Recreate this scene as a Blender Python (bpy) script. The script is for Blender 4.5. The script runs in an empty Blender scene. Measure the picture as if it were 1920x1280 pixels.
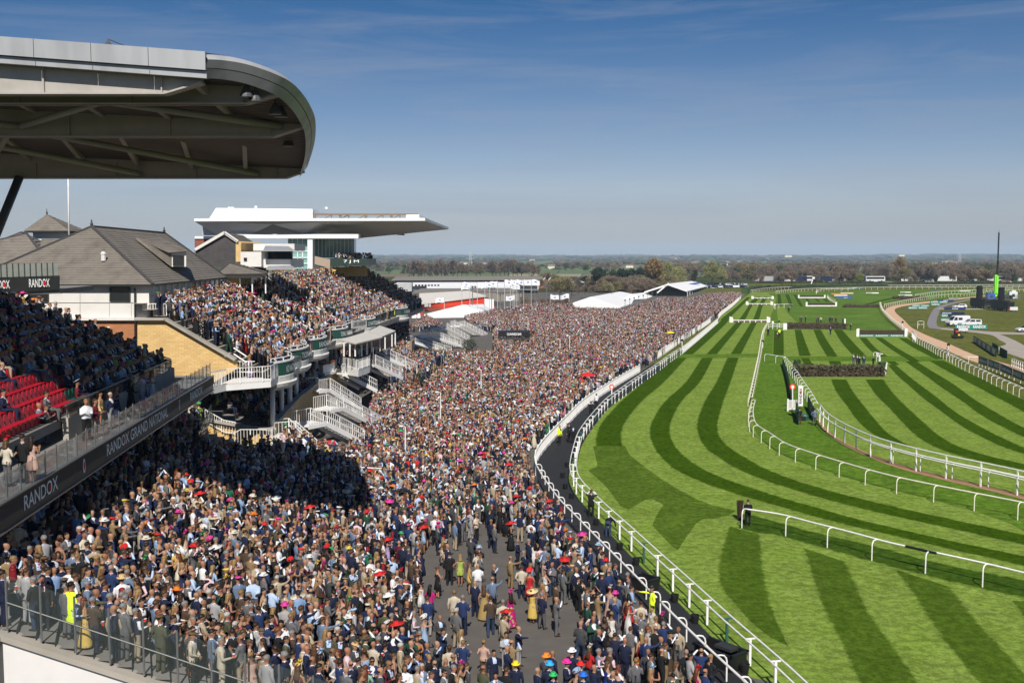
import bpy,bmesh,math,random
import numpy as np
from mathutils import Vector,Matrix,Euler
from mathutils.kdtree import KDTree
rnd = random.Random(7)
R = math.radians
scene = bpy.context.scene
col = scene.collection
# ---------------------------------------------------------------- camera, light, exposure
CAM_H = 17.0
PITCH = math.atan(160 / 1950)
cd = bpy.data.cameras.new('camera'); cam = bpy.data.objects.new('camera',cd); col.objects.link(cam)
cam.location = (0,0,CAM_H); cam.rotation_euler = (R(90) - PITCH,0,0)
cd.sensor_width = 36; cd.lens = 36 * 1950 / 1920; cd.clip_start = 0.5; cd.clip_end = 40000
scene.camera = cam
SUN_EL,SUN_AZ = 43.5,180 - 2.0            # the sun stands behind the camera, a touch to its left
SX = math.cos(R(SUN_EL)) * 0.035; SY = -math.cos(R(SUN_EL)); SZ = math.sin(R(SUN_EL))
sd = bpy.data.lights.new('sun','SUN'); sun = bpy.data.objects.new('sun',sd); col.objects.link(sun)
sd.energy = 4.8; sd.angle = R(0.53); sd.color = (1.0,0.94,0.86)
sun.rotation_euler = Vector((SX,SY,SZ)).to_track_quat('Z','Y').to_euler()
world = bpy.data.worlds.new('World'); scene.world = world; world.use_nodes = True
wn,wl = world.node_tree.nodes,world.node_tree.links
wn.clear()
w_out = wn.new('ShaderNodeOutputWorld'); w_bg = wn.new('ShaderNodeBackground'); w_sky = wn.new('ShaderNodeTexSky')
w_sky.sky_type = 'NISHITA'; w_sky.sun_disc = False; w_sky.sun_elevation = R(SUN_EL); w_sky.sun_rotation = R(SUN_AZ)
w_sky.altitude = 0; w_sky.air_density = 1.0; w_sky.dust_density = 0.3; w_sky.ozone_density = 2.0
w_bg.inputs['Strength'].default_value = 0.074
# thin cirrus streaks mixed into the sky
w_tc = wn.new('ShaderNodeTexCoord'); w_map = wn.new('ShaderNodeMapping'); w_map.inputs['Scale'].default_value = (1.6,1.6,16)
w_map.inputs['Rotation'].default_value = (0,R(4),0)
w_nz = wn.new('ShaderNodeTexNoise'); w_nz.inputs['Scale'].default_value = 2.1; w_nz.inputs['Detail'].default_value = 9; w_nz.inputs['Roughness'].default_value = 0.62; w_nz.inputs['Distortion'].default_value = 0.9
w_rp = wn.new('ShaderNodeValToRGB'); w_rp.color_ramp.elements[0].position = 0.46; w_rp.color_ramp.elements[1].position = 0.86
w_rp.color_ramp.elements[1].color = (0.55,0.55,0.55,1)
w_mx = wn.new('ShaderNodeMix'); w_mx.data_type = 'RGBA'; w_mx.inputs['B'].default_value = (3.6,4.0,5.0,1)
w_hs = wn.new('ShaderNodeHueSaturation'); w_hs.inputs['Saturation'].default_value = 1.0
wl.new(w_tc.outputs['Generated'],w_map.inputs['Vector']); wl.new(w_map.outputs[0],w_nz.inputs['Vector'])
wl.new(w_nz.outputs['Fac'],w_rp.inputs['Fac']); wl.new(w_rp.outputs['Color'],w_mx.inputs['Factor'])
w_sx = wn.new('ShaderNodeSeparateXYZ'); w_gr = wn.new('ShaderNodeValToRGB'); w_ml = wn.new('ShaderNodeMix'); w_ml.data_type = 'RGBA'; w_ml.blend_type = 'MULTIPLY'; w_ml.inputs['Factor'].default_value = 1.0
e_ = w_gr.color_ramp.elements; e_[0].position = 0.0; e_[0].color = (0.50,0.50,0.68,1); e_[1].position = 0.235; e_[1].color = (0.145,0.37,0.60,1); x_ = e_.new(0.066); x_.color = (0.68,0.66,0.79,1); x_ = e_.new(0.14); x_.color = (0.46,0.54,0.70,1)
wl.new(w_tc.outputs['Generated'],w_sx.inputs[0]); wl.new(w_sx.outputs['Z'],w_gr.inputs['Fac']); wl.new(w_gr.outputs['Color'],w_ml.inputs['B']); wl.new(w_sky.outputs[0],w_ml.inputs['A']); wl.new(w_ml.outputs['Result'],w_hs.inputs['Color']); wl.new(w_hs.outputs[0],w_mx.inputs['A']); wl.new(w_mx.outputs['Result'],w_bg.inputs['Color'])
wl.new(w_bg.outputs[0],w_out.inputs['Surface'])
vs = scene.view_settings
vs.view_transform = 'Standard'; vs.look = 'None'; vs.exposure = 0.28; vs.gamma = 1.0; vs.use_curve_mapping = False
try:
 scene.cycles.max_bounces = 6; scene.cycles.diffuse_bounces = 3; scene.cycles.transparent_max_bounces = 12
 scene.cycles.volume_bounces = 0
except Exception: pass
# ---------------------------------------------------------------- pixel -> world helpers (photograph is 1920 x 1280)
_F = 1950.0; _cp,_sp = math.cos(PITCH),math.sin(PITCH)
def ray(px,py):
 u,v = (px - 960) / _F,(640 - py) / _F
 return Vector((u,_cp + v * _sp,-_sp + v * _cp))
def G(px,py,z=0.0):                       # the point of a horizontal plane seen at a pixel
 d = ray(px,py); t = (z - CAM_H) / d.z
 return Vector((d.x * t,d.y * t,z))
def D(px,py,Y):                           # the point of the upright plane at distance Y seen at a pixel
 d = ray(px,py); t = Y / d.y
 return Vector((d.x * t,Y,CAM_H + d.z * t))
def proj(p):
 x,y,z = p[0],p[1],p[2] - CAM_H
 dep = y * _cp - z * _sp; up = y * _sp + z * _cp
 return (960 + _F * x / dep,640 - _F * up / dep,dep)
# ---------------------------------------------------------------- mesh helpers
class MB:
 def __init__(s): s.v = []; s.f = []; s.m = []; s.uv = {}
 def add(s,vs_,fs,m=0):
  o = len(s.v); s.v += [tuple(v) for v in vs_]
  for f in fs: s.f.append(tuple(i + o for i in f)); s.m.append(m)
  return s
 def box(s,c,size,rz=0.0,m=0,M=None):
  hx,hy,hz = size[0] / 2,size[1] / 2,size[2] / 2
  vs_ = [Vector((x,y,z)) for z in (-hz,hz) for y in (-hy,hy) for x in (-hx,hx)]
  if M is None: M = Matrix.Rotation(rz,3,'Z')
  c = Vector(c)
  return s.add([c + M @ v for v in vs_],[(0,2,3,1),(4,5,7,6),(0,1,5,4),(2,6,7,3),(0,4,6,2),(1,3,7,5)],m)
 def beam(s,a,b,w,h,m=0,up=(0,0,1)):  # rectangular bar from a to b
  a,b = Vector(a),Vector(b); d = (b - a); L = d.length
  if L < 1e-6: return s
  d.normalize(); x = d.cross(Vector(up))
  if x.length < 1e-4: x = d.cross(Vector((0,1,0)))
  x.normalize(); z = x.cross(d)
  M = Matrix((x,d,z)).transposed()
  return s.box((a + b) / 2,(w,L,h),M=M,m=m)
 def tube(s,pts,r,n=6,m=0,cap=True):
  pts = [Vector(p) for p in pts]; rs = r if isinstance(r,(list,tuple)) else [r] * len(pts)
  vs_,fs = [],[]
  for i,p in enumerate(pts):
   d = (pts[min(i + 1,len(pts) - 1)] - pts[max(i - 1,0)])
   d = d.normalized() if d.length > 1e-9 else Vector((0,0,1))
   x = d.cross(Vector((0,0,1)))
   if x.length < 1e-3: x = Vector((1,0,0))
   x.normalize(); y = d.cross(x)
   for k in range(n):
    a = 2 * math.pi * k / n; vs_.append(p + x * (math.cos(a) * rs[i]) + y * (math.sin(a) * rs[i]))
  for i in range(len(pts) - 1):
   for k in range(n):
    fs.append((i * n + k,i * n + (k + 1) % n,(i + 1) * n + (k + 1) % n,(i + 1) * n + k))
  if cap: fs.append(tuple(range(n))[::-1]); fs.append(tuple((len(pts) - 1) * n + k for k in range(n)))
  return s.add(vs_,fs,m)
 def prism(s,poly,z0,z1,m=0):        # upright prism over an XY polygon (counter-clockwise)
  n = len(poly); vs_ = [(p[0],p[1],z0) for p in poly] + [(p[0],p[1],z1) for p in poly]
  fs = [tuple(range(n))[::-1],tuple(range(n,2 * n))] + [(i,(i + 1) % n,n + (i + 1) % n,n + i) for i in range(n)]
  return s.add(vs_,fs,m)
 def slab(s,pts,off,m=0):             # any planar polygon given a thickness vector
  n = len(pts); off = Vector(off); vs_ = [Vector(p) for p in pts] + [Vector(p) + off for p in pts]
  fs = [tuple(range(n))[::-1],tuple(range(n,2 * n))] + [(i,(i + 1) % n,n + (i + 1) % n,n + i) for i in range(n)]
  return s.add(vs_,fs,m)
 def quad(s,*p,m=0): return s.add(p,[tuple(range(len(p)))],m)
 def strip(s,A,B,m=0):                # ribbon between two polylines with the same count
  n = len(A); return s.add(list(A) + list(B),[(i,i + 1,n + i + 1,n + i) for i in range(n - 1)],m)
 def lathe(s,prof,c=(0,0,0),n=12,m=0):
  vs_,fs = [],[]
  for r_,z in prof:
   for k in range(n):
    a = 2 * math.pi * k / n; vs_.append((c[0] + r_ * math.cos(a),c[1] + r_ * math.sin(a),c[2] + z))
  for i in range(len(prof) - 1):
   for k in range(n): fs.append((i * n + k,i * n + (k + 1) % n,(i + 1) * n + (k + 1) % n,(i + 1) * n + k))
  fs.append(tuple(range(n))[::-1]); fs.append(tuple((len(prof) - 1) * n + k for k in range(n)))
  return s.add(vs_,fs,m)
 def mesh(s,name,mats,smooth=False):
  me = bpy.data.meshes.new(name); me.from_pydata(s.v,[],s.f)
  for mt in (mats if isinstance(mats,(list,tuple)) else [mats]): me.materials.append(mt)
  if any(s.m): me.polygons.foreach_set('material_index',s.m)
  if smooth: me.polygons.foreach_set('use_smooth',[True] * len(me.polygons))
  me.update(); return me
def link(name,data,parent=None,loc=None,rz=0.0):
 o = bpy.data.objects.new(name,data); col.objects.link(o)
 if parent is not None: o.parent = parent
 if loc is not None: o.location = loc
 if rz: o.rotation_euler = (0,0,rz)
 return o
def obj(name,mb,mats,parent=None,smooth=False,loc=None,rz=0.0,**props):
 o = link(name,mb.mesh(name,mats,smooth),parent,loc,rz)
 for k,v in props.items(): o[k] = v
 return o
def thing(name,label,cat,loc=(0,0,0),rz=0.0,group=None):
 o = link(name,None,None,loc,rz); o.empty_display_size = 0.3; o['label'] = label; o['category'] = cat
 if group: o['group'] = group
 return o
def tag(o,label,cat,group=None):
 o['label'] = label; o['category'] = cat
 if group: o['group'] = group
 return o
def struct(name,mb,mats,smooth=False): return obj(name,mb,mats,None,smooth,kind='structure')
# ---------------------------------------------------------------- materials
def new_mat(name):
 m = bpy.data.materials.new(name); m.use_nodes = True; n = m.node_tree.nodes; l = m.node_tree.links
 return m,n,l,n['Principled BSDF']
def mat(name,rgb,rough=0.6,metal=0.0,var=0.12,scale=3.0,bump=0.0,bscale=30.0,spec=0.4,stretch=None,dirt=0.0):
 m,n,l,b = new_mat(name)
 b.inputs['Roughness'].default_value = rough; b.inputs['Metallic'].default_value = metal
 b.inputs['Specular IOR Level'].default_value = spec
 g = n.new('ShaderNodeNewGeometry'); src = g.outputs['Position']
 if stretch:
  mp = n.new('ShaderNodeMapping'); mp.inputs['Scale'].default_value = stretch; l.new(src,mp.inputs['Vector']); src = mp.outputs[0]
 nz = n.new('ShaderNodeTexNoise'); nz.inputs['Scale'].default_value = scale; nz.inputs['Detail'].default_value = 5; l.new(src,nz.inputs['Vector'])
 mx = n.new('ShaderNodeMix'); mx.data_type = 'RGBA'
 mx.inputs['A'].default_value = tuple(c * (1 - var) for c in rgb) + (1,); mx.inputs['B'].default_value = tuple(min(1,c * (1 + var)) for c in rgb) + (1,)
 l.new(nz.outputs['Fac'],mx.inputs['Factor']); out = mx.outputs['Result']
 if dirt:
  n2 = n.new('ShaderNodeTexNoise'); n2.inputs['Scale'].default_value = scale * 0.37; n2.inputs['Detail'].default_value = 8; l.new(src,n2.inputs['Vector'])
  rp = n.new('ShaderNodeValToRGB'); rp.color_ramp.elements[0].position = 0.48; rp.color_ramp.elements[1].position = 0.75; l.new(n2.outputs['Fac'],rp.inputs['Fac'])
  ml = n.new('ShaderNodeMath'); ml.operation = 'MULTIPLY'; ml.inputs[1].default_value = dirt; l.new(rp.outputs['Color'],ml.inputs[0])
  m2 = n.new('ShaderNodeMix'); m2.data_type = 'RGBA'; m2.inputs['B'].default_value = tuple(c * 0.45 for c in rgb) + (1,)
  l.new(ml.outputs[0],m2.inputs['Factor']); l.new(out,m2.inputs['A']); out = m2.outputs['Result']
 l.new(out,b.inputs['Base Color'])
 if bump:
  nb = n.new('ShaderNodeTexNoise'); nb.inputs['Scale'].default_value = bscale; nb.inputs['Detail'].default_value = 4; l.new(src,nb.inputs['Vector'])
  bp = n.new('ShaderNodeBump'); bp.inputs['Strength'].default_value = bump; bp.inputs['Distance'].default_value = 0.02; l.new(nb.outputs['Fac'],bp.inputs['Height']); l.new(bp.outputs[0],b.inputs['Normal'])
 return m
def glass_mat(name,tint,alpha=0.25,rough=0.05):
 m,n,l,b = new_mat(name)
 b.inputs['Base Color'].default_value = tint + (1,); b.inputs['Roughness'].default_value = rough; b.inputs['Alpha'].default_value = alpha
 return m
def grass_mat(name,c0,c1,c2,fine=9.0,streak=None,bump=0.35,edge=False,worn=0.0,base=None):
 """mown turf: clumps at three scales; an 'edge' strip breaks up raggedly along its sides (u of its UV map)"""
 m,n,l,b = new_mat(name)
 b.inputs['Roughness'].default_value = 0.9; b.inputs['Specular IOR Level'].default_value = 0.0
 g = n.new('ShaderNodeNewGeometry'); src = g.outputs['Position']
 def noise(sc,det,vec=src,rough=0.6):
  q = n.new('ShaderNodeTexNoise'); q.inputs['Scale'].default_value = sc; q.inputs['Detail'].default_value = det; q.inputs['Roughness'].default_value = rough; l.new(vec,q.inputs['Vector']); return q.outputs['Fac']
 def mix(f,a,bb,blend='MIX'):
  q = n.new('ShaderNodeMix'); q.data_type = 'RGBA'; q.blend_type = blend
  for k,x in (('Factor',f),('A',a),('B',bb)):
   if isinstance(x,bpy.types.NodeSocket): l.new(x,q.inputs[k])
   elif k == 'Factor': q.inputs[k].default_value = x
   else: q.inputs[k].default_value = tuple(x) + (1,)
  return q.outputs['Result']
 def ramp(f,a,bb):
  q = n.new('ShaderNodeValToRGB'); q.color_ramp.elements[0].position = a; q.color_ramp.elements[1].position = bb; l.new(f,q.inputs['Fac']); return q.outputs['Color']
 if edge:
  uv = n.new('ShaderNodeUVMap'); sx = n.new('ShaderNodeSeparateXYZ'); l.new(uv.outputs[0],sx.inputs[0])
  pp = n.new('ShaderNodeMath'); pp.operation = 'PINGPONG'; pp.inputs[1].default_value = 0.5; l.new(sx.outputs['X'],pp.inputs[0])
  ad = n.new('ShaderNodeMath'); ad.operation = 'MULTIPLY_ADD'; ad.inputs[1].default_value = 0.30; ad.inputs[2].default_value = -0.125; l.new(noise(1.9,8,src,0.75),ad.inputs[0])
  sb = n.new('ShaderNodeMath'); sb.operation = 'SUBTRACT'; l.new(pp.outputs[0],sb.inputs[0]); l.new(ad.outputs[0],sb.inputs[1])
  mr = n.new('ShaderNodeMapRange'); mr.inputs['From Min'].default_value = 0.0; mr.inputs['From Max'].default_value = 0.075; l.new(sb.outputs[0],mr.inputs['Value'])
  c0,c1,c2 = [mix(mr.outputs[0],base[k],q) for k,q in enumerate((c0,c1,c2))]
 mp = n.new('ShaderNodeMapping'); mp.inputs['Scale'].default_value = streak or (1.0,1.0,1.0); l.new(src,mp.inputs['Vector'])
 c = mix(ramp(noise(fine * 0.06,6),0.3,0.72),c0,c1)
 c = mix(ramp(noise(fine * 0.42,6,mp.outputs[0]),0.42,0.72),c,c2)
 fine_n = noise(fine * 1.5,4,mp.outputs[0],0.7)
 dk = ramp(fine_n,0.30,0.62)
 c = mix(0.3,c,mix(1.0,c,dk,'MULTIPLY')); f1 = ramp(noise(fine * 0.3,5,mp.outputs[0],0.78),0.42,0.60); c = mix(0.42,c,mix(1.0,c,f1,'MULTIPLY')); f2 = ramp(noise(fine * 0.045,7,src,0.7),0.36,0.64); c = mix(0.25,c,mix(1.0,c,f2,'MULTIPLY'))
 if worn:
  w = n.new('ShaderNodeMath'); w.operation = 'MULTIPLY'; w.inputs[1].default_value = worn; l.new(ramp(noise(0.35,7),0.62,0.8),w.inputs[0])
  c = mix(w.outputs[0],c,(0.13,0.105,0.05))
 l.new(c,b.inputs['Base Color'])
 bp = n.new('ShaderNodeBump'); bp.inputs['Strength'].default_value = bump; bp.inputs['Distance'].default_value = 0.05
 l.new(fine_n,bp.inputs['Height']); l.new(bp.outputs[0],b.inputs['Normal'])
 return m
WHITE = mat('white_paint',(0.78,0.77,0.74),0.45,var=0.07,dirt=0.28)
CREAM = mat('cream_plastic',(0.74,0.70,0.58),0.5,var=0.06,dirt=0.2)
GREENP = mat('green_paint',(0.03,0.10,0.075),0.5)
BLACK = mat('black_plastic',(0.012,0.012,0.013),0.45)
STEEL = mat('steel',(0.30,0.31,0.31),0.35,0.7)
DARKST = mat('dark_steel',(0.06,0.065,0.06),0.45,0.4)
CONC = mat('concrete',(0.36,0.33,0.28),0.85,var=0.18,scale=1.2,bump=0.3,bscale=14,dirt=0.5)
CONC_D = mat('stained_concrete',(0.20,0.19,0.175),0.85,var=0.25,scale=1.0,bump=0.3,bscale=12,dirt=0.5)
RED = mat('red_paint',(0.60,0.02,0.02),0.45,var=0.06)
# ---------------------------------------------------------------- ground, tracks, turf
def smooth_path(pts,n=6):
 """Catmull-Rom through points"""
 P = [Vector(p) for p in pts]; out = []
 for i in range(len(P) - 1):
  p0 = P[max(i - 1,0)]; p1 = P[i]; p2 = P[i + 1]; p3 = P[min(i + 2,len(P) - 1)]
  for k in range(n):
   t = k / n
   out.append(0.5 * ((2 * p1) + (p2 - p0) * t + (2 * p0 - 5 * p1 + 4 * p2 - p3) * t * t + (3 * p1 - p0 - 3 * p2 + p3) * t ** 3))
 out.append(P[-1]); return out
def resample(P,n):
 d = [0.0]
 for a,b in zip(P,P[1:]): d.append(d[-1] + (b - a).length)
 out = []; j = 0
 for i in range(n):
  s = d[-1] * i / (n - 1)
  while j < len(d) - 2 and d[j + 1] < s: j += 1
  t = (s - d[j]) / max(d[j + 1] - d[j],1e-9); out.append(P[j].lerp(P[j + 1],min(max(t,0),1)))
 return out
def gp(pts,z=0.0,n=6): return smooth_path([G(x,y,z) for x,y in pts],n)
def ribbon(name,L,Rr,m,z,n=80,uv=True):
 A = resample(gp(L),n); B = resample(gp(Rr),n)
 for p in A + B: p.z = z
 mb = MB(); mb.strip(A,B); me = mb.mesh(name,m)
 if me.polygons[0].normal.z < 0: me.flip_normals()
 if uv:
  u = me.uv_layers.new(name='UVMap');
  for lp in me.loops: u.data[lp.index].uv = (0.0 if lp.vertex_index < n else 1.0,(lp.vertex_index % n) / n)
 o = link(name,me); o['kind'] = 'structure'; return o
def sheet(name,pts,m,z):
 mb = MB(); P = [(p[0],p[1],z) for p in pts]; mb.quad(*P); me = mb.mesh(name,m)
 if me.polygons[0].normal.z < 0: me.flip_normals()
 o = link(name,me); o['kind'] = 'structure'; return o
LIGHT = ((0.245,0.370,0.050),(0.330,0.450,0.095),(0.210,0.330,0.055))
DARK = ((0.038,0.100,0.002),(0.066,0.140,0.004),(0.082,0.140,0.012))
g_turf = grass_mat('mown_turf',*LIGHT,fine=7.0)
g_dark = grass_mat('mown_turf_dark',*DARK,fine=7.0,edge=True,base=LIGHT,worn=0.12)
g_mid = grass_mat('rough_turf',(0.105,0.225,0.014),(0.165,0.300,0.032),(0.17,0.28,0.045),fine=5.0)
MED = tuple(tuple(d * 0.80 + l * 0.20 for d,l in zip(a,b)) for a,b in zip(DARK,LIGHT))
g_darkp = grass_mat('worn_turf_dark',*[tuple(d * 0.72 + l * 0.28 for d,l in zip(a,b)) for a,b in zip(DARK,LIGHT)],fine=7.0,worn=0.15); g_med = grass_mat('mown_turf_medium',*MED,fine=7.0,edge=True,base=LIGHT,worn=0.2)
g_far = grass_mat('far_turf',(0.125,0.235,0.030),(0.19,0.31,0.055),(0.14,0.25,0.04),fine=1.4,bump=0.1,streak=(0.3,1.6,1))
g_infield = grass_mat('infield_grass',(0.165,0.180,0.042),(0.225,0.230,0.065),(0.135,0.160,0.038),fine=2.2,worn=0.5)
g_field = grass_mat('field_grass',(0.07,0.09,0.03),(0.13,0.13,0.06),(0.055,0.09,0.03),fine=0.25,bump=0.0)
m_tarmac = mat('tarmac',(0.105,0.095,0.085),0.9,var=0.22,scale=1.6,bump=0.25,bscale=60,dirt=0.3)
m_rubber = mat('black_rubber_path',(0.015,0.0155,0.017),0.85,var=0.15,scale=0.9,bump=0.2,bscale=40)
m_sand = mat('sand_track',(0.56,0.36,0.225),0.95,var=0.13,scale=0.5,bump=0.4,bscale=6,dirt=0.1)
m_road = mat('grey_road',(0.20,0.19,0.19),0.9,var=0.12,scale=0.4,dirt=0.2)
m_gravel = mat('pale_gravel',(0.34,0.30,0.255),0.95,var=0.16,scale=0.6,dirt=0.25)
m_dirt = mat('bare_earth',(0.30,0.17,0.09),0.95,var=0.3,scale=1.5,bump=0.5,bscale=9)
gm = MB(); gm.quad((-16000,-300,-0.02),(16000,-300,-0.02),(16000,22000,-0.02),(-16000,22000,-0.02)); struct('ground',gm,g_field)
# the racecourse grass, then the courses laid on it
sheet('racecourse_grass',[(-60,20),(140,20),(420,330),(520,640),(60,660),(60,480),(-20,240)],g_infield,-0.008)
TURF_L = [(1455,1330),(1400,1262),(1340,1200),(1255,1112),(1190,1050),(1130,985),(1088,940),(1068,905),(1066,885),(1078,860),(1090,836),(1110,805),(1140,767),(1180,735),(1220,707),(1277,665),(1305,638),(1328,618),(1347,604),(1352,593),(1373,577),(1388,563),(1400,555),(1410,548)]
TURF_R = [(2010,1330),(2010,1230),(2010,1120),(2000,1085),(1960,1040),(1906,985),(1780,945),(1625,906),(1519,873),(1456,846),(1420,815),(1410,780),(1411,755),(1419,720),(1424,690),(1428,670),(1432,645),(1436,630),(1440,615),(1443,603),(1446,590),(1452,575),(1455,562),(1462,547)]
ribbon('course_turf',TURF_L,TURF_R,g_turf,0.0,160)
MID_L = [(2010,1090),(1960,1040),(1906,985),(1780,945),(1625,906),(1519,873),(1456,846),(1420,815),(1410,780),(1411,755),(1419,720),(1424,690),(1428,670),(1432,645),(1436,630),(1440,615),(1443,603),(1452,575)]
MID_R = [(2010,960),(1960,944),(1881,922),(1780,899),(1696,877),(1635,857),(1581,830),(1549,807),(1536,788),(1524,760),(1508,735),(1497,712),(1488,695),(1473,682),(1462,660),(1460,640),(1460,615),(1456,575)]
ribbon('verge_grass',MID_L,MID_R,g_mid,0.004,120)
B_L = MID_R
B_R = [(2010,800),(1960,770),(1917,746),(1865,720),(1814,695),(1767,669),(1740,653),(1717,641),(1698,628),(1680,612),(1663,597),(1652,582),(1648,568),(1600,552),(1560,548),(1520,546),(1500,546),(1480,546)]
g_courseb = g_turf
ribbon('steeplechase_turf',B_L,B_R,g_turf,0.0,120)
ribbon('unmown_turf',[(1502,617),(1490,600),(1478,588),(1470,575)],[(1690,621),(1672,605),(1655,590),(1648,576)],g_far,0.004,20)
ribbon('far_turf',[(1470,575),(1600,575),(1700,568),(1800,557),(1900,552)],[(1440,549),(1600,544),(1700,543),(1800,543),(1910,543)],g_far,0.002,20)
S = 0.008
_dz = [0]
def dark(L,Rr,n=60,m=None):
 _dz[0] += 1; return ribbon('mown_stripe',L,Rr,m or g_dark,S + 0.0006 * (_dz[0] % 7),n)
# home course: b1..b6 are the mowing lines counted from the outer rail
b1 = [(1400,557),(1380,575),(1352,597),(1347,605),(1263,672),(1206,715),(1162,752),(1127,790),(1115,815),(1113,840),(1120,862),(1108,880)]
b2 = [(1408,557),(1390,575),(1370,595),(1362,607),(1302,663),(1288,672),(1249,715),(1206,752),(1176,790),(1167,815),(1172,840),(1180,852),(1211,878),(1275,920),(1335,947),(1380,955)]
b2L = [(1108,880),(1135,912),(1160,947),(1178,955),(1210,937),(1245,945),(1300,955),(1340,972),(1375,978)]
b3 = [(1420,556),(1409,563),(1402,575),(1388,595),(1377,607),(1324,663),(1314,672),(1285,715),(1245,752),(1220,790),(1216,815),(1224,840),(1233,852),(1258,877),(1310,903),(1370,924),(1432,942),(1495,960),(1557,977),(1620,992),(1670,1003),(1780,1030),(1920,1061),(2010,1082)]
b4 = [(1427,556),(1421,563),(1410,575),(1400,595),(1391,607),(1346,663),(1338,672),(1315,715),(1280,752),(1261,790),(1259,815),(1271,840),(1283,852),(1317,877),(1370,900),(1429,919),(1479,936),(1542,953),(1604,971),(1670,987),(1780,1012),(1920,1041),(2010,1061)]
b5 = [(1433,556),(1427,563),(1421,575),(1413,595),(1406,607),(1369,663),(1362,672),(1342,715),(1319,752),(1305,790),(1307,815),(1320,840),(1337,852),(1375,877),(1430,900),(1495,921),(1573,944),(1670,967),(1780,991),(1920,1022),(2010,1042)]
b6 = [(1440,556),(1436,563),(1430,575),(1425,595),(1419,607),(1391,663),(1386,672),(1372,715),(1359,752),(1349,790),(1350,815),(1372,840),(1392,852),(1437,878),(1500,902),(1564,921),(1670,947),(1780,971),(1920,1001),(2010,1020)]
dark(b1[:9] + [(1113,838)],b2[:10] + [(1172,838)],90); dark(b3,b4,120); dark(b5,b6,120)
sheet('mown_stripe',[tuple(G(x,y))[:2] for x,y in ((1112,836),(1172,836),(1180,852),(1211,877),(1243,900),(1275,919),(1305,935),(1335,947),(1380,957),(1366,966),(1340,972),(1320,972),(1306,980),(1286,1008),(1271,1031),(1258,1022),(1240,1003),(1223,985),(1231,966),(1244,946),(1224,935),(1209,937),(1190,949),(1178,955),(1163,948),(1150,930),(1135,910),(1116,893),(1103,882),(1120,874),(1117,856))],g_darkp,S + 0.003)
dark([(1364,985),(1352,1020),(1344,1050),(1342,1087),(1362,1118),(1400,1160),(1437,1190),(1475,1210)],[(1427,1002),(1433,1040),(1438,1080),(1446,1118),(1455,1150),(1465,1178),(1472,1195),(1478,1212)],40,g_med)
dark([(1502,1025),(1515,1068),(1532,1122),(1550,1160),(1578,1218),(1605,1280),(1630,1330)],[(1590,1055),(1607,1090),(1630,1140),(1660,1185),(1690,1225),(1722,1270),(1765,1330)],40,g_med)
dark([(1672,1065),(1705,1110),(1735,1157),(1772,1210),(1825,1275),(1870,1330)],[(1787,1102),(1815,1137),(1850,1180),(1885,1215),(1920,1255),(1990,1330)],40,g_med)
dark([(1890,1125),(1920,1160),(1960,1205),(2010,1260)],[(1985,1130),(2010,1160),(2010,1165),(2012,1170)],20,g_med)
# the band of shade under the single near rail, painted as darker turf
ribbon('rail_shade_band',[(1390,962),(1412,964),(1464,979),(1526,996),(1589,1010),(1670,1029),(1757,1053),(1920,1085),(2010,1105)],[(1385,992),(1420,1000),(1464,1006),(1526,1024),(1592,1042),(1669,1064),(1764,1087),(1849,1107),(2010,1140)],grass_mat('rail_shade_turf',(0.04,0.10,0.006),(0.075,0.15,0.012),(0.09,0.16,0.025),fine=6.0,edge=True,base=LIGHT),0.012,60)
# steeplechase course, near side and far side of the big fence
def z4(*p): return [(1440 + x / 4,640 + y / 4) for x,y in p]
dark(z4((465,285),(500,370),(580,480),(650,580),(720,650),(800,705),(880,742)),z4((595,285),(650,380),(720,470),(800,570),(900,680),(1000,745),(1075,782)))
dark(z4((720,285),(800,400),(900,500),(1000,610),(1080,690),(1180,760),(1300,815),(1450,865),(1600,900),(1920,965),(2250,1030)),z4((875,285),(950,390),(1060,500),(1160,590),(1250,670),(1340,735),(1450,790),(1600,838),(1750,878),(1920,915),(2250,985)),80)
dark(z4((895,175),(960,250),(1050,330),(1150,420),(1300,530),(1450,640),(1600,720),(1750,790),(1920,845),(2250,940)),z4((960,175),(1100,290),(1250,400),(1400,520),(1550,610),(1700,690),(1850,760),(1920,790),(2250,890)),80)
dark(z4((1020,150),(1150,240),(1300,350),(1450,450),(1600,560),(1750,640),(1920,720),(2250,830)),z4((1120,150),(1250,230),(1400,320),(1550,430),(1700,520),(1920,640),(2250,760)),80)
dark(z4((1200,145),(1350,230),(1500,310),(1650,390),(1800,470),(1920,535),(2250,700)),z4((1330,145),(1430,195),(1560,255),(1700,325),(1840,395),(1920,432),(2250,600)),80)
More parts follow.
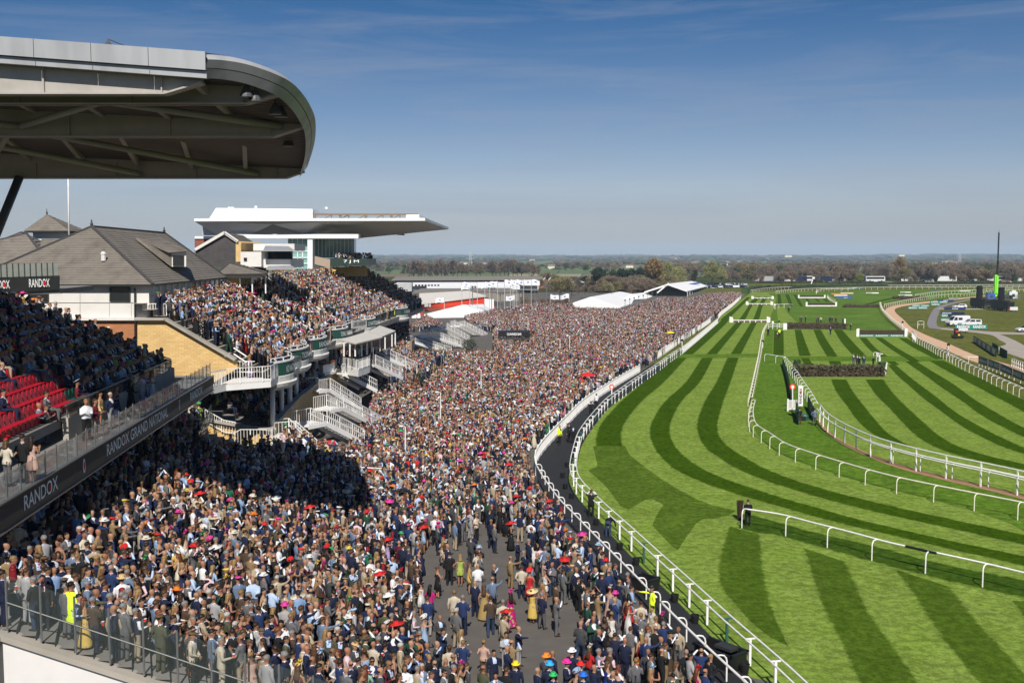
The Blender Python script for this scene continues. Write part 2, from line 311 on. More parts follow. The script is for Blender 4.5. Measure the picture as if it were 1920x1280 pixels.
for L,Rr in (([(1450,620),(1449,640),(1448,666)],[(1470,620),(1471,645),(1471,666)]),
   ([(1489,618),(1492,640),(1497,667)],[(1503,618),(1511,640),(1522,667)]),
   ([(1524,618),(1533,640),(1549,668),(1556,688)],[(1540,618),(1553,640),(1572,668),(1582,688)]),
   ([(1562,618),(1575,640),(1592,660),(1600,669)],[(1580,618),(1600,640),(1619,660),(1628,669)]),
   ([(1610,633),(1628,654),(1652,672),(1672,684)],[(1625,633),(1645,654),(1672,672),(1688,684)]),
   ([(1640,633),(1667,653),(1693,670),(1705,678)],[(1655,633),(1683,652),(1717,671),(1730,678)]),
   ([(1683,633),(1708,650),(1733,663),(1752,673)],[(1702,634),(1728,648),(1752,661),(1772,672)]),
   ([(1500,671),(1510,688),(1516,690)],[(1518,671),(1528,688),(1532,690)]),
   ([(1457,552),(1457,562),(1458,574)],[(1464,552),(1466,562),(1467,574)]),
   ([(1471,552),(1475,562),(1479,574)],[(1480,552),(1484,562),(1488,574)]),
   ([(1486,552),(1492,562),(1499,574)],[(1494,552),(1500,562),(1507,574)]),
   ([(1508,559),(1514,566)],[(1514,559),(1521,566)]),([(1525,559),(1533,566)],[(1531,559),(1540,566)]),([(1541,559),(1548,566)],[(1547,559),(1556,566)]),
   ([(1616,571),(1660,560),(1700,553)],[(1626,573),(1668,562),(1708,554)]),([(1636,574),(1680,563),(1712,556)],[(1646,575),(1690,564),(1720,557)])):
 dark(L,Rr,24)
# mown cross paths
ribbon('cross_path',[(1190,664),(1300,664),(1425,663)],[(1172,670),(1300,671),(1424,670)],g_mid,0.010,12)
ribbon('cross_path',[(1474,668),(1600,668),(1764,668)],[(1474,676),(1600,677),(1770,678)],g_mid,0.010,12)
# hard surfaces
W0 = [(1440,1372),(1395,1330),(1310,1247),(1230,1163),(1195,1124),(1122,1046),(1075,995),(1050,968),(1032,943),(1017,920),(1005,897),(1003,880),(1009,862),(1025,840),(1062,800),(1100,762),(1155,725),(1200,698)]
def offs(P,d):
 out = []
 for i,p in enumerate(P):
  t = (P[min(i + 1,len(P) - 1)] - P[max(i - 1,0)]); t.z = 0; t.normalize(); out.append(p + Vector((-t.y,t.x,0)) * d)
 return out
sheet('tarmac',[(-60,20),(20,20),(14,38)] + [tuple(p)[:2] for p in gp(W0[2:])] + [tuple(G(x,y))[:2] for x,y in ((1280,640),(1345,594),(1388,560),(1400,548),(900,548))] + [(-160,420)],m_tarmac,0.012)
ribbon('rubber_path',W0 + [(1225,682)],[(1460,1335),(1410,1272),(1340,1200),(1255,1112),(1190,1050),(1130,985),(1088,940),(1068,905),(1066,885),(1076,860),(1088,838),(1108,806),(1138,768),(1178,737),(1222,706),(1252,684)],m_rubber,0.016,90)
def z2(*p): return [(1600 + x / 6,530 + y / 6) for x,y in p]
ribbon('sand_track',z2((1500,140),(870,207),(560,240),(400,275),(360,310),(400,390),(500,470),(620,550),(720,620),(900,700),(1060,765),(1250,850),(1400,900),(1700,1010),(2050,1140)),z2((1500,150),(870,226),(600,258),(490,285),(465,310),(490,350),(570,420),(650,500),(760,560),(900,620),(1060,680),(1250,765),(1400,822),(1700,905),(2050,1010)),m_sand,0.004,90)
ribbon('grey_road',z2((1330,178),(1050,235),(920,285),(870,350),(835,430),(832,470),(850,505),(900,520),(980,524)),z2((1390,178),(1120,240),(990,290),(960,350),(938,420),(938,460),(950,492),(985,504),(1020,506)),m_road,0.004,40)
ribbon('gravel_path',z2((1015,506),(1290,528),(1500,545),(1700,555),(2100,560)),z2((975,524),(1290,552),(1500,575),(1640,580),(2100,585)),m_gravel,0.005,30)
ribbon('gravel_path',z2((1400,566),(1560,590),(1640,640),(1720,690),(1640,720),(1640,760)),z2((1560,574),(1660,585),(1800,640),(1930,710),(2050,800),(2050,900)),m_gravel,0.006,30)
ribbon('gravel_path',z2((960,285),(1200,290),(1450,288)),z2((960,298),(1200,303),(1470,298)),m_gravel,0.006,10)
ribbon('bare_earth',[(1530,783),(1545,806),(1562,821),(1590,838),(1630,857),(1690,879),(1780,902),(1881,926),(2010,960)],[(1538,786),(1551,804),(1568,819),(1597,835),(1637,853),(1697,873),(1781,895),(1881,918),(2010,952)],m_dirt,0.008,50)
# ---------------------------------------------------------------- running rails: each run is one thing; every post that shows is a part
_post_cache = {}
def post_mesh(kind,h,m):
 k = (kind,round(h,2),m.name)
 if k in _post_cache: return _post_cache[k]
 mb = MB()
 if kind == 'hoop':                      # bent post: the leg stands back from the rail
  pts = [(0,-0.45,0)] + [(0,-0.45 + 0.28 * (1 - math.cos(a)),h - 0.28 + 0.28 * math.sin(a)) for a in [R(x) for x in (0,25,50,75,90)]] + [(0,0,h)]
  pts = [(0,-0.45,0),(0,-0.45,h - 0.28),(0,-0.42,h - 0.14),(0,-0.33,h - 0.03),(0,-0.2,h),(0,0,h)]
  mb.tube(pts,0.036,6)
 elif kind == 'tee':
  mb.box((0,0,h / 2 - 0.02),(0.10,0.10,h - 0.04)); mb.box((0,0,h - 0.01),(0.06,0.56,0.05))
 else:
  mb.box((0,0,h / 2),(0.10,0.10,h))
 me = mb.mesh('post',m); _post_cache[k] = me; return me
def walk(P,step,start=0.0):
 out = []; acc = start
 for a,b in zip(P,P[1:]):
  L = (b - a).length; t = (b - a)
  while acc <= L and L > 0:
   out.append((a + t * (acc / L),math.atan2(t.y,t.x))); acc += step
  acc -= L
 return out
def rail_run(name,label,P,step,kind='hoop',h=1.15,rails=((0,1.15),),rr=0.055,m=None,cat='running rail',side=1,group=None,minpx=9,posts=None,n=6,green_every=0):
 m = m or WHITE; c = sum(P,Vector()) / len(P); c.z = 0
 t = thing(name,label,cat,c,0,group)
 stations = posts if posts is not None else walk(P,step)
 far = MB()
 for i,(p,a) in enumerate(stations):
  q = proj(p); px = h * _F / max(q[2],1)
  me = post_mesh(kind,h,GREENP if green_every and i % green_every == green_every - 1 else m)
  if px >= minpx and -60 < q[0] < 1990 and q[1] < 1400:
   link('post',me,t,p - c,a + (0 if side > 0 else math.pi))
  else:
   M = Matrix.Translation(p - c) @ Matrix.Rotation(a + (0 if side > 0 else math.pi),4,'Z')
   far.add([M @ v.co for v in me.vertices],[tuple(f.vertices) for f in me.polygons])
 if far.v: obj('post',far,m,t,kind='stuff')
 for off,z in rails:
  Q = [p + Vector((0,0,z)) - c for p in offs(P,off)]
  mb = MB(); mb.tube(Q,rr,n); obj('rail',mb,m,t,smooth=True)
  jb = MB(); [jb.tube([p - (b_ - a_).normalized() * 0.09,p + (b_ - a_).normalized() * 0.09],rr * 1.16,n) for p,a_,b_ in ((Q[i],Q[max(i - 1,0)],Q[min(i + 1,len(Q) - 1)]) for i in range(2,len(Q) - 1,5)) if (b_ - a_).length > 0]
  if jb.v: obj('rail_joint',jb,CREAM,t,kind='stuff')
 return t
R0a = gp([(1560,1400),(1474,1312),(1411,1252),(1365,1209),(1326,1171),(1274,1120),(1229,1077),(1180,1029),(1121,972),(1084,931),(1075,908),(1076,886),(1081,862),(1087,840),(1095,824),(1112,800),(1140,767),(1166,747),(1195,725),(1230,700),(1260,677),(1279,664)])
rail_run('running_rail','double white running rail on tee posts curving along the black rubber path',R0a,2.45,'tee',1.16,((0.25,1.18),(-0.25,1.18)),0.041,group=None,green_every=5)
W0p = gp(W0[:10]); W0q = gp(W0[9:])
rail_run('crowd_rail','white hooped crowd rail in front of the racegoers nearest the camera',gp(W0[3:11])[::-1] ,2.2,'hoop',1.12,((0,1.12),),0.055,side=-1,cat='crowd rail')
rail_run('crowd_rail','short white hooped crowd rail beside the steward at the path opening',gp([(1440,1372),(1395,1330),(1310,1247),(1238,1172)])[::-1],2.2,'hoop',1.12,((0,1.12),),0.055,side=-1,cat='crowd rail')
R1 = gp([(1396,987),(1463,998),(1525,1015),(1592,1033),(1669,1055),(1764,1077),(1849,1097),(1950,1123),(2060,1150)])
r1 = rail_run('running_rail','single white running rail with hooped posts standing nearest on the turf',R1,3.1,'hoop',1.15,((0,1.15),),0.052,side=1)
mb = MB(); a,b = G(1697,1062),G(1754,1076); mb.tube([a + Vector((0,0,1.15)),b + Vector((0,0,1.15))],0.075,8); obj('rail_sleeve',mb,BLACK,r1,loc=-Vector(r1.location))
R2a = gp([(1441,614),(1437,620),(1433,630),(1430,649),(1427,673),(1423,694),(1418,721),(1410,762)])
R2b = gp([(1416,768),(1412,785),(1412,796),(1415,811),(1424,822),(1444,835),(1473,855),(1519,873),(1583,894),(1668,919),(1773,943),(1906,971),(2020,996)])
rail_run('running_rail','white running rail curving down the middle of the striped turf',R2a,3.0,'hoop',1.12,((0,1.12),),0.06,m=CREAM)
rail_run('running_rail','white running rail sweeping round the bend below the winning post',R2b,3.0,'hoop',1.12,((0,1.12),),0.055,m=CREAM)
R3a = gp([(1438,677),(1473,683)]); R3b = gp([(1474,684),(1490,706),(1496,714),(1508,734),(1520,752),(1533,776)])
rail_run('running_rail','short white rail closing the grass strip beside the dark screen',R3a,3.2,'hoop',1.15,((0,1.15),),0.06)
rail_run('running_rail','white hooped rail running from the brush fence to the winning post',R3b,3.0,'hoop',1.15,((0,1.15),),0.05)
R3c = gp([(1537,791),(1549,807),(1568,822),(1597,839),(1635,857),(1696,877),(1780,899),(1881,922),(2010,955)])
rail_run('running_rail','tall white three-bar rail along the strip of bare earth',R3c,3.1,'post',1.85,((0,1.83),(-0.35,1.45),(0,1.22)),0.05,green_every=0)
R3d = gp([(1640,856),(1700,874),(1780,894),(1881,916),(2010,947)])
rail_run('running_rail','low white hooped rail behind the tall three-bar rail',R3d,3.1,'hoop',1.2,((0,1.2),),0.05)
R4a = gp([(1716,641),(1740,653),(1767,669),(1790,681),(1814,695),(1840,707),(1865,720),(1892,733),(1917,745),(2000,786)])
rail_run('running_rail','white hooped rail on the inside of the steeplechase turf beside the sand track',R4a,2.7,'hoop',1.15,((0,1.15),),0.06,minpx=11)
R4b = gp([(1700,628),(1680,612),(1663,597),(1652,583),(1649,572)])
rail_run('running_rail','white rail bending along the sand track above the dark open fence',R4b,2.6,'hoop',1.15,((0,1.15),(0,0.7)),0.07,minpx=11,m=CREAM)
R5 = gp([(1658,577),(1700,568),(1742,561),(1767,558),(1817,555),(1870,549),(1990,545)])
rail_run('running_rail','distant white rail behind the sand track bend',R5,3.4,'post',1.25,((0,1.2),),0.09,minpx=30,m=CREAM)
for lab,pts in (('distant white rail round the far turn below the parked coaches',[(1408,549),(1440,544.5),(1500,541.5),(1600,539.5),(1750,538.5),(1990,537.5)]),
    ('second distant white rail inside the far turn',[(1455,551),(1480,548),(1530,545),(1640,543),(1800,542),(1990,541)]),
    ('short distant white rail on the infield beyond the advertising boards',[(1716,558),(1760,552),(1850,547),(1900,545)]),
    ('curved distant white rail beside the furthest fences',[(1530,551),(1540,547),(1600,546)]),
    ('low white rail curling past the dark open fence far away',[(1551,558),(1556,563),(1566,569)])):
 rail_run('running_rail',lab,gp(pts),3.6,'post',1.3,((0,1.25),),0.11,minpx=30,m=CREAM)
# white picket fences beside the horse path, with their pickets as one mass of pieces and posts as parts
def picket(label,pts,h=1.25,step=0.32,z=0.0,m=None):
 m = m or WHITE; P = gp(pts); c = sum(P,Vector()) / len(P); c.z = 0; t = thing('picket_fence',label,'fence',c)
 mb = MB()
 for p,a in walk(P,step): mb.box(p - c + Vector((0,0,h / 2)),(0.065,0.065,h - 0.1),a)
 obj('picket',mb,m,t,kind='stuff')
 for p,a in walk(P,2.4): link('post',post_mesh('post',h + 0.1,m),t,p - c,a)
 for zz in (0.25,h - 0.12):
  rb = MB(); rb.tube([p - c + Vector((0,0,zz)) for p in P],0.05,4); obj('rail',rb,m,t)
 return t
picket('white picket fence between the packed crowd and the black path',W0[10:])
picket('white picket fence along the crowd beyond the path crossing',[(1215,684),(1240,668),(1280,640),(1300,627)])
picket('far white fence at the top end of the packed crowd',[(1300,627),(1322,612),(1333,604)])
picket('white fence continuing the double running rail up the straight',[(1279,664),(1305,642),(1328,622),(1346,606)])
picket('furthest white fence beside the straight beyond the first hurdle',[(1347,598),(1354,590),(1373,575),(1389,560)])
# ---------------------------------------------------------------- people: bodies grown as one surface, hair and hats as their children
def attr_mat(name,prop,rough=0.8,pattern=False,fixed=None):
 m,n,l,b = new_mat(name); b.inputs['Roughness'].default_value = rough; b.inputs['Specular IOR Level'].default_value = 0.25
 a = n.new('ShaderNodeAttribute'); a.attribute_type = 'INSTANCER'; a.attribute_name = prop; c = a.outputs['Color']
 g = n.new('ShaderNodeNewGeometry')
 if pattern:
  a2 = n.new('ShaderNodeAttribute'); a2.attribute_type = 'INSTANCER'; a2.attribute_name = 'c_pat'
  nz = n.new('ShaderNodeTexVoronoi'); nz.inputs['Scale'].default_value = 7.5; l.new(g.outputs['Position'],nz.inputs['Vector'])
  rp = n.new('ShaderNodeValToRGB'); rp.color_ramp.elements[0].position = 0.34; rp.color_ramp.elements[1].position = 0.36; l.new(nz.outputs['Distance'],rp.inputs['Fac'])
  mx = n.new('ShaderNodeMix'); mx.data_type = 'RGBA'; l.new(rp.outputs['Color'],mx.inputs['Factor']); l.new(a2.outputs['Color'],mx.inputs['A']); l.new(c,mx.inputs['B']); c = mx.outputs['Result']
 nb = n.new('ShaderNodeTexNoise'); nb.inputs['Scale'].default_value = 9; nb.inputs['Detail'].default_value = 3; l.new(g.outputs['Position'],nb.inputs['Vector'])
 if rough > 0.7:
  bp = n.new('ShaderNodeBump'); bp.inputs['Strength'].default_value = 0.5; bp.inputs['Distance'].default_value = 0.03; l.new(nb.outputs['Fac'],bp.inputs['Height']); l.new(bp.outputs[0],b.inputs['Normal'])
 l.new(c,b.inputs['Base Color']); return m
PM = [attr_mat('skin','c_skin',0.55),attr_mat('upper_clothing','c_top',0.85,True),attr_mat('lower_clothing','c_bot',0.85),attr_mat('shirt','c_shirt',0.8),
 mat('shoe_leather',(0.035,0.02,0.012),0.4),attr_mat('hair','c_hair',0.5),attr_mat('hat','c_hat',0.7),attr_mat('tie','c_tie',0.6),mat('sunglasses',(0.008,0.008,0.009),0.2),mat('lips',(0.32,0.09,0.08),0.5)]
SKIN,TOP,BOT,SHIRT,SHOE,HAIR,HAT,TIE,DARKG,LIPS = range(10)
def ringtube(stations,n=12):
 """stations: (center, rx, ry, frame-x, frame-y); returns verts, faces (closed)"""
 vs_,fs = [],[]
 for c,rx,ry,fx,fy in stations:
  for k in range(n):
   a = 2 * math.pi * k / n; vs_.append(Vector(c) + fx * (rx * math.cos(a)) + fy * (ry * math.sin(a)))
 m_ = len(stations)
 for i in range(m_ - 1):
  for k in range(n): fs.append((i * n + k,i * n + (k + 1) % n,(i + 1) * n + (k + 1) % n,(i + 1) * n + k))
 fs.append(tuple(range(n))[::-1]); fs.append(tuple((m_ - 1) * n + k for k in range(n)))
 return vs_,fs
UX,UY,UZ = Vector((1,0,0)),Vector((0,1,0)),Vector((0,0,1))
class Body:
 def __init__(s): s.mb = MB(); s.tags = []
 def put(s,vs_,fs,tag_): s.mb.add(vs_,fs); s.tags += [tag_] * len(vs_)
 def vert(s,rings,tag_,n=16):         # upright loft; rings (z, rx, ry, cx, cy)
  st = []
  for i,r_ in enumerate(rings):
   z,rx,ry = r_[:3]; cx = r_[3] if len(r_) > 3 else 0; cy = r_[4] if len(r_) > 4 else 0
   st.append((Vector((cx,cy,z)),rx,ry,UX,UY))
  # densify so that tagging by nearest vertex is clean
  d = []
  for a,b in zip(st,st[1:]):
   k = max(1,int((b[0] - a[0]).length / 0.03))
   for j in range(k): t = j / k; d.append((a[0].lerp(b[0],t),a[1] + (b[1] - a[1]) * t,a[2] + (b[2] - a[2]) * t,UX,UY))
  d.append(st[-1]); s.put(*ringtube(d,n),tag_)
 def limb(s,pts,rad,tag_,n=10):
  st = []; pts = [Vector(p) for p in pts]
  for i,p in enumerate(pts):
   d = (pts[min(i + 1,len(pts) - 1)] - pts[max(i - 1,0)]).normalized()
   x = d.cross(UY); x = x.normalized() if x.length > 0.05 else UX; y = d.cross(x).normalized(); st.append((p,rad[i],rad[i],x,y))
  d = []
  for a,b in zip(st,st[1:]):
   k = max(1,int((b[0] - a[0]).length / 0.03))
   for j in range(k): t = j / k; d.append((a[0].lerp(b[0],t),a[1] + (b[1] - a[1]) * t,a[2] + (b[2] - a[2]) * t,a[3].lerp(b[3],t),a[4].lerp(b[4],t)))
  d.append(st[-1]); s.put(*ringtube(d,n),tag_)
 def ball(s,c,r_,tag_,n=8):
  c = Vector(c); st = [(c + UZ * (r_[2] * math.sin(a)),max(r_[0] * math.cos(a),0.002),max(r_[1] * math.cos(a),0.002),UX,UY) for a in [R(x) for x in (-85,-50,-20,20,50,85)]]
  s.put(*ringtube(st,n),tag_)
def hand_geo(mb,wrist,d,palm_n,side,curl=0.5,size=1.0):
 """palm, four unequal bent fingers and a thumb"""
 d = d.normalized(); pn = (palm_n - d * palm_n.dot(d)).normalized(); x = d.cross(pn).normalized() * side
 w = Vector(wrist); k = size
 st = [(w - d * 0.02,0.026 * k,0.018 * k,x,pn),(w + d * 0.03 * k,0.036 * k,0.017 * k,x,pn),(w + d * 0.085 * k,0.040 * k,0.014 * k,x,pn),(w + d * 0.095 * k,0.034 * k,0.010 * k,x,pn)]
 v,f = ringtube(st,8); mb.add(v,f,SKIN)
 for i,L in enumerate((0.072,0.082,0.077,0.060)):
  p = w + d * 0.088 * k + x * ((0.028 - 0.0185 * i) * k); pts = [p]; ang = 0.0; dd = d
  for seg in (0.45,0.31,0.24):
   ang += curl * 0.75; dd = d * math.cos(ang) + pn * math.sin(ang); pts.append(pts[-1] + dd * (L * seg * k))
  mb.tube(pts,[0.0092 * k,0.0088 * k,0.008 * k,0.006 * k],5,SKIN)
 p = w + d * 0.025 * k + x * 0.03 * k
 mb.tube([p,p + (d * 0.5 + x * 0.75 + pn * 0.3).normalized() * 0.04 * k,p + (d * 0.5 + x * 0.75 + pn * 0.3).normalized() * 0.04 * k + (d * 0.9 + pn * 0.5).normalized() * 0.032 * k],[0.012 * k,0.0105 * k,0.007 * k],5,SKIN)
ARMS = {  # elbow, wrist for the right side (x > 0); mirrored for the other arm
 'down': ((0.245,-0.03,1.13),(0.25,0.05,0.87)),'front': ((0.245,0.0,1.13),(0.10,0.25,1.16)),'phone': ((0.235,0.05,1.12),(0.075,0.28,1.27)),
 'cup': ((0.245,-0.02,1.13),(0.19,0.26,1.14)),'cross': ((0.235,0.05,1.14),(-0.03,0.21,1.20)),'raise': ((0.30,0.16,1.40),(0.10,0.22,1.62)),
 'pocket': ((0.285,-0.07,1.14),(0.195,0.06,0.93)),'point': ((0.27,0.26,1.40),(0.27,0.52,1.46)),'clasp': ((0.24,0.02,1.13),(0.04,0.20,0.98)),'behind': ((0.26,-0.12,1.14),(0.05,-0.2,0.98)),'hip': ((0.36,-0.08,1.16),(0.19,0.04,1.02))}
def head_rings(s,cy=0.0):
 s.vert([(1.43,0.062,0.062,0,-0.01 + cy),(1.50,0.056,0.058,0,0.0 + cy),(1.54,0.052,0.056,0,0.008 + cy)],SKIN,12)
 s.vert([(1.515,0.030,0.035,0,0.055 + cy),(1.54,0.050,0.062,0,0.035 + cy),(1.58,0.062,0.082,0,0.022 + cy),(1.63,0.070,0.093,0,0.014 + cy),(1.68,0.074,0.098,0,0.008 + cy),(1.725,0.070,0.092,0,0.002 + cy),(1.755,0.055,0.073,0,0.0 + cy),(1.775,0.028,0.04,0,0.0 + cy)],SKIN,14)
 s.limb([(0,0.100 + cy,1.668),(0,0.118 + cy,1.635),(0,0.112 + cy,1.622)],[0.010,0.016,0.012],SKIN,6)
 for q in (-1,1): s.ball((0.076 * q,0.0 + cy,1.645),(0.012,0.022,0.034),SKIN,6)
 s.limb([(-0.022,0.098 + cy,1.592),(0.022,0.098 + cy,1.592)],[0.012,0.012],SKIN,6)
def face_geo(mb,cy=0.0,dz=0.0,dy=0.0):
 for q in (-1,1):
  v,f = ringtube([(Vector((0.031 * q,0.094 + cy + dy,1.664 + dz + k_)),rx,0.010,UX,UY) for k_,rx in ((-0.009,0.006),(0.0,0.015),(0.009,0.006))],6); mb.add(v,f,DARKG)
 mb.box((0,0.111 + cy + dy,1.592 + dz),(0.042,0.006,0.009),m=LIPS)
def finish(s,name,post,faces,voxel=0.017,cls=None):
 """voxel-unite the pieces into one surface, tag faces by the nearest source piece, simplify"""
 me = bpy.data.meshes.new('tmp'); me.from_pydata(s.mb.v,[],s.mb.f); o = bpy.data.objects.new('tmp',me); col.objects.link(o)
 md = o.modifiers.new('r','REMESH'); md.mode = 'VOXEL'; md.voxel_size = voxel; md.use_smooth_shade = True
 sm = o.modifiers.new('s','SMOOTH'); sm.factor = 0.5; sm.iterations = 2
 dg = bpy.context.evaluated_depsgraph_get(); m1 = bpy.data.meshes.new_from_object(o.evaluated_get(dg))
 kd = KDTree(len(s.mb.v))
 for i,v in enumerate(s.mb.v): kd.insert(v,i)
 kd.balance(); m1.materials.clear()
 for mm in PM: m1.materials.append(mm)
 co = [v.co for v in m1.vertices]; idx = []
 for p in m1.polygons:
  c = p.center; tg = s.tags[kd.find(c)[1]]
  idx.append(cls(c,tg,p.normal) if cls else tg)
 m1.polygons.foreach_set('material_index',idx); m1.update()
 o.modifiers.clear(); o.data = m1
 out = []
 for tri in faces:
  de = o.modifiers.new('d','DECIMATE'); de.ratio = min(1.0,tri / max(1,len(m1.polygons) * 2)); dg.update()
  bpy.context.view_layer.update(); dg = bpy.context.evaluated_depsgraph_get(); m2 = bpy.data.meshes.new_from_object(o.evaluated_get(dg)); o.modifiers.remove(de)
  out.append(m2)
 bpy.data.objects.remove(o)
 near,far = out[0],out[-1]; near.name = name
 if post:                                 # hands and face belong to the same body mesh
  bm = bmesh.new(); bm.from_mesh(near); t = post.mesh('tmp',PM); bm.from_mesh(t); bm.to_mesh(near); bm.free()
 for m_ in (near,far): m_.polygons.foreach_set('use_smooth',[True] * len(m_.polygons)); m_.update()
 return near,far
def arms(s,post,la,ra,bare,sh_x,sh_z,slot_up,slot_low,thick=1.0,zs=1.0,curl=0.6):
 for q,key in ((1,ra),(-1,la)):
  e,w = ARMS[key]; sh = Vector((sh_x * q,-0.005,sh_z)); e = Vector((e[0] * q,e[1],e[2])); w = Vector((w[0] * q,w[1],w[2]))
  s.limb([sh,sh.lerp(e,0.5),e],[0.062 * thick,0.055 * thick,0.047 * thick],slot_up)
  s.limb([e,e.lerp(w,0.35),w],[0.047 * thick,0.045 * thick,0.034 * thick],slot_low)
  d = (w - e).normalized(); pn = Vector((-q,0.15,0.1)) if key in ('down','pocket','hip') else (Vector((0,0,1)) if key in ('cup','front','phone') else Vector((-q * 0.4,-0.6,-0.3)))
  hand_geo(post,w + d * 0.0,d,pn,-q if key not in ('down','pocket','hip') else q,curl)
def man(name,la,ra,jacket=True,stride=0.0,coat=False,vest=False,wide=1.0,seat=False,bend=False):
 s = Body(); post = MB(); w = wide
 if seat:
  for q in (-1,1):
   s.limb([(0.09 * q,0.02,0.50),(0.10 * q,0.25,0.53),(0.105 * q,0.46,0.52)],[0.095,0.085,0.07],BOT); s.limb([(0.105 * q,0.46,0.52),(0.105 * q,0.47,0.30),(0.105 * q,0.45,0.09)],[0.07,0.062,0.055],BOT)
   s.limb([(0.105 * q,0.40,0.05),(0.105 * q,0.52,0.045),(0.105 * q,0.62,0.035)],[0.045,0.046,0.03],SHOE)
  dz = -0.44
 else:
  dz = 0.0
  for q in (-1,1):
   st = stride * q
   s.limb([(0.085 * q,0,0.93),(0.092 * q,st * 0.25 + 0.012,0.70),(0.10 * q,st * 0.5 + 0.02,0.50),(0.105 * q,st * 0.85,0.28),(0.108 * q,st - 0.01,0.085)],[0.098 * w,0.086 * w,0.068,0.062,0.060],BOT)
   s.limb([(0.108 * q,st - 0.07,0.045),(0.112 * q,st + 0.06,0.045),(0.118 * q,st + 0.17,0.03)],[0.043,0.046,0.026],SHOE)
 z = lambda v: v + dz
 hem = 0.52 if coat else (0.80 if jacket else 0.94)
 if seat: hem = 0.92
 low = TOP if jacket or not vest else BOT
 rings = [(z(hem),0.190 * w,0.128 * w),(z(max(hem + 0.05,0.96)),0.172 * w,0.120 * w),(z(1.10),0.160 * w,0.116 * w,0,0.005),(z(1.25),0.178 * w,0.124 * w,0,0.005),(z(1.36),0.190,0.120,0,-0.005),(z(1.425),0.165,0.090,0,-0.012),(z(1.46),0.095,0.068,0,-0.012),(z(1.48),0.06,0.05,0,-0.01)]
 s.vert(rings,TOP if (jacket or vest or coat) else SHIRT)
 n0 = len(s.mb.v); sl = TOP if jacket or coat else SHIRT
 arms(s,post,la,ra,False,0.185,1.385,sl,sl,1.0 if jacket else 0.88)
 head_rings(s)
 if seat:
  for i in range(n0,len(s.mb.v)): v = s.mb.v[i]; s.mb.v[i] = (v[0],v[1],v[2] + dz)
  post.v = [(v[0],v[1],v[2] + dz) for v in post.v]
 face_geo(post,dz=dz)
 def cls(c,tg,nrm):
  zz = c.z - dz
  if tg == TOP and c.y > 0.02 and nrm.y > 0.2 and abs(c.x) < 0.19:
   if abs(c.x) < 0.018 and zz < 1.45 and zz > 1.08 and (jacket or vest): return TIE
   if abs(c.x) < 0.062 * (zz - 1.02) / 0.40 and zz > 1.05: return SHIRT
  if tg == TOP and zz > 1.462: return SHIRT
  if tg == SHIRT and zz < 0.965 and not jacket: return BOT
  return tg
 if bend:                                 # leaning right over from the hips
  M = Matrix.Translation((0,0,0.92)) @ Matrix.Rotation(R(-78),4,'X') @ Matrix.Translation((0,0,-0.92))
  for L in (s.mb,post):
   for i,v in enumerate(L.v):
    if v[2] > 0.90: L.v[i] = tuple(M @ Vector(v))
  cls = None
 return finish(s,name,post,(1500,360),cls=cls)
def woman(name,la,ra,dress='knee',sleeves=False,seat=False):
 s = Body(); post = MB(); dz = -0.44 if seat else 0.0; z = lambda v: v + dz
 trousers = dress == 'suit'
 legm = BOT if trousers else SKIN
 if seat:
  for q in (-1,1):
   s.limb([(0.08 * q,0.02,0.50),(0.075 * q,0.25,0.53),(0.07 * q,0.44,0.52)],[0.095,0.085,0.068],TOP if dress != 'suit' else BOT); s.limb([(0.07 * q,0.44,0.52),(0.06 * q,0.46,0.32),(0.055 * q,0.42,0.09)],[0.055,0.050,0.034],legm)
   s.limb([(0.055 * q,0.36,0.06),(0.055 * q,0.48,0.04),(0.055 * q,0.56,0.03)],[0.03,0.035,0.02],SHOE)
 else:
  for q in (-1,1):
   s.limb([(0.08 * q,0,0.93),(0.082 * q,0.012,0.72),(0.078 * q,0.015,0.50),(0.074 * q,-0.012,0.32),(0.07 * q,0,0.09)],[0.092,0.078,0.054,0.052,0.034] if not trousers else [0.095,0.08,0.07,0.075,0.085],legm)
   s.limb([(0.07 * q,-0.05,0.06),(0.072 * q,0.06,0.035),(0.074 * q,0.14,0.025)],[0.028,0.034,0.02],SHOE)
  hem = {'knee': 0.50,'long': 0.10,'mini': 0.66,'suit': 0.84,'midi': 0.30}[dress]; k = {'knee': 1.35,'long': 1.75,'mini': 1.1,'suit': 1.02,'midi': 1.45}[dress]
  s.vert([(hem,0.178 * k,0.135 * k),(hem + 0.02,0.177 * k,0.134 * k),(0.88,0.178,0.132),(0.97,0.170,0.122)],TOP)
 s.vert([(z(0.92),0.172,0.126),(z(1.02),0.146,0.108),(z(1.10),0.128,0.098),(z(1.20),0.142,0.108),(z(1.27),0.152,0.122,0,0.012),(z(1.345),0.160,0.108,0,0.0)],TOP)
 n0 = len(s.mb.v)
 s.vert([(1.335,0.158,0.105,0,0.0),(1.385,0.155,0.085,0,-0.01),(1.425,0.11,0.066,0,-0.012),(1.47,0.05,0.05,0,-0.01)],TOP if sleeves else SKIN)
 for q in (-1,1): s.limb([(0.07 * q,0.09,1.30),(0.062 * q,0.02,1.42),(0.07 * q,-0.085,1.30)],[0.013] * 3,TOP,5)
 arms(s,post,la,ra,not sleeves,0.158,1.37,TOP if sleeves else SKIN,TOP if sleeves else SKIN,0.74 if not sleeves else 0.86)
 head_rings(s)
 if seat:
  for i in range(n0,len(s.mb.v)): v = s.mb.v[i]; s.mb.v[i] = (v[0],v[1],v[2] + dz)
  post.v = [(v[0],v[1],v[2] + dz) for v in post.v]
 face_geo(post,dz=dz)
 return finish(s,name,post,(1500,360))
VAR = []  # (key, sex, near mesh, far mesh, description, seated)
def V(key,sex,pair,desc,seated=False): VAR.append(dict(key=key,sex=sex,near=pair[0],far=pair[1],desc=desc,seated=seated))
V('m0','m',man('person','down','down'),'arms at his sides')
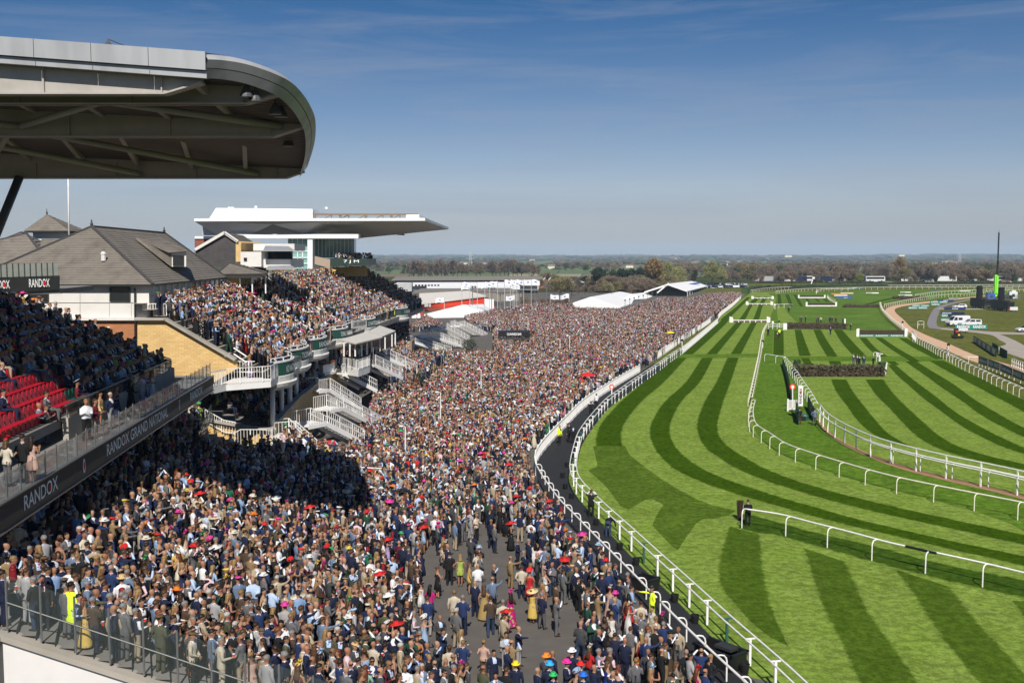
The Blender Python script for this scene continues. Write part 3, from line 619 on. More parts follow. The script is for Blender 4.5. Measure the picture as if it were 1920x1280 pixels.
V('m1','m',man('person','phone','phone'),'looking down at his hands')
V('m2','m',man('person','pocket','cup'),'one forearm held forward')
V('m3','m',man('person','cross','cross',wide=1.08),'arms folded')
V('m4','m',man('person','down','raise'),'one hand raised to his face')
V('m5','m',man('person','clasp','clasp',stride=0.04),'hands clasped in front')
V('m6','m',man('person','cup','down',stride=0.14),'walking')
V('m7','m',man('person','hip','cup',jacket=False,vest=True),'in waistcoat and shirt sleeves')
V('m8','m',man('person','front','phone',jacket=False),'in shirt sleeves')
V('m9','m',man('person','raise','raise'),'both hands raised to his eyes')
V('m10','m',man('person','down','point',wide=1.05),'pointing ahead')
V('w0','w',woman('person','down','cup','long'),'in a long dress')
V('w1','w',woman('person','front','phone','knee'),'in a knee length dress')
V('w2','w',woman('person','clasp','raise','midi'),'hand raised to her head')
V('w3','w',woman('person','cup','front','suit',True),'in jacket and trousers')
V('w4','w',woman('person','hip','down','mini'),'in a short dress')
V('w5','w',woman('person','front','cup','midi',True),'in a sleeved dress')
V('ms0','m',man('person','clasp','front',seat=True),'seated',True)
V('ms1','m',man('person','cross','cross',seat=True),'seated with arms folded',True)
V('ws0','w',woman('person','clasp','front','suit',True,seat=True),'seated',True)
VI = {v['key']: i for i,v in enumerate(VAR)}
STEWARD = man('person','cup','down',coat=True)[0]; STEWARD_ARM = man('person','down','point',coat=True)[0]
BENDER = man('person','point','point',bend=True)[0]
def cap_shell(rx,ry,rz_,cz,cy,low,front,n=14,m=HAIR,noise=0.0,seed=1):
 """hair cap: part of an ellipsoid above a hairline that is higher in front"""
 mb = MB(); vs_,fs = [],[]; rows = 7; q = random.Random(seed)
 for i in range(rows):
  for k in range(n):
   a = 2 * math.pi * k / n; fr = (math.sin(a) + 1) / 2; lo = low + (front - low) * fr ** 1.6
   el = lo + (math.pi / 2 - lo) * i / (rows - 1); j = 1 + q.uniform(-noise,noise)
   vs_.append((rx * math.cos(el) * math.cos(a) * j,cy + ry * math.cos(el) * math.sin(a) * j,cz + rz_ * math.sin(el) * j))
 for i in range(rows - 1):
  for k in range(n): fs.append((i * n + k,i * n + (k + 1) % n,(i + 1) * n + (k + 1) % n,(i + 1) * n + k))
 mb.add(vs_,fs,m); return mb
HAIRS = {}
mb = cap_shell(0.083,0.108,0.098,1.685,0.004,-0.35,0.5,noise=0.03); HAIRS['short'] = (mb.mesh('hair',PM,True),'short')
mb = cap_shell(0.090,0.112,0.112,1.685,0.0,-0.4,0.42,noise=0.09,seed=4); HAIRS['curly'] = (mb.mesh('hair',PM,True),'curly')
mb = cap_shell(0.079,0.104,0.06,1.66,0.0,-0.5,0.1,noise=0.02,seed=5); mb.v = [(v[0] * 1.0,v[1],v[2]) for v in mb.v]; mb.f = [f for f in mb.f if all(mb.v[i][2] < 1.695 and mb.v[i][1] < 0.055 for i in f)]; mb.m = mb.m[:len(mb.f)]; HAIRS['fringe'] = (mb.mesh('hair',PM,True),'balding')
def long_hair(low,wd,seed):
 mb = cap_shell(0.088,0.112,0.104,1.685,0.0,-0.5,0.48,noise=0.04,seed=seed)
 st = [(Vector((0,-0.03,1.70)),0.080,0.075,UX,UY),(Vector((0,-0.045,1.60)),0.092,0.065,UX,UY),(Vector((0,-0.075,1.48)),0.105 * wd,0.050,UX,UY),(Vector((0,-0.100,(1.48 + low) / 2)),0.115 * wd,0.042,UX,UY),(Vector((0,-0.105,low)),0.075 * wd,0.025,UX,UY)]
 v,f = ringtube(st,10); mb.add(v,f,HAIR); return mb.mesh('hair',PM,True)
HAIRS['long'] = (long_hair(1.22,1.0,2),'long'); HAIRS['bob'] = (long_hair(1.42,0.95,3),'shoulder length')
mb = cap_shell(0.085,0.110,0.100,1.685,0.0,-0.42,0.5,noise=0.03,seed=8); v,f = ringtube([(Vector((0,-0.115,1.73 + 0.05 * math.sin(a))),0.05 * math.cos(a) + 0.004,0.05 * math.cos(a) + 0.004,UX,UY) for a in (-1.4,-0.7,0,0.7,1.4)],8); mb.add(v,f,HAIR); HAIRS['bun'] = (mb.mesh('hair',PM,True),'pinned up')
HATS = {}
def hat(name,prof,cz=1.70,tilt=0.0,extra=None,sy=1.15):
 mb = MB(); mb.lathe(prof,(0,0,0),16,HAT); M = Matrix.Translation((0,0.0,cz)) @ Matrix.Rotation(tilt,4,'X') @ Matrix.Diagonal((1,sy,1,1)); mb.v = [tuple(M @ Vector(v)) for v in mb.v]
 if extra: extra(mb)
 HATS[name] = mb.mesh('hat',PM,True)
hat('trilby',[(0.155,0.0),(0.15,0.012),(0.098,0.018),(0.094,0.02),(0.088,0.09),(0.075,0.115),(0.02,0.10)],1.70,extra=lambda mb: mb.lathe([(0.0965,0.022),(0.096,0.05),(0.0915,0.05),(0.0915,0.022)],(0,0,1.70),16,DARKG))
hat('cap',[(0.09,0.0),(0.105,0.02),(0.10,0.05),(0.07,0.075),(0.01,0.08)],1.695,R(-8),lambda mb: mb.box((0,0.14,1.70),(0.13,0.09,0.015),m=HAT),1.25)
hat('sunhat',[(0.27,-0.02),(0.265,-0.008),(0.10,0.012),(0.094,0.07),(0.07,0.095),(0.01,0.098)],1.70,R(10))
def feathers(mb):
 q = random.Random(3)
 for i in range(16):
  a = q.uniform(0,6.28); e = q.uniform(0.3,1.4); L = q.uniform(0.10,0.19); d = Vector((math.cos(a) * math.cos(e),math.sin(a) * math.cos(e),math.sin(e)))
  p = Vector((0.05,0.03,1.775)); x = d.cross(UZ).normalized() * 0.03
  mb.add([p,p + d * L * 0.6 + x,p + d * L,p + d * L * 0.6 - x],[(0,1,2,3)],HAT)
hat('fascinator',[(0.085,0.0),(0.08,0.012),(0.04,0.02),(0.01,0.024)],1.772,R(24),feathers)
hat('saucer',[(0.15,0.02),(0.145,0.03),(0.09,0.012),(0.06,0.03),(0.01,0.035)],1.765,R(32))
GLASSES = MB().box((0,0.108,1.665),(0.125,0.018,0.036),m=DARKG).box((0.07,0.05,1.668),(0.008,0.12,0.012),m=DARKG).box((-0.07,0.05,1.668),(0.008,0.12,0.012),m=DARKG).mesh('sunglasses',PM)
GLASSES_S = None
C_MEN = [('navy',(0.010,0.014,0.038),32),('dark blue',(0.018,0.035,0.11),10),('black',(0.010,0.010,0.011),15),('charcoal',(0.045,0.046,0.05),11),('grey',(0.12,0.12,0.125),9),('pale grey',(0.34,0.34,0.345),7),('beige',(0.38,0.31,0.215),7),('tan',(0.25,0.17,0.085),3),('brown',(0.06,0.038,0.024),4),('olive',(0.06,0.062,0.035),3),('blue grey',(0.13,0.18,0.27),6),('sky blue',(0.22,0.34,0.55),2),('bottle green',(0.015,0.05,0.03),2),('maroon',(0.11,0.012,0.02),1),('cream',(0.52,0.46,0.35),3)]
C_SHIRT = [('white',(0.74,0.74,0.76),6),('pale blue',(0.42,0.54,0.74),3),('pale pink',(0.68,0.48,0.52),1)]
C_TROU = [('navy',(0.012,0.016,0.04),5),('black',(0.010,0.010,0.011),4),('grey',(0.12,0.12,0.125),3),('beige',(0.42,0.34,0.24),4),('pale grey',(0.34,0.34,0.35),1),('brown',(0.07,0.045,0.028),1),('denim',(0.035,0.06,0.12),2)]
C_WOM = [('black',(0.010,0.010,0.011),16),('pink',(0.55,0.24,0.28),4),('blush',(0.58,0.38,0.31),5),('red',(0.50,0.018,0.02),3),('magenta',(0.50,0.012,0.18),1.6),('cream',(0.66,0.59,0.46),7),('white',(0.74,0.72,0.70),7),('yellow',(0.66,0.47,0.12),1.2),('lime',(0.40,0.52,0.10),1),('emerald',(0.015,0.18,0.08),1.5),('mint',(0.30,0.52,0.40),2),('cobalt',(0.015,0.05,0.36),1.6),('pale blue',(0.33,0.48,0.68),4),('lilac',(0.42,0.33,0.58),2),('orange',(0.6,0.2,0.05),0.8),('navy',(0.014,0.02,0.06),8),('burgundy',(0.16,0.012,0.03),4),('gold',(0.40,0.28,0.10),2),('taupe',(0.27,0.20,0.15),4)]
C_HAIR_M = [('dark brown',(0.022,0.013,0.008),9),('black',(0.008,0.007,0.007),4),('brown',(0.06,0.032,0.016),6),('grey',(0.28,0.27,0.26),5),('white',(0.58,0.57,0.54),2),('fair',(0.30,0.19,0.08),2),('ginger',(0.24,0.075,0.02),1)]
C_HAIR_W = [('blonde',(0.36,0.23,0.09),7),('dark brown',(0.022,0.012,0.008),6),('brown',(0.075,0.038,0.018),6),('auburn',(0.16,0.045,0.02),2),('black',(0.008,0.007,0.007),2),('red',(0.25,0.012,0.02),1)]
C_HATW = [('pink',(0.66,0.05,0.30),3),('red',(0.60,0.02,0.02),3),('cream',(0.68,0.62,0.5),3),('white',(0.76,0.75,0.72),2),('black',(0.01,0.01,0.01),2),('orange',(0.72,0.19,0.02),1),('yellow',(0.70,0.52,0.08),1),('green',(0.05,0.35,0.12),1),('pale blue',(0.35,0.5,0.7),1)]
C_SKIN = [(0.37,0.19,0.112),(0.41,0.22,0.135),(0.31,0.152,0.085),(0.44,0.25,0.155),(0.39,0.18,0.108),(0.22,0.115,0.065),(0.08,0.04,0.025)]
prng = random.Random(21)
_dim = lambda L,k,t: [(n,tuple(v * (k if max(c) > t else 1) for v in c),w) for n,c,w in L]
C_MEN = _dim(C_MEN,0.85,0.10); C_WOM = _dim(C_WOM,0.75,0.10); C_SHIRT = _dim(C_SHIRT,0.9,0.1); C_TROU = _dim(C_TROU,0.75,0.1); C_HAIR_M = _dim(C_HAIR_M,0.6,0.1); C_HAIR_W = _dim(C_HAIR_W,0.65,0.1); C_HATW = _dim(C_HATW,0.8,0.1); C_SKIN = [tuple(v * 0.80 for v in c) for c in C_SKIN]
def pick(L): return prng.choices(L,[x[2] for x in L])[0]
def new_person(p,face,seated=False,key=None,**kw):
 """decides the looks of one person; kw overrides (top, bot, shirt, hair, hat, hatc, pat)"""
 sex = kw.get('sex') or ('w' if prng.random() < 0.26 else 'm')
 if key: sex = VAR[VI[key]]['sex']
 if not key:
  if seated: key = prng.choice(['ms0','ms1']) if sex == 'm' else 'ws0'
  elif sex == 'm': key = prng.choices(['m0','m1','m2','m3','m4','m5','m6','m7','m8','m9','m10'],[7,8,7,4,3,6,2,2.2,3.2,0.8,0.4])[0]
  else: key = prng.choices(['w0','w1','w2','w3','w4','w5'],[4,5,2,3,2,4])[0]
 d = dict(p=Vector(p),face=face,key=key,sex=sex,scale=prng.uniform(0.95,1.05) * (0.945 if sex == 'w' else 1.0))
 d['skin'] = prng.choices(C_SKIN,[5,5,3,4,3,0.6,0.4])[0]
 by = lambda L,nm: next(x for x in L + C_MEN + C_WOM + C_TROU + C_SHIRT if x[0] == nm)
 d['top'] = by(C_MEN if sex == 'm' else C_WOM,kw['top']) if 'top' in kw else pick(C_MEN if sex == 'm' else C_WOM)
 suit = sex == 'm' and prng.random() < 0.55
 d['bot'] = by(C_TROU,kw['bot']) if 'bot' in kw else ((d['top'][0],d['top'][1],1) if suit and key not in ('m7','m8') else pick(C_TROU))
 d['shirt'] = by(C_SHIRT,kw['shirt']) if 'shirt' in kw else pick(C_SHIRT)
 d['tie'] = prng.choice([(0.02,0.02,0.06),(0.2,0.01,0.02),(0.3,0.05,0.12),(0.6,0.6,0.62),(0.03,0.08,0.2),(0.55,0.55,0.58)])
 d['hairc'] = by(C_HAIR_M if sex == 'm' else C_HAIR_W,kw['hairc']) if 'hairc' in kw else pick(C_HAIR_M if sex == 'm' else C_HAIR_W)
 d['hair'] = kw.get('hair') or (prng.choices(['short','curly','fringe','bald'],[12,3,3,2])[0] if sex == 'm' else prng.choices(['long','bob','bun'],[6,3,3])[0])
 d['hat'] = kw.get('hat') if 'hat' in kw else (prng.choices([None,'cap','trilby'],[40,2.0,1.0])[0] if sex == 'm' else prng.choices([None,'fascinator','saucer','sunhat'],[34,2.4,0.25,0.5])[0])
 if d['hat'] in ('trilby','cap'): d['hatc'] = ('brown',(0.10,0.065,0.035),1) if prng.random() < 0.5 else ('straw',(0.5,0.36,0.17),1)
 else: d['hatc'] = pick(C_HATW)
 if 'hatc' in kw: d['hatc'] = kw['hatc']
 flor = sex == 'w' and prng.random() < 0.22 and 'top' not in kw
 d['floral'] = flor or kw.get('floral',False)
 d['pat'] = pick(C_WOM)[1] if d['floral'] else (d['top'][1] if sex == 'w' or prng.random() < 0.8 else tuple(c * 1.25 for c in d['top'][1]))
 d['glasses'] = prng.random() < 0.16 and not seated
 d['where'] = kw.get('where',''); d['label'] = kw.get('label'); d['mesh'] = kw.get('mesh'); d['group'] = kw.get('group')
 return d
def colours(d): return dict(c_skin=d['skin'],c_top=d['top'][1],c_bot=d['bot'][1],c_shirt=d['shirt'][1],c_hair=d['hairc'][1],c_hat=d['hatc'][1],c_tie=d['tie'],c_pat=d['pat'])
_labels = {}
def describe(d):
 v = VAR[VI[d['key']]]; him = d['sex'] == 'm'
 hair = {'short': '','curly': 'curly ','fringe': 'thin ','long': 'long ','bob': 'shoulder length ','bun': 'pinned up '}.get(d['hair'])
 head = 'bald' if d['hair'] == 'bald' else hair + d['hairc'][0] + ' hair'
 if him:
  kind = {'m7': 'waistcoat','m8': None}.get(d['key'],'jacket')
  s = f"man in {d['shirt'][0]} shirt" if kind is None else f"man in {d['top'][0]} {kind}"
  s += f", {d['bot'][0]} trousers"
 else:
  s = f"woman in {'floral ' if d['floral'] else ''}{d['top'][0]} " + {'w0': 'long dress','w1': 'knee length dress','w2': 'dress','w3': 'suit jacket','w4': 'short dress','w5': 'sleeved dress','ws0': 'jacket'}[d['key']]
 hat_ = f", {d['hatc'][0]} {d['hat']}" if d['hat'] else (f", {head}")
 return s,hat_,{'m1': 'looking down','m3': 'arms folded','m4': 'hand at face','m5': 'hands clasped','m6': 'walking','m9': 'hands at eyes','m10': 'pointing','w2': 'hand at head'}.get(d['key'],'')
def build_person(d):
 v = VAR[VI[d['key']]]; c = colours(d)
 o = link('person',d['mesh'] or v['near'],None,d['p'],d['face'] - math.pi / 2); o.scale = (d['scale'] * 1.1,d['scale'] * 1.1,d['scale'])
 for k,x in c.items(): o[k] = x
 off = Vector((0,0,-0.44 if v['seated'] else 0))
 def child(name,me):
  ch = link(name,me,o,off)
  for k,x in c.items(): ch[k] = x
  if d['mesh'] is BENDER: ch.matrix_local = Matrix.Translation((0,0,0.92)) @ Matrix.Rotation(R(-78),4,'X') @ Matrix.Translation((0,0,-0.92))
 if d['hair'] != 'bald': child('hair',HAIRS[d['hair']][0])
 if d['hat']: child('hat',HATS[d['hat']])
 if d['glasses']: child('sunglasses',GLASSES)
 tag(o,d['final'],'person',d['group'] or 'racegoers in the crowd'); return o
# ---------------------------------------------------------------- lettering
def text_mesh(txt,h,m,depth=0.012,bold=0.0):
 cu = bpy.data.curves.new('lettering','FONT'); cu.body = txt; cu.size = 1.0; cu.align_x = 'CENTER'; cu.align_y = 'CENTER'; cu.offset = bold; cu.resolution_u = 3
 o = bpy.data.objects.new('lettering',cu); col.objects.link(o); bpy.context.view_layer.update()
 me = bpy.data.meshes.new_from_object(o.evaluated_get(bpy.context.evaluated_depsgraph_get())); bpy.data.objects.remove(o); bpy.data.curves.remove(cu)
 ys = [v.co.y for v in me.vertices]; k = h / max(0.3,(max(ys) - min(ys))); me.transform(Matrix.Scale(k,4)); me.materials.clear(); me.materials.append(m); me.name = 'lettering'
 return me
def face_matrix(o_,xdir,up=Vector((0,0,1))):
 x = Vector(xdir).normalized(); n = x.cross(up).normalized(); y = n.cross(x); M = Matrix((x,y,n)).transposed().to_4x4(); M.translation = o_; return M
_tx = {}
def put_text(txt,parent,o_,xdir,width,m,h=None,sub='lettering',lift=0.03,hmax=None):
 """letters on an upright face, reading along xdir; o_ is their centre"""
 key = (txt,m.name)
 if key not in _tx: _tx[key] = text_mesh(txt,1.0,m,bold=0.012)
 me = _tx[key]; xs = [v.co.x for v in me.vertices]; w = max(xs) - min(xs)
 o = link(sub,me,parent); M = face_matrix(Vector(o_),xdir); s = width / w; sy = (h if h else s)
 M.translation += Vector(M.col[2][:3]) * lift
 o.matrix_local = (Matrix.Translation(-parent.location) if parent and parent.parent is None else Matrix()) @ M @ Matrix.Diagonal((s,sy,1,1)); return o
M_TXTW = mat('white_lettering',(0.88,0.88,0.86),0.6,var=0.02); M_TXTR = mat('red_lettering',(0.55,0.02,0.02),0.6,var=0.02); M_TXTK = mat('black_lettering',(0.015,0.02,0.018),0.6,var=0.02)
M_TXTG = mat('green_lettering',(0.02,0.09,0.06),0.6,var=0.02)
def disc(parent,o_,xdir,r_,m,lift=0.034,name='logo_disc',sx=1.0):
 mb = MB(); M = face_matrix(Vector(o_),xdir); M.translation += Vector(M.col[2][:3]) * lift
 if parent and parent.parent is None: M = Matrix.Translation(-parent.location) @ M
 vs_ = [M @ Vector((r_ * sx * math.cos(2 * math.pi * k / 16),r_ * math.sin(2 * math.pi * k / 16),0)) for k in range(16)]
 mb.add(vs_,[tuple(range(16))]); return obj(name,mb,m,parent)
def randox(parent,o_,xdir,width,m=None,h=None,lift=0.03):
 """the word RANDOX whose O holds a red disc"""
 put_text('RANDOX',parent,o_,xdir,width,m or M_TXTW,h,lift=lift)
 x = Vector(xdir).normalized(); hh = h or width / 4.45
 disc(parent,Vector(o_) + x * width * 0.262,xdir,hh * 0.27,M_TXTR,lift + 0.006,sx=0.75 if h else 1.0)
# ---------------------------------------------------------------- near grandstand
M_FASC = mat('charcoal_fascia',(0.030,0.032,0.031),0.5,var=0.15,dirt=0.1)
M_GLASS = glass_mat('balustrade_glass',(0.36,0.42,0.38),0.42,0.03); M_GLASS.node_tree.nodes['Principled BSDF'].inputs['IOR'].default_value = 2.4; M_GLASSD = glass_mat('dark_glass',(0.03,0.035,0.035),0.6,0.04)
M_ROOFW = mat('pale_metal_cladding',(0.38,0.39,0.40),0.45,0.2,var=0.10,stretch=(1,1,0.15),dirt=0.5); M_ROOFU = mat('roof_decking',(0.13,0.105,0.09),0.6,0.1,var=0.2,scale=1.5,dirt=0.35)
M_BEAM = mat('painted_steel_beam',(0.40,0.375,0.34),0.5,0.1,var=0.1,dirt=0.25)
def XL(Y): return -16.6 - (Y - 33.8) * 0.0966     # front of the balcony
CX,CY = 131.0,85.0                               # the stand and the rails share this centre
STEP_T,STEP_R,FOOT = 0.55,0.198,141.0
def terrace_z(x,y):
 r_ = math.hypot(x - CX,y - CY); return max(0.0,min(6.0,math.ceil((r_ - FOOT) / STEP_T) * STEP_R)) if r_ > FOOT else 0.0
gs = thing('grandstand','near grandstand with a curved grey cantilever roof and a charcoal lettered balcony','grandstand',(-20,50,0))
gl = Vector(gs.location)
def gpart(name,mb,m,**k):
 mb.v = [tuple(Vector(v) - gl) for v in mb.v]; return obj(name,mb,m,gs,**k)
def arc(r_,y0,y1,n=14):
 return [(CX - math.sqrt(max(r_ * r_ - (y - CY) ** 2,0)),y) for y in [y0 + (y1 - y0) * i / n for i in range(n + 1)]]
M_NOSE = mat('yellow_step_nosing',(0.62,0.36,0.03),0.6)
for i in range(31):
 r0 = FOOT + i * STEP_T; zt = (i + 1) * STEP_R; zt = min(zt,6.0); mb = MB()
 ye = 78 if i < 10 else 73.5; A = arc(r0,31.2,ye); B = arc(r0 + STEP_T,31.2,ye)
 mb.strip([(x,y,zt) for x,y in B],[(x,y,zt) for x,y in A]); mb.strip([(x,y,zt) for x,y in A],[(x,y,zt - STEP_R) for x,y in A])
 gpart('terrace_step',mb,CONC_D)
mb = MB()
for ang_y in (36.5,43,50.5,58,66,74):
 for i in range(0,30):
  r0 = FOOT + i * STEP_T; x = CX - math.sqrt(r0 * r0 - (ang_y - CY) ** 2); mb.box((x - 0.02,ang_y,(i + 1) * STEP_R + 0.004),(0.07,1.1,0.006))
gpart('step_nosing',mb,M_NOSE,kind='stuff')
# end wall with its coping, following the rake
P = [(-15.6,5.62),(-8.0,2.95),(0.2,0.12)]
mb = MB(); mb.slab([(-15.6,31.0,0),(0.2,31.0,0),(0.2,31.0,0.0),(-15.6,31.0,5.35)],(0,0.25,0)); gpart('end_wall',mb,mat('white_render',(0.66,0.64,0.62),0.8,var=0.04,dirt=0.12))
mb = MB(); mb.slab([(-15.75,30.86,5.36),(0.3,30.86,-0.05),(0.3,30.86,0.12),(-15.75,30.86,5.55)],(0,0.55,0)); gpart('coping',mb,CONC)
mb = MB(); mb.box((-15.75,32.0,2.7),(0.3,2.6,5.5)); mb.box((-17.0,32.6,2.5),(2.2,0.3,6.4)); gpart('return_wall',mb,mat('grey_render',(0.16,0.16,0.155),0.8))
# balcony deck, back wall and soffit
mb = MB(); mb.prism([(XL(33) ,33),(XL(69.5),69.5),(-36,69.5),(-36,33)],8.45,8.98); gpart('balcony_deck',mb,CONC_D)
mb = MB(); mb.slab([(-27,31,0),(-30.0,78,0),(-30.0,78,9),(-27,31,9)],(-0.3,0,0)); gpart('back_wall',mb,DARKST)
for i in range(7):
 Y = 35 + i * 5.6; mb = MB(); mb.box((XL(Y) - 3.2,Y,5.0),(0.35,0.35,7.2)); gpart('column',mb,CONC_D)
n_f = 9
for i in range(n_f):
 ya,yb = 32.2 + (69.3 - 32.2) * i / n_f,32.2 + (69.3 - 32.2) * (i + 1) / n_f - 0.02
 mb = MB(); mb.slab([(XL(ya),ya,8.08),(XL(yb),yb,8.08),(XL(yb),yb,9.0),(XL(ya),ya,9.0)],(-0.14,0,0)); gpart('fascia_panel',mb,M_FASC)
mb = MB(); mb.beam((XL(32.2) + 0.02,32.2,8.05),(XL(69.3) + 0.02,69.3,8.05),0.1,0.06); mb.beam((XL(32.2) + 0.02,32.2,9.03),(XL(69.3) + 0.02,69.3,9.03),0.12,0.06); gpart('fascia_trim',mb,STEEL)
fx = Vector((-0.0966,1,0)).normalized()
def fpos(px): # distance along the balcony front that shows at a pixel column
 for k in range(3200):
  Y = 30 + k * 0.0125
  if proj((XL(Y),Y,8.55))[0] >= px: return Y
 return 69
def ftext(txt,p0,p1,rx=False):
 ya,yb = fpos(p0),fpos(p1); c = Vector((XL((ya + yb) / 2),(ya + yb) / 2,8.54)); w = (yb - ya)
 if rx: randox(gs,c,fx,w,h=0.52,lift=0.02)
 else: put_text(txt,gs,c,fx,w,M_TXTW,h=0.52,lift=0.02)
ftext('RANDOX',43,107,True); ftext('RANDOX',199,241,True); ftext('GRAND',244,276); ftext('NATIONAL',279,314); ftext('RANDOX',356,379,True)
for p in (157,336):
 Y = fpos(p); c = Vector((XL(Y),Y,8.54)); disc(gs,c,fx,0.30,M_TXTW,0.02,'logo_ring',0.55); disc(gs,c,fx,0.19,M_TXTR,0.028,'logo_disc',0.5)
# balcony glass: one pane and one post per bay
pm = MB().box((0,0,0.46),(0.035,0.07,0.92)).mesh('balustrade_post',STEEL); ppm = MB().box((0,0,0.43),(0.02,1.12,0.80)).mesh('glass_pane',M_GLASS)
Y = 32.6
while Y < 69.2:
 for nm,me,dy in (('balustrade_post',pm,0),('glass_pane',ppm,0.6)):
  if Y + dy < 69.2: link(nm,me,gs,Vector((XL(Y + dy) - 0.06,Y + dy,9.04)) - gl,math.atan(0.0966))
 Y += 1.2
# concrete upstand of the seating, its dark glass and rail
UW = lambda Y: -19.35 - (Y - 44.6) * 0.098
mb = MB(); mb.slab([(UW(45),45,8.98),(UW(65.6),65.6,8.98),(UW(65.6),65.6,9.95),(UW(45),45,9.95)],(-0.25,0,0)); gpart('upstand_wall',mb,CONC)
Y = 45.2
pd = MB().box((0,0,0.22),(0.02,1.4,0.5)).mesh('glass_pane',M_GLASSD)
while Y < 64.5:
 link('glass_pane',pd,gs,Vector((UW(Y) - 0.1,Y + 0.75,9.98)) - gl,math.atan(0.098)); link('balustrade_post',pm,gs,Vector((UW(Y) - 0.1,Y,9.6)) - gl); Y += 1.5
mb = MB(); mb.beam((UW(45) - 0.1,45,10.5),(UW(65) - 0.1,65,10.5),0.06,0.05); gpart('handrail',mb,STEEL)
# raked seating deck and seats
SR,SP = 0.36,0.82
def row_x(i,Y): return UW(Y) - 0.75 - i * SP
for i in range(12):
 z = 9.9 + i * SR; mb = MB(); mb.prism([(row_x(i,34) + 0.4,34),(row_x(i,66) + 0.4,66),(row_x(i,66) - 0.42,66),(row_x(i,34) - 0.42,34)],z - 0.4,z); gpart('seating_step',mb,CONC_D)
M_SEATR = mat('red_plastic_seat',(0.40,0.008,0.02),0.35,var=0.08); M_SEATG = mat('green_plastic_seat',(0.012,0.075,0.055),0.35,var=0.1)
def seat_mesh(m):
 mb = MB(); mb.slab([(-0.2,-0.17,0.40),(0.22,-0.19,0.43),(0.22,0.19,0.43),(-0.2,0.17,0.40)],(0,0,0.05)); mb.slab([(-0.2,-0.15,0.42),(-0.2,0.15,0.42),(-0.25,0.19,0.62),(-0.28,0.16,0.80),(-0.30,0.07,0.87),(-0.30,-0.07,0.87),(-0.28,-0.16,0.80),(-0.25,-0.19,0.62)],(-0.04,0,0)); mb.box((-0.05,0,0.2),(0.08,0.3,0.4)); return mb.mesh('seat',m)
SM = (seat_mesh(M_SEATR),seat_mesh(M_SEATG))
SEATS = []
for i in range(12):
 Y = 35.0
 while Y < 65.5:
  p = Vector((row_x(i,Y),Y,9.9 + i * SR)); q = proj(p)
  if q[0] > -12: SEATS.append((q[2],p,i,Y))
  Y += 0.52
SEATS.sort(key=lambda s: s[0])
red_seat = lambda p: proj(p)[0] < 136 and proj(p)[1] > 722
for d_,p,i,Y in SEATS[:280]: link('seat',SM[0] if red_seat(p) else SM[1],gs,p - gl)
# sloping end balustrade of the seating
mb = MB()
e0,e1 = Vector((-29.2,66.2,12.6)),Vector((-21.8,66.2,10.45))
for k in range(7):
 a = e0.lerp(e1,k / 7); b = e0.lerp(e1,(k + 1) / 7); pb = MB(); pb.slab([a - UZ * 1.2,b - UZ * 1.2,b,a],(0,0.02,0)); gpart('glass_pane',pb,M_GLASS)
 pb = MB(); pb.box(a - UZ * 0.6,(0.05,0.05,1.25)); gpart('balustrade_post',pb,DARKST)
mb.beam(e0,e1,0.05,0.04); gpart('handrail',mb,STEEL)
# upper balcony end at the far left, with its lettered panel and glass
A,B = D(-140,524,60),D(110,516.5,66); A2,B2 = D(-140,556,60),D(110,543,66)
mb = MB(); mb.slab([A2,B2,B,A],(-0.02,0.2,0)); gpart('fascia_panel',mb,M_FASC)
mb = MB(); mb.prism([(A2.x,A2.y + 0.2),(B2.x,B2.y + 0.2),(B2.x - 1,74),(A2.x - 4,74)],A2.z - 0.05,A2.z + 0.25); gpart('upper_deck',mb,CONC_D)
ux = (B - A).normalized(); ux.z = 0
for px_ in (73,-3):
 q = min((A.lerp(B,k / 200) for k in range(201)),key=lambda p: abs(proj(p)[0] - px_)); q2 = min((A2.lerp(B2,k / 200) for k in range(201)),key=lambda p: abs(proj(p)[0] - px_)); randox(gs,(q + q2) / 2 - UY * 0.02,ux,1.30,h=0.52,lift=0.05)
for k in range(22):
 a = A.lerp(B,k / 22); b = A.lerp(B,(k + 0.95) / 22); pb = MB(); pb.slab([a,b,b + UZ * 0.76,a + UZ * 0.76],(0,0.02,0)); gpart('glass_pane',pb,M_GLASS); pb = MB(); pb.box(a + UZ * 0.4,(0.05,0.06,0.84)); gpart('balustrade_post',pb,DARKST)
# ---- roof: beams, decking, purlins, bracing, curved nosing
hb = lambda y: None
beams = [(36.8,380,178,128,22),(38.7,528,196,152,20),(43.0,572,258,212,18),(53.8,570,335,306,14)]
for k,(Y,px,yb,yt,ch) in enumerate(beams):
 tip = D(px,yb,Y); top = D(px,yt,Y); x0 = -62.0; cc = 1.0 if k < 3 else 0.7
 mb = MB(); zb,zt = tip.z,top.z; slope = 0.055
 xs = tip.x - cc * 1.3
 mb.slab([(x0,Y,zb),(xs,Y,zb),(tip.x,Y,zb + (zt - zb) * 0.45),(tip.x,Y,zt),(x0,Y,zt + (tip.x - x0) * slope)],(0,0.16,0))
 mb.box(((x0 + xs) / 2,Y + 0.08,zb + 0.03),(xs - x0,0.5,0.06)); mb.beam((xs,Y + 0.08,zb + 0.03),(tip.x,Y + 0.08,zb + (zt - zb) * 0.45),0.5,0.06)
 for j in range(8): mb.box((tip.x - 1.4 - j * 4.1,Y - 0.03,(zb + zt) / 2 + 0.02),(0.05,0.14,(zt - zb) * 0.94))
 gpart('roof_beam',mb,M_BEAM)
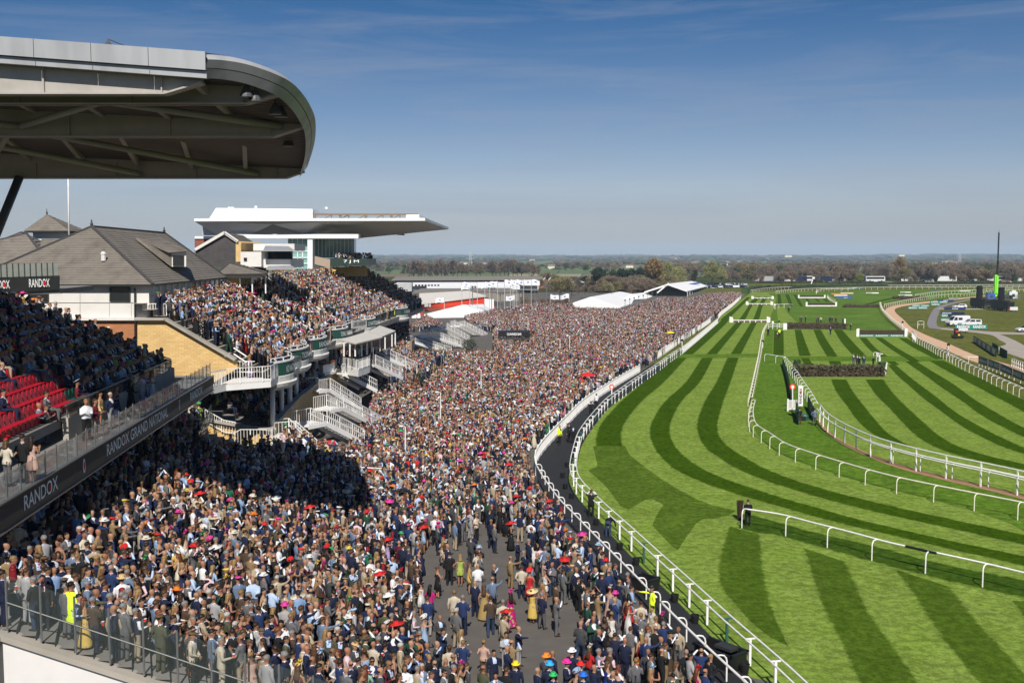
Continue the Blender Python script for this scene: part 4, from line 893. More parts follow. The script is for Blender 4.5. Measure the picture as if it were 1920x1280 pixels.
# roof outline at its front edge (plan), seen along the curved nosing
EDGE = [D(386,122,36.4),D(420,124,36.8),D(470,134,37.4),D(530,158,38.4),D(560,186,39.9),D(576,212,41.5),D(583,232,43.0),D(584,255,44.9),D(582,275,47.0),D(577,296,50.2),D(570,318,54.4)]
EDGE = smooth_path(EDGE,4)
inner = lambda p,w: Vector((p.x - w,p.y + (0.35 * w if p.y < 42 else 0),p.z + 0.03 * w))
def band(dz0,dz1,out0,out1,m,name):
 mb = MB(); c0 = Vector((-14,50,0)); A_,B_ = [],[]
 for i,p in enumerate(EDGE):
  t = (EDGE[min(i + 1,len(EDGE) - 1)] - EDGE[max(i - 1,0)]); t.z = 0; t.normalize(); nn = Vector((t.y,-t.x,0))
  A_.append(p + nn * out0 + UZ * dz0); B_.append(p + nn * out1 + UZ * dz1)
 mb.strip(A_,B_); return gpart(name,mb,m,smooth=True)
band(-0.10,0.16,0.0,0.18,M_ROOFW,'nosing'); band(0.16,0.34,0.18,0.0,M_ROOFW,'nosing'); band(-0.42,-0.12,-0.25,-0.02,M_ROOFW,'nosing'); band(0.34,0.46,0.0,-0.5,M_ROOFW,'roof_trim')
# decking: ribbed sheets from the edge back to the left
mb = MB(); top = MB(); n_e = len(EDGE)
for i in range(n_e - 1):
 a,b = EDGE[i],EDGE[i + 1]; la = Vector((-62,a.y if a.y > 37 else 36.6,a.z + (a.x + 62) * 0.05)); lb = Vector((-62,max(b.y,36.6),b.z + (b.x + 62) * 0.05))
 mb.quad(a - UZ * 0.05,la - UZ * 0.05,lb - UZ * 0.05,b - UZ * 0.05)
 top.quad(a + UZ * 0.42 - UX * 0.4,b + UZ * 0.42 - UX * 0.4,lb + UZ * 0.3,la + UZ * 0.3)
def ribs(m_,sc):
 n = m_.node_tree.nodes; l = m_.node_tree.links; g = n.new('ShaderNodeNewGeometry'); w = n.new('ShaderNodeTexWave'); w.wave_type = 'BANDS'; w.bands_direction = 'Y'; w.inputs['Scale'].default_value = sc; w.inputs['Distortion'].default_value = 0
 l.new(g.outputs['Position'],w.inputs['Vector']); bp = n.new('ShaderNodeBump'); bp.inputs['Strength'].default_value = 0.9; bp.inputs['Distance'].default_value = 0.06; l.new(w.outputs['Fac'],bp.inputs['Height']); l.new(bp.outputs[0],n['Principled BSDF'].inputs['Normal'])
ribs(M_ROOFU,1.1)
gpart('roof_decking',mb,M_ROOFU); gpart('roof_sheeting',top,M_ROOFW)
for j in range(9):                            # purlins running back along the roof between the beams
 pb = MB(); xx = -11.2 - j * 2.75
 P_ = [Vector((xx - (0 if Y < 44 else (Y - 44) * 0.25),Y,23.2 + j * 0.13 - (Y - 37) * 0.105)) for Y in (37.2,41,44,49,53.6)]
 for a,b in zip(P_,P_[1:]): pb.beam(a,b,0.2,0.34)
 gpart('purlin',pb,M_BEAM)
for (x0,Y0,x1,Y1) in ((-9.4,42.9,-15.0,38.8),(-15.0,38.8,-20.0,42.9),(-20.0,42.9,-27.0,38.8),(-13.0,53.6,-20.5,43.2),(-20.5,43.2,-27.0,53.6),(-19.0,53.6,-25,43.2)):
 pb = MB(); pb.tube([(x0,Y0,22.85 - (Y0 - 37) * 0.1),(x1,Y1,22.85 - (Y1 - 37) * 0.1)],0.14,8); gpart('bracing_tube',pb,mat('grey_green_tube',(0.30,0.30,0.265),0.5) if 'grey_green_tube' not in bpy.data.materials else bpy.data.materials['grey_green_tube'],smooth=True)
for i in range(6):                            # gable fascia panels
 xa,xb = D(386 - i * 107,100,36.3).x,D(386 - (i + 1) * 107 + 1,100,36.3).x; za,zb = 17 + (480 - 107) / 1950 * 36.4,0
 zz = lambda x: 23.97 + (-10.7 - x) * 0.073
 pb = MB(); pb.slab([(xb,36.2,zz(xb) - 0.62),(xa,36.2,zz(xa) - 0.62),(xa,36.2,zz(xa)),(xb,36.2,zz(xb))],(0,0.2,0)); gpart('gable_panel',pb,M_ROOFW)
 pb = MB(); pb.slab([(xb,36.32,zz(xb) - 0.88),(xa,36.32,zz(xa) - 0.88),(xa,36.32,zz(xa) - 0.65),(xb,36.32,zz(xb) - 0.65)],(0,0.2,0)); gpart('gable_trim',pb,M_ROOFW)
M_LAMP = mat('floodlight_casing',(0.10,0.10,0.10),0.4,0.3)
for (px,py,Y) in ((462,172,38.0),(478,180,38.2),(516,205,40),(527,210,40.6),(541,266,46)):
 pb = MB(); p = D(px,py,Y); pb.lathe([(0.09,0.2),(0.13,0.12),(0.24,-0.12),(0.25,-0.2),(0.02,-0.2)],p,10); pb.box(p + UZ * 0.35,(0.06,0.06,0.5)); gpart('floodlight',pb,M_LAMP)
pb = MB(); pb.tube([D(36,333,53.6),D(-40,520,51)],0.22,10); gpart('strut',pb,M_LAMP,smooth=True)
pb = MB(); p = D(203,92,42); pb.lathe([(0.16,-0.4),(0.16,0.15),(0.05,0.28),(0.03,0.4)],p,8); pb.tube([p + UZ * 0.38,D(262,97,42)],0.02,4); gpart('mast_stub',pb,M_LAMP)
# ---- glass balustrades on the terrace
def balustrade(label,pts,h=1.15,pane=1.1,mid=None,pm_=None,glass=None,hm=None):
 c = Vector(pts[0]); t = thing('glass_balustrade',label,'balustrade',c); prev = None
 for a,b in zip(pts,pts[1:]):
  a,b = Vector(a),Vector(b); n = max(1,round((b - a).length / pane))
  for k in range(n):
   p,q = a.lerp(b,k / n),a.lerp(b,(k + 1) / n)
   mb = MB(); mb.slab([p + UZ * 0.06,q + UZ * 0.06,q + UZ * (h - 0.04),p + UZ * (h - 0.04)],(q - p).cross(UZ).normalized() * 0.014); mb.v = [tuple(Vector(v) - c) for v in mb.v]; obj('glass_pane',mb,glass or M_GLASS,t)
   mb = MB(); mb.tube([p - c,p - c + UZ * h],0.035,6); obj('balustrade_post',mb,STEEL,t)
  mb = MB()
  for zz in ([h] if mid is None else [mid]): mb.tube([a - c + UZ * zz,b - c + UZ * zz],0.028,6)
  obj('handrail',mb,hm or STEEL,t)
 return t
balustrade('tall glass balustrade with steel posts stepping down the white end wall',[(-15.5,31.12,5.55),(0.1,31.12,0.2)],1.78,1.11,0.88,glass=glass_mat('clear_glass',(0.2,0.24,0.22),0.07,0.03),hm=DARKST)
def on_t(px,py,z): p = G(px,py,z); return (p.x,p.y,terrace_z(p.x,p.y))
balustrade('glass balustrade climbing among the crowd towards the balcony end',[on_t(330,938,2.2),on_t(372,895,3.2),on_t(412,850,4.4)],1.1,1.2)
balustrade('short glass balustrade beneath the end of the lettered balcony',[on_t(372,842,4.4),on_t(397,790,4.6)],1.1,1.2)
balustrade('glass balustrade beside the gangway steps in the shaded terrace',[on_t(108,1140,4.6),on_t(160,1075,4.6)],1.1,1.2)
balustrade('glass balustrade midway down the terrace near the beige jacketed man',[on_t(205,1075,3.6),on_t(300,985,3.4)],1.1,1.2)
# ---------------------------------------------------------------- middle stands, pavilion houses and the far stand
def brick_mat(name,c1,c2,mortar,sc=1.0):
 m,n,l,b = new_mat(name); b.inputs['Roughness'].default_value = 0.85
 g = n.new('ShaderNodeNewGeometry'); sx = n.new('ShaderNodeSeparateXYZ'); cm = n.new('ShaderNodeCombineXYZ'); ad = n.new('ShaderNodeMath'); l.new(g.outputs['Position'],sx.inputs[0]); l.new(sx.outputs['X'],ad.inputs[0]); l.new(sx.outputs['Y'],ad.inputs[1]); l.new(ad.outputs[0],cm.inputs['X']); l.new(sx.outputs['Z'],cm.inputs['Y'])
 br = n.new('ShaderNodeTexBrick'); br.inputs['Scale'].default_value = sc; br.inputs['Brick Width'].default_value = 0.45; br.inputs['Row Height'].default_value = 0.15; br.inputs['Mortar Size'].default_value = 0.014; br.inputs['Color1'].default_value = c1 + (1,); br.inputs['Color2'].default_value = c2 + (1,); br.inputs['Mortar'].default_value = mortar + (1,)
 l.new(cm.outputs[0],br.inputs['Vector']); nz = n.new('ShaderNodeTexNoise'); nz.inputs['Scale'].default_value = 0.9; nz.inputs['Detail'].default_value = 6; l.new(g.outputs['Position'],nz.inputs['Vector'])
 mx = n.new('ShaderNodeMix'); mx.data_type = 'RGBA'; mx.blend_type = 'MULTIPLY'; mx.inputs['Factor'].default_value = 0.28; l.new(br.outputs['Color'],mx.inputs['A']); l.new(nz.outputs['Fac'],mx.inputs['B']); l.new(mx.outputs['Result'],b.inputs['Base Color'])
 bp = n.new('ShaderNodeBump'); bp.inputs['Strength'].default_value = 0.4; bp.inputs['Distance'].default_value = 0.02; bp.invert = True; l.new(br.outputs['Fac'],bp.inputs['Height']); l.new(bp.outputs[0],b.inputs['Normal']); return m
M_BRY = brick_mat('yellow_brick',(0.80,0.54,0.22),(0.68,0.44,0.16),(0.52,0.38,0.2)); M_BRO = brick_mat('orange_brick',(0.50,0.20,0.075),(0.42,0.16,0.06),(0.34,0.2,0.11)); M_BRR = brick_mat('red_brick',(0.32,0.09,0.05),(0.26,0.07,0.04),(0.24,0.15,0.11))
def slate_mat(name,rgb):
 m = mat(name,rgb,0.8,var=0.22,scale=2.6,dirt=0.55,stretch=(1,1,0.6)); return m
M_SLATE = slate_mat('slate',(0.175,0.155,0.13)); M_SLATEV = mat('hung_slate',(0.062,0.058,0.058),0.8,var=0.4,scale=2.2,dirt=0.3)
M_WALLW = mat('white_panel',(0.66,0.64,0.60),0.7,var=0.04,dirt=0.15); M_WIN = mat('window_glass',(0.02,0.023,0.025),0.08,spec=0.6); M_TEAL = mat('teal_glass',(0.21,0.40,0.36),0.06,spec=0.8,var=0.35,scale=0.35); M_GUTTER = mat('black_gutter',(0.02,0.02,0.022),0.5)
M_SIGN = mat('green_sign',(0.015,0.085,0.062),0.5,var=0.05); M_SIGNG = mat('grey_sign',(0.085,0.095,0.095),0.5)
class T:                                      # a thing whose parts are given in world coordinates
 def __init__(s,name,label,cat,loc,group=None): s.t = thing(name,label,cat,loc,0,group); s.l = Vector(loc)
 def part(s,name,mb,m,parent=None,**k):
  mb.v = [tuple(Vector(v) - s.l) for v in mb.v]; return obj(name,mb,m,parent or s.t,**k)
def courses(eL,eR,rR,rL,n=22,th=0.035):
 """a roof slope laid in overlapping courses from eave to ridge"""
 mb = MB(); eL,eR,rR,rL = map(Vector,(eL,eR,rR,rL)); nrm = (eR - eL).cross(rL - eL).normalized()
 if nrm.z < 0: nrm = -nrm
 for k in range(n):
  a0,a1 = eL.lerp(rL,k / n),eR.lerp(rR,k / n); b0,b1 = eL.lerp(rL,min(1,(k + 1.25) / n)),eR.lerp(rR,min(1,(k + 1.25) / n)); j = nrm * (th * rnd.uniform(0.8,1.25))
  mb.quad(a0 + j,a1 + j,b1,b0); mb.quad(a0,a1,a1 + j,a0 + j)
 return mb
def ridge(mb,a,b,w=0.22): mb.beam(a,b,w,0.12)
def hip_house(name,label,cat,nl,nr,fr,fl,ridge_n,ridge_f,wall_h,wall_m,roof_m=None,n=22,over=0.5,loc=None):
 """hipped roof on walls; eave corners are world points"""
 nl,nr,fr,fl,rn,rf = map(Vector,(nl,nr,fr,fl,ridge_n,ridge_f)); c = (nl + fr) / 2; c.z = 0; h = T(name,label,cat,c); rm = roof_m or M_SLATE
 for q in ((nl,nr,rn,rn),(nr,fr,rf,rn),(fr,fl,rf,rf),(fl,nl,rn,rf)): h.part('roof_slope',courses(*q,n=n),rm)
 mb = MB()
 for a,b in ((rn,rf),(nl,rn),(nr,rn),(fr,rf),(fl,rf)): ridge(mb,a + UZ * 0.05,b + UZ * 0.05)
 h.part('ridge_tiles',mb,M_SLATEV)
 ctr = (nl + nr + fr + fl) / 4; ins = lambda p: Vector((p.x + (over if p.x < ctr.x else -over),p.y + (over if p.y < ctr.y else -over),p.z))
 mb = MB(); mb.prism([ins(p)[:2] for p in (nl,nr,fr,fl)],nl.z - wall_h,nl.z - 0.03); h.part('wall',mb,wall_m)
 mb = MB()
 for a,b in ((nl,nr),(nr,fr),(fr,fl),(fl,nl)): mb.beam(a - UZ * 0.06,b - UZ * 0.06,0.14,0.12)
 h.part('gutter',mb,M_GUTTER)
 return h
BAL = [MB().box((0,0,0),(w,w,1.1)).mesh('baluster',WHITE) for w in (0.032,0.07)]
def stair(label,top,bot,w,wd=None,landing=0.0,m=None,steps=None,name='staircase'):
 """white steel stair: stringers, treads, balustrades with balusters; top/bot are the centre line, w the width"""
 m = m or WHITE; top,bot = Vector(top),Vector(bot); t = T(name,label,'staircase',(bot.x,bot.y,0)); d = (bot - top); dh = Vector((d.x,d.y,0)); L = dh.length; dh.normalize(); s = Vector((-dh.y,dh.x,0)) * (w / 2)
 l0 = top - dh * landing
 for q in (-1,1):
  mb = MB(); mb.beam(top + s * q - UZ * 0.15,bot + s * q - UZ * 0.15,0.08,0.42)
  if landing: mb.beam(l0 + s * q - UZ * 0.12,top + s * q - UZ * 0.12,0.08,0.30)
  t.part('stringer',mb,m)
  mb = MB()
  for zz in (1.05,0.55): mb.beam(top + s * q + UZ * zz,bot + s * q + UZ * zz,0.08,0.08)
  if landing:
   for zz in (1.05,): mb.beam(l0 + s * q + UZ * zz,top + s * q + UZ * zz,0.05,0.05)
  t.part('handrail',mb,m)
  n = max(3,int(d.length / 0.28)); mb = MB()
  for k in range(n + 1):
   p = top.lerp(bot,k / n) + s * q
   if name == 'staircase': link('baluster',BAL[1 if k % 6 == 0 else 0],t.t,p + UZ * 0.5 - t.l)
   else: mb.box(p + UZ * 0.5,(0.035,0.035,1.08) if k % 6 else (0.08,0.08,1.12))
  if landing:
   for k in range(int(landing / 0.28)): link('baluster',BAL[0],t.t,l0.lerp(top,k * 0.28 / landing) + s * q + UZ * 0.5 - t.l)
  if mb.v: t.part('baluster',mb,m,kind='stuff')
 n = steps or max(3,int(abs(d.z) / 0.18)); mb = MB()
 for k in range(n): mb.slab([top.lerp(bot,(k + 0.5) / n) + s + UZ * 0.0 - dh * 0.15,top.lerp(bot,(k + 0.5) / n) - s - dh * 0.15,top.lerp(bot,(k + 0.5) / n) - s + dh * 0.15,top.lerp(bot,(k + 0.5) / n) + s + dh * 0.15],(0,0,-0.05))
 t.part('tread',mb,CONC,kind='stuff')
 if landing: mb = MB(); mb.slab([l0 + s,l0 - s,top - s,top + s],(0,0,-0.12)); t.part('landing',mb,m)
 return t
def railing(tt,pts,h=1.1,step=0.16,m=None,parent=None):
 """white railing along points: rails plus balusters"""
 m = m or WHITE; mb = MB()
 for a,b in zip(pts,pts[1:]):
  a,b = Vector(a),Vector(b)
  for zz in (h,0.12): mb.beam(a + UZ * zz,b + UZ * zz,0.05,0.05)
 tt.part('rail',mb,m); k = 0
 for a,b in zip(pts,pts[1:]):
  a,b = Vector(a),Vector(b); n = max(1,int((b - a).length / step))
  for j in range(n): k += 1; link('baluster',BAL[1 if k % 8 == 0 else 0],tt.t,a.lerp(b,j / n) + UZ * h / 2 - tt.l).scale.z = h / 1.1
# front line of the upper terraces (plan), with the bays of the parapet
_XF = [(72,-17.9),(79,-18.0),(90,-19.0),(105,-19.5),(117,-19.4),(132,-18.7),(145,-18.0),(160,-17.2),(181,-16.2),(190,-15.8)]
def xf(Y):
 for (a,xa),(b,xb) in zip(_XF,_XF[1:]):
  if Y <= b: return xa + (xb - xa) * (Y - a) / (b - a)
 return _XF[-1][1]
BAYS = [79.5,90,101,114.5,132,159]
def bulge(Y): return sum(1.15 * max(0,1 - ((Y - b) / 3.6) ** 2) for b in BAYS)
UP_Z,UP_S,UP_T,UP_R = 8.0,0.58,0.8,0.46
def upper_z(x,Y):
 d = xf(Y) - x
 return UP_Z if d < 0.4 else UP_Z + math.ceil((d - 0.4) / UP_T) * UP_R
mid = T('grandstand','middle grandstand of open raked terrace over slim white columns and a scalloped white parapet','grandstand',(-20,85,0))
far = T('grandstand','open raked terrace beneath the broad white roof, with a long white parapet','grandstand',(-20,150,0))
for st,y0,y1,rows in ((mid,76.3,117.4,13),(far,118.0,184,15)):
 for i in range(rows):
  ys = [y0 + (y1 - y0) * k / 14 for k in range(15)]; o0 = 0.4 + (i - 1) * UP_T if i else -0.5; o1 = 0.4 + i * UP_T; z = UP_Z + i * UP_R; mb = MB()
  A = [(xf(y) - o0,y,z) for y in ys]; B = [(xf(y) - o1,y,z) for y in ys]; mb.strip(A,B); mb.strip([(x,y,z - UP_R) for x,y,z in A],A); st.part('terrace_step',mb,CONC)
 ys = [y0 + (y1 - y0) * k / 20 for k in range(21)]
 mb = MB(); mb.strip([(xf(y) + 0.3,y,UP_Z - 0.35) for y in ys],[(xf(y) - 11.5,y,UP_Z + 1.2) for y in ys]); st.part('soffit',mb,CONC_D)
 # parapet: cornice, wall and coping follow the bays
 n = int((y1 - y0) / 0.7); ys = [y0 + (y1 - y0) * k / n for k in range(n + 1)]; L = [(xf(y) + bulge(y),y) for y in ys]
 for nm,prof,m in (('cornice',[(0.0,7.05),(0.28,7.3),(0.34,7.55),(0.10,7.62),(0.12,8.05),(0.05,8.1)],M_WALLW),('parapet',[(0.05,8.1),(0.05,9.06)],M_SIGNG),('coping',[(0.05,9.06),(0.14,9.08),(0.14,9.2),(-0.1,9.2)],WHITE)):
  mb = MB()
  for (o0,z0),(o1,z1) in zip(prof,prof[1:]): mb.strip([(x + o0,y,z0) for x,y in L],[(x + o1,y,z1) for x,y in L])
  st.part(nm,mb,m)
 mb = MB(); mb.tube([(x - 0.05,y,9.45) for x,y in L],0.035,4)
 for x,y in L[::2]: mb.box((x - 0.05,y,9.32),(0.05,0.05,0.3))
 st.part('handrail',mb,WHITE)
def bay_sign(st,Y0,Y1,txt):
 ys = [Y0 + (Y1 - Y0) * k / 6 for k in range(7)]; mb = MB(); mb.strip([(xf(y) + bulge(y) + 0.10,y,8.16) for y in ys],[(xf(y) + bulge(y) + 0.10,y,9.02) for y in ys]); st.part('sign_panel',mb,M_SIGN)
 a,b = Vector((xf(Y0) + bulge(Y0) + 0.10,Y0,8.58)),Vector((xf(Y1) + bulge(Y1) + 0.10,Y1,8.58)); m_ = (Y0 + Y1) / 2; c = (a + b) / 2; c.x = max(c.x,xf(m_) + bulge(m_) + 0.12)
 put_text(txt,st.t,c,b - a,(b - a).length * 0.86,M_TXTW,h=0.5,lift=0.12)
bay_sign(mid,76.8,80.6,'ND NATIONAL'); bay_sign(mid,87.2,91.0,'TIONAL'); bay_sign(mid,98.0,102,'RANDOX'); bay_sign(mid,111.3,116.0,'TIONAL  RANDOX'); bay_sign(far,128.5,134,'D NATIONAL'); bay_sign(far,156.5,160,'X GRAND')
# hanging name boards
def board(st,px0,px1,py0,py1,Y0,Y1,txt,m,tm):
 a,b = D(px0,py1,Y0),D(px1,py1,Y1); c,d = D(px1,py0,Y1),D(px0,py0,Y0); mb = MB(); mb.slab([a,b,Vector((b.x,b.y,c.z)),Vector((a.x,a.y,d.z))],(-0.12,0.15,0)); p = st.part('name_board',mb,m)
 z = (a.z + d.z) / 2; put_text(txt,st.t,Vector(((a.x + b.x) / 2,(a.y + b.y) / 2,z)),Vector((b.x - a.x,b.y - a.y,0)),math.hypot(b.x - a.x,b.y - a.y) * 0.86,tm,h=abs(d.z - a.z) * 0.55,lift=0.05)
board(mid,547,570,668,688,84.5,89,'QUEEN M',M_WALLW,M_TXTK); board(far,660,688,601,616,121,125,'LORD DARESBURY',M_WALLW,M_TXTK)
# columns under the parapet, white
for px,py0,py1,Y,r_ in ((511,716,806,78.0,0.19),(528,712,785,83,0.18),(543,700,767,88,0.22),(555,690,752,93.5,0.22),(567,686,729,101,0.2),(577,672,714,108,0.2),(593,650,692,108,0.2),(613,640,684,112,0.2),(621,634,676,116,0.18),(629,625,672,118,0.18),(636,622,668,120,0.18)):
 a,b = D(px,py1,Y),D(px,py0,Y); mb = MB(); mb.tube([a,b],r_,10); mb.lathe([(r_ * 1.5,0),(r_ * 1.5,0.15),(r_,0.3)],a,10); mb.lathe([(r_,-0.4),(r_ * 1.7,0),(r_ * 1.7,0.1)],b,10); mid.part('column',mb,WHITE,smooth=True)
# brick end wall of the middle stand with sloping coping, and the lower deck beneath it
W = lambda px,py,Y=76.0: D(px,py,Y)
mb = MB(); mb.slab([W(258,720),W(395,720),W(446,690),W(440,674),W(312,599),W(258,599)],(0,0.4,0)); mid.part('end_wall',mb,M_BRY)
mb = MB()
mb.beam(W(256,598,75.95),W(312,598,75.95),0.65,0.16); mb.beam(W(311,598,75.95),W(442,674,75.95),0.65,0.16); mid.part('coping',mb,CONC)
mb = MB(); mb.box(W(426,667,75.8),(0.35,0.2,0.14)); mid.part('bulkhead_lamp',mb,M_WALLW)
mb = MB(); mb.slab([W(384,838,77.4),W(512,838,77.4),W(512,806,77.4),W(470,802,77.4),W(388,787,77.4)],(0,0.4,0)); mid.part('lower_wall',mb,M_BRY)
mb = MB(); mb.beam(W(386,786,77.3),W(470,801,77.3),0.6,0.16); mb.beam(W(470,801,77.3),W(514,805,77.3),0.6,0.16); mid.part('coping',mb,CONC)
def lower_z(x,Y): return 4.0 + max(0.0,(xf(Y) - 0.5 - x)) * 0.34
for i in range(9):
 ys = (78.2,90,104,120); mb = MB(); o0,o1 = 0.2 + i * 0.95,0.2 + (i + 1) * 0.95; z = 3.95 + i * 0.33
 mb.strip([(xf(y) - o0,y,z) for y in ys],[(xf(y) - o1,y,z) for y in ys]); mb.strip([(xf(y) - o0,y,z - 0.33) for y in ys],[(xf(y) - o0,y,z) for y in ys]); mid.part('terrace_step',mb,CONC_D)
mb = MB(); mb.strip([(xf(y) + 0.1,y,0) for y in (78,90,104,120)],[(xf(y) + 0.1,y,4.5) for y in (78,90,104,120)]); mid.part('front_wall',mb,M_BRY); mb = MB(); [mb.beam((xf(a) + 0.1,a,4.56),(xf(b) + 0.1,b,4.56),0.5,0.14) for a,b in ((78,90),(90,104),(104,120))]; mid.part('coping',mb,CONC)
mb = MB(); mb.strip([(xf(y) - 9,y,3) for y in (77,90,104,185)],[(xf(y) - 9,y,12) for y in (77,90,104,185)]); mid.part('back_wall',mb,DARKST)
# white balcony bridging from the near stand
bc = T('balcony','white railed corner balcony jutting beside the yellow brick wall','balcony',tuple(W(450,715,74)))
p0,p1,p2,p3 = W(395,742,70.5),W(424,722,72.5),W(508,722,74.5),W(508,706,80)
z8 = 8.0
pl = [Vector((p.x,p.y,z8)) for p in (p0,p1,p2)]
mb = MB(); mb.slab([pl[0],pl[1],pl[2],Vector((pl[2].x,77.5,z8)),Vector((pl[0].x,77.5,z8))],(0,0,-0.42)); bc.part('deck',mb,WHITE)
railing(bc,pl + [Vector((pl[2].x,77,z8))],1.12,0.2)
railing(bc,[W(428,700,76.4) ,W(478,700,76.4)],0.9,0.2)
# sloping white handrails on the brick wall of the terrace
for (a,b) in (((438,652),(462,668)),):
 mb = MB();
 for dz in (0,-0.45): mb.tube([W(a[0],a[1],76.3) + UZ * dz,W(b[0],b[1],76.3) + UZ * dz],0.05,6)
 mid.part('handrail',mb,WHITE)
for pts in ([(385,770),(420,790),(452,796)],):
 rl = [W(x,y + 22,77.2) for x,y in pts]; tt = T('railing','white sloping railing above the lower brick wall of the middle stand','railing',tuple(rl[0])); railing(tt,rl,1.0,0.2)
tt = T('railing','white level railing in front of the lower brick wall at the terrace foot','railing',tuple(W(470,845,75))); railing(tt,[W(430,850,74),W(452,838,74.5),W(500,838,75),W(514,832,76)],1.3,0.22)
# staircases coming down from the middle stand to the lawn
stair('white steel staircase nearest the lettered balcony, beside the first column',W(548,812,78.5),W(616,872,80),1.5,landing=1.6)
stair('white steel staircase running down behind the nearest flight with a wide landing',W(598,790,85),W(668,826,89),1.8,landing=2.2)
stair('white steel staircase in the middle of the flights, behind the wide landing',W(628,762,93),W(702,800,99),1.8,landing=2.0)
stair('white steel staircase highest behind the flights, under the fourth column',W(606,728,101),W(664,764,105),1.8,landing=1.6)
stair('broad white staircase below the canopied pavilion, with open treads',W(632,698,112),W(690,728,115),3.2,landing=0.5)
stair('white staircase descending from the pavilion balcony corner',W(690,682,116),W(742,706,121),2.0,landing=0.5)
stair('white staircase furthest down from the canopied pavilion',W(716,668,128),W(772,694,132),2.0,landing=0.5)
# canopied pavilion
pv = T('pavilion','white pavilion with a flat grey canopy on thin posts and a railed balcony','pavilion',tuple(W(660,690,116)))
for a,b,c,d in (((638,639,110),(668,646,108),(717,634,117),(690,623,124)),((690,624,122),(714,634,118),(742,622,133),(712,612,138))):
 q = [D(*a),D(*b),D(*c),D(*d)]; mb = MB(); mb.slab(q,(0,0,0.14)); pv.part('canopy',mb,mat('canopy_felt',(0.52,0.50,0.45),0.8,var=0.1,dirt=0.3) if 'canopy_felt' not in bpy.data.materials else bpy.data.materials['canopy_felt'])
for px,y0,y1,Y in ((645,642,668,109),(656,645,668,108.5),(666,646,668,109),(678,645,668,111),(688,642,665,113),(697,640,660,115),(712,636,658,117),(722,632,655,121),(735,627,650,128),(741,624,646,132)):
 mb = MB(); mb.tube([D(px,y1,Y),D(px,y0,Y)],0.09,6); pv.part('post',mb,WHITE)
bal = [D(640,690,112),D(672,694,109),D(693,686,113),D(695,680,117)]; zb = bal[1].z; bal = [Vector((p.x,p.y,zb)) for p in bal]
mb = MB(); mb.slab(bal,(0,0,-0.7)); pv.part('balcony_deck',mb,WHITE); railing(pv,bal,1.1,0.22)
mb = MB(); mb.slab([D(640,668,124),D(740,650,140),D(740,618,140),D(640,625,124)],(-0.2,0.3,0)); pv.part('wall',mb,M_WIN)
bw = [D(584,697,109),D(606,700,107.5),D(626,692,110),D(632,688,116)]; zb = bw[1].z; bw = [Vector((p.x,p.y,zb)) for p in bw]
bal2 = T('balcony','curved white balcony with flower boxes below the columns','balcony',tuple(bw[1])); mb = MB(); mb.slab(bw,(0,0,0.85)); bal2.part('parapet',mb,WHITE); mb = MB(); mb.slab([p + Vector((0.2,-0.2,0.0)) for p in bw],(0,0,-0.25)); bal2.part('cornice',mb,WHITE)
mb = MB(); q_ = random.Random(5)
for k in range(70):
 p = bw[0].lerp(bw[1],q_.random()) if k % 2 else bw[1].lerp(bw[2],q_.random()); mb.box(p + Vector((0.1,-0.1,0.92 + q_.uniform(0,0.2))),(0.14,0.14,0.12),q_.random() * 3,m=0 if k % 3 else 1)
bal2.part('flowers',mb,[mat('box_leaves',(0.03,0.09,0.02)),RED],kind='stuff')
# ---- slate-roofed weighing house behind the terrace
E_nl,E_nr,E_fr,E_fl = Vector((-41,77,14.9)),D(287,533.5,77),D(424,521,103),Vector((-41,104,14.9))
for p in (E_nr,E_fr): p.z = 14.9
hs = hip_house('pavilion_house','large slate hipped house with white panelled walls above the brick','house',E_nl,E_nr,E_fr,E_fl,D(172,425,84),D(308,437,98),2.62,M_WALLW,n=26)
mb = MB(); mb.slab([(-41,77.55,4),(-27.2,77.55,4),(-27.2,77.55,12.25),(-41,77.55,12.25)],(0,25,0)); hs.part('brick_base',mb,M_BRO)
mb = MB(); mb.box((-34,77.42,12.34),(14,0.35,0.22)); hs.part('string_course',mb,M_WALLW)
for a,b,c,d in ((54,91,548,566),(207,244,539,565)):
 q = [D(a,d,77.46),D(b,d,77.46),D(b,c,77.46),D(a,c,77.46)]; mb = MB(); mb.slab(q,(0,0.1,0)); w_ = hs.part('window',mb,M_WIN)
 mb = MB();
 for u,v in zip(q,q[1:] + q[:1]): mb.beam(u - UY * 0.03,v - UY * 0.03,0.07,0.07)
 hs.part('window_frame',mb,DARKST,parent=w_)
for x in (93,150,205,246):
 mb = MB(); mb.beam(D(x,598,77.47),D(x,568 if x in (93,246) else 538,77.47),0.03,0.03); hs.part('panel_joint',mb,mat('joint_grey',(0.4,0.39,0.37)) if 'joint_grey' not in bpy.data.materials else bpy.data.materials['joint_grey'])
mb = MB(); mb.beam(D(60,567,77.47),D(250,567,77.47),0.03,0.04); hs.part('panel_joint',mb,bpy.data.materials['joint_grey'])
mb = MB(); mb.tube([D(253,540,77.3),D(254,690,77.3)],0.07,6); hs.part('downpipe',mb,M_GUTTER)
for a,dy in ((D(172,425,84),0),(D(308,437,98),0)):
 mb = MB(); mb.lathe([(0.1,0.0),(0.1,0.15),(0.16,0.2),(0.08,0.3),(0.05,0.55),(0.0,0.6)],a,6); hs.part('finial',mb,M_SLATEV)
mb = MB(); mb.lathe([(0.18,-0.2),(0.18,0.28),(0.22,0.3),(0.22,0.36),(0.1,0.5)],D(194,484,79.6),8); hs.part('vent_pipe',mb,M_WALLW)
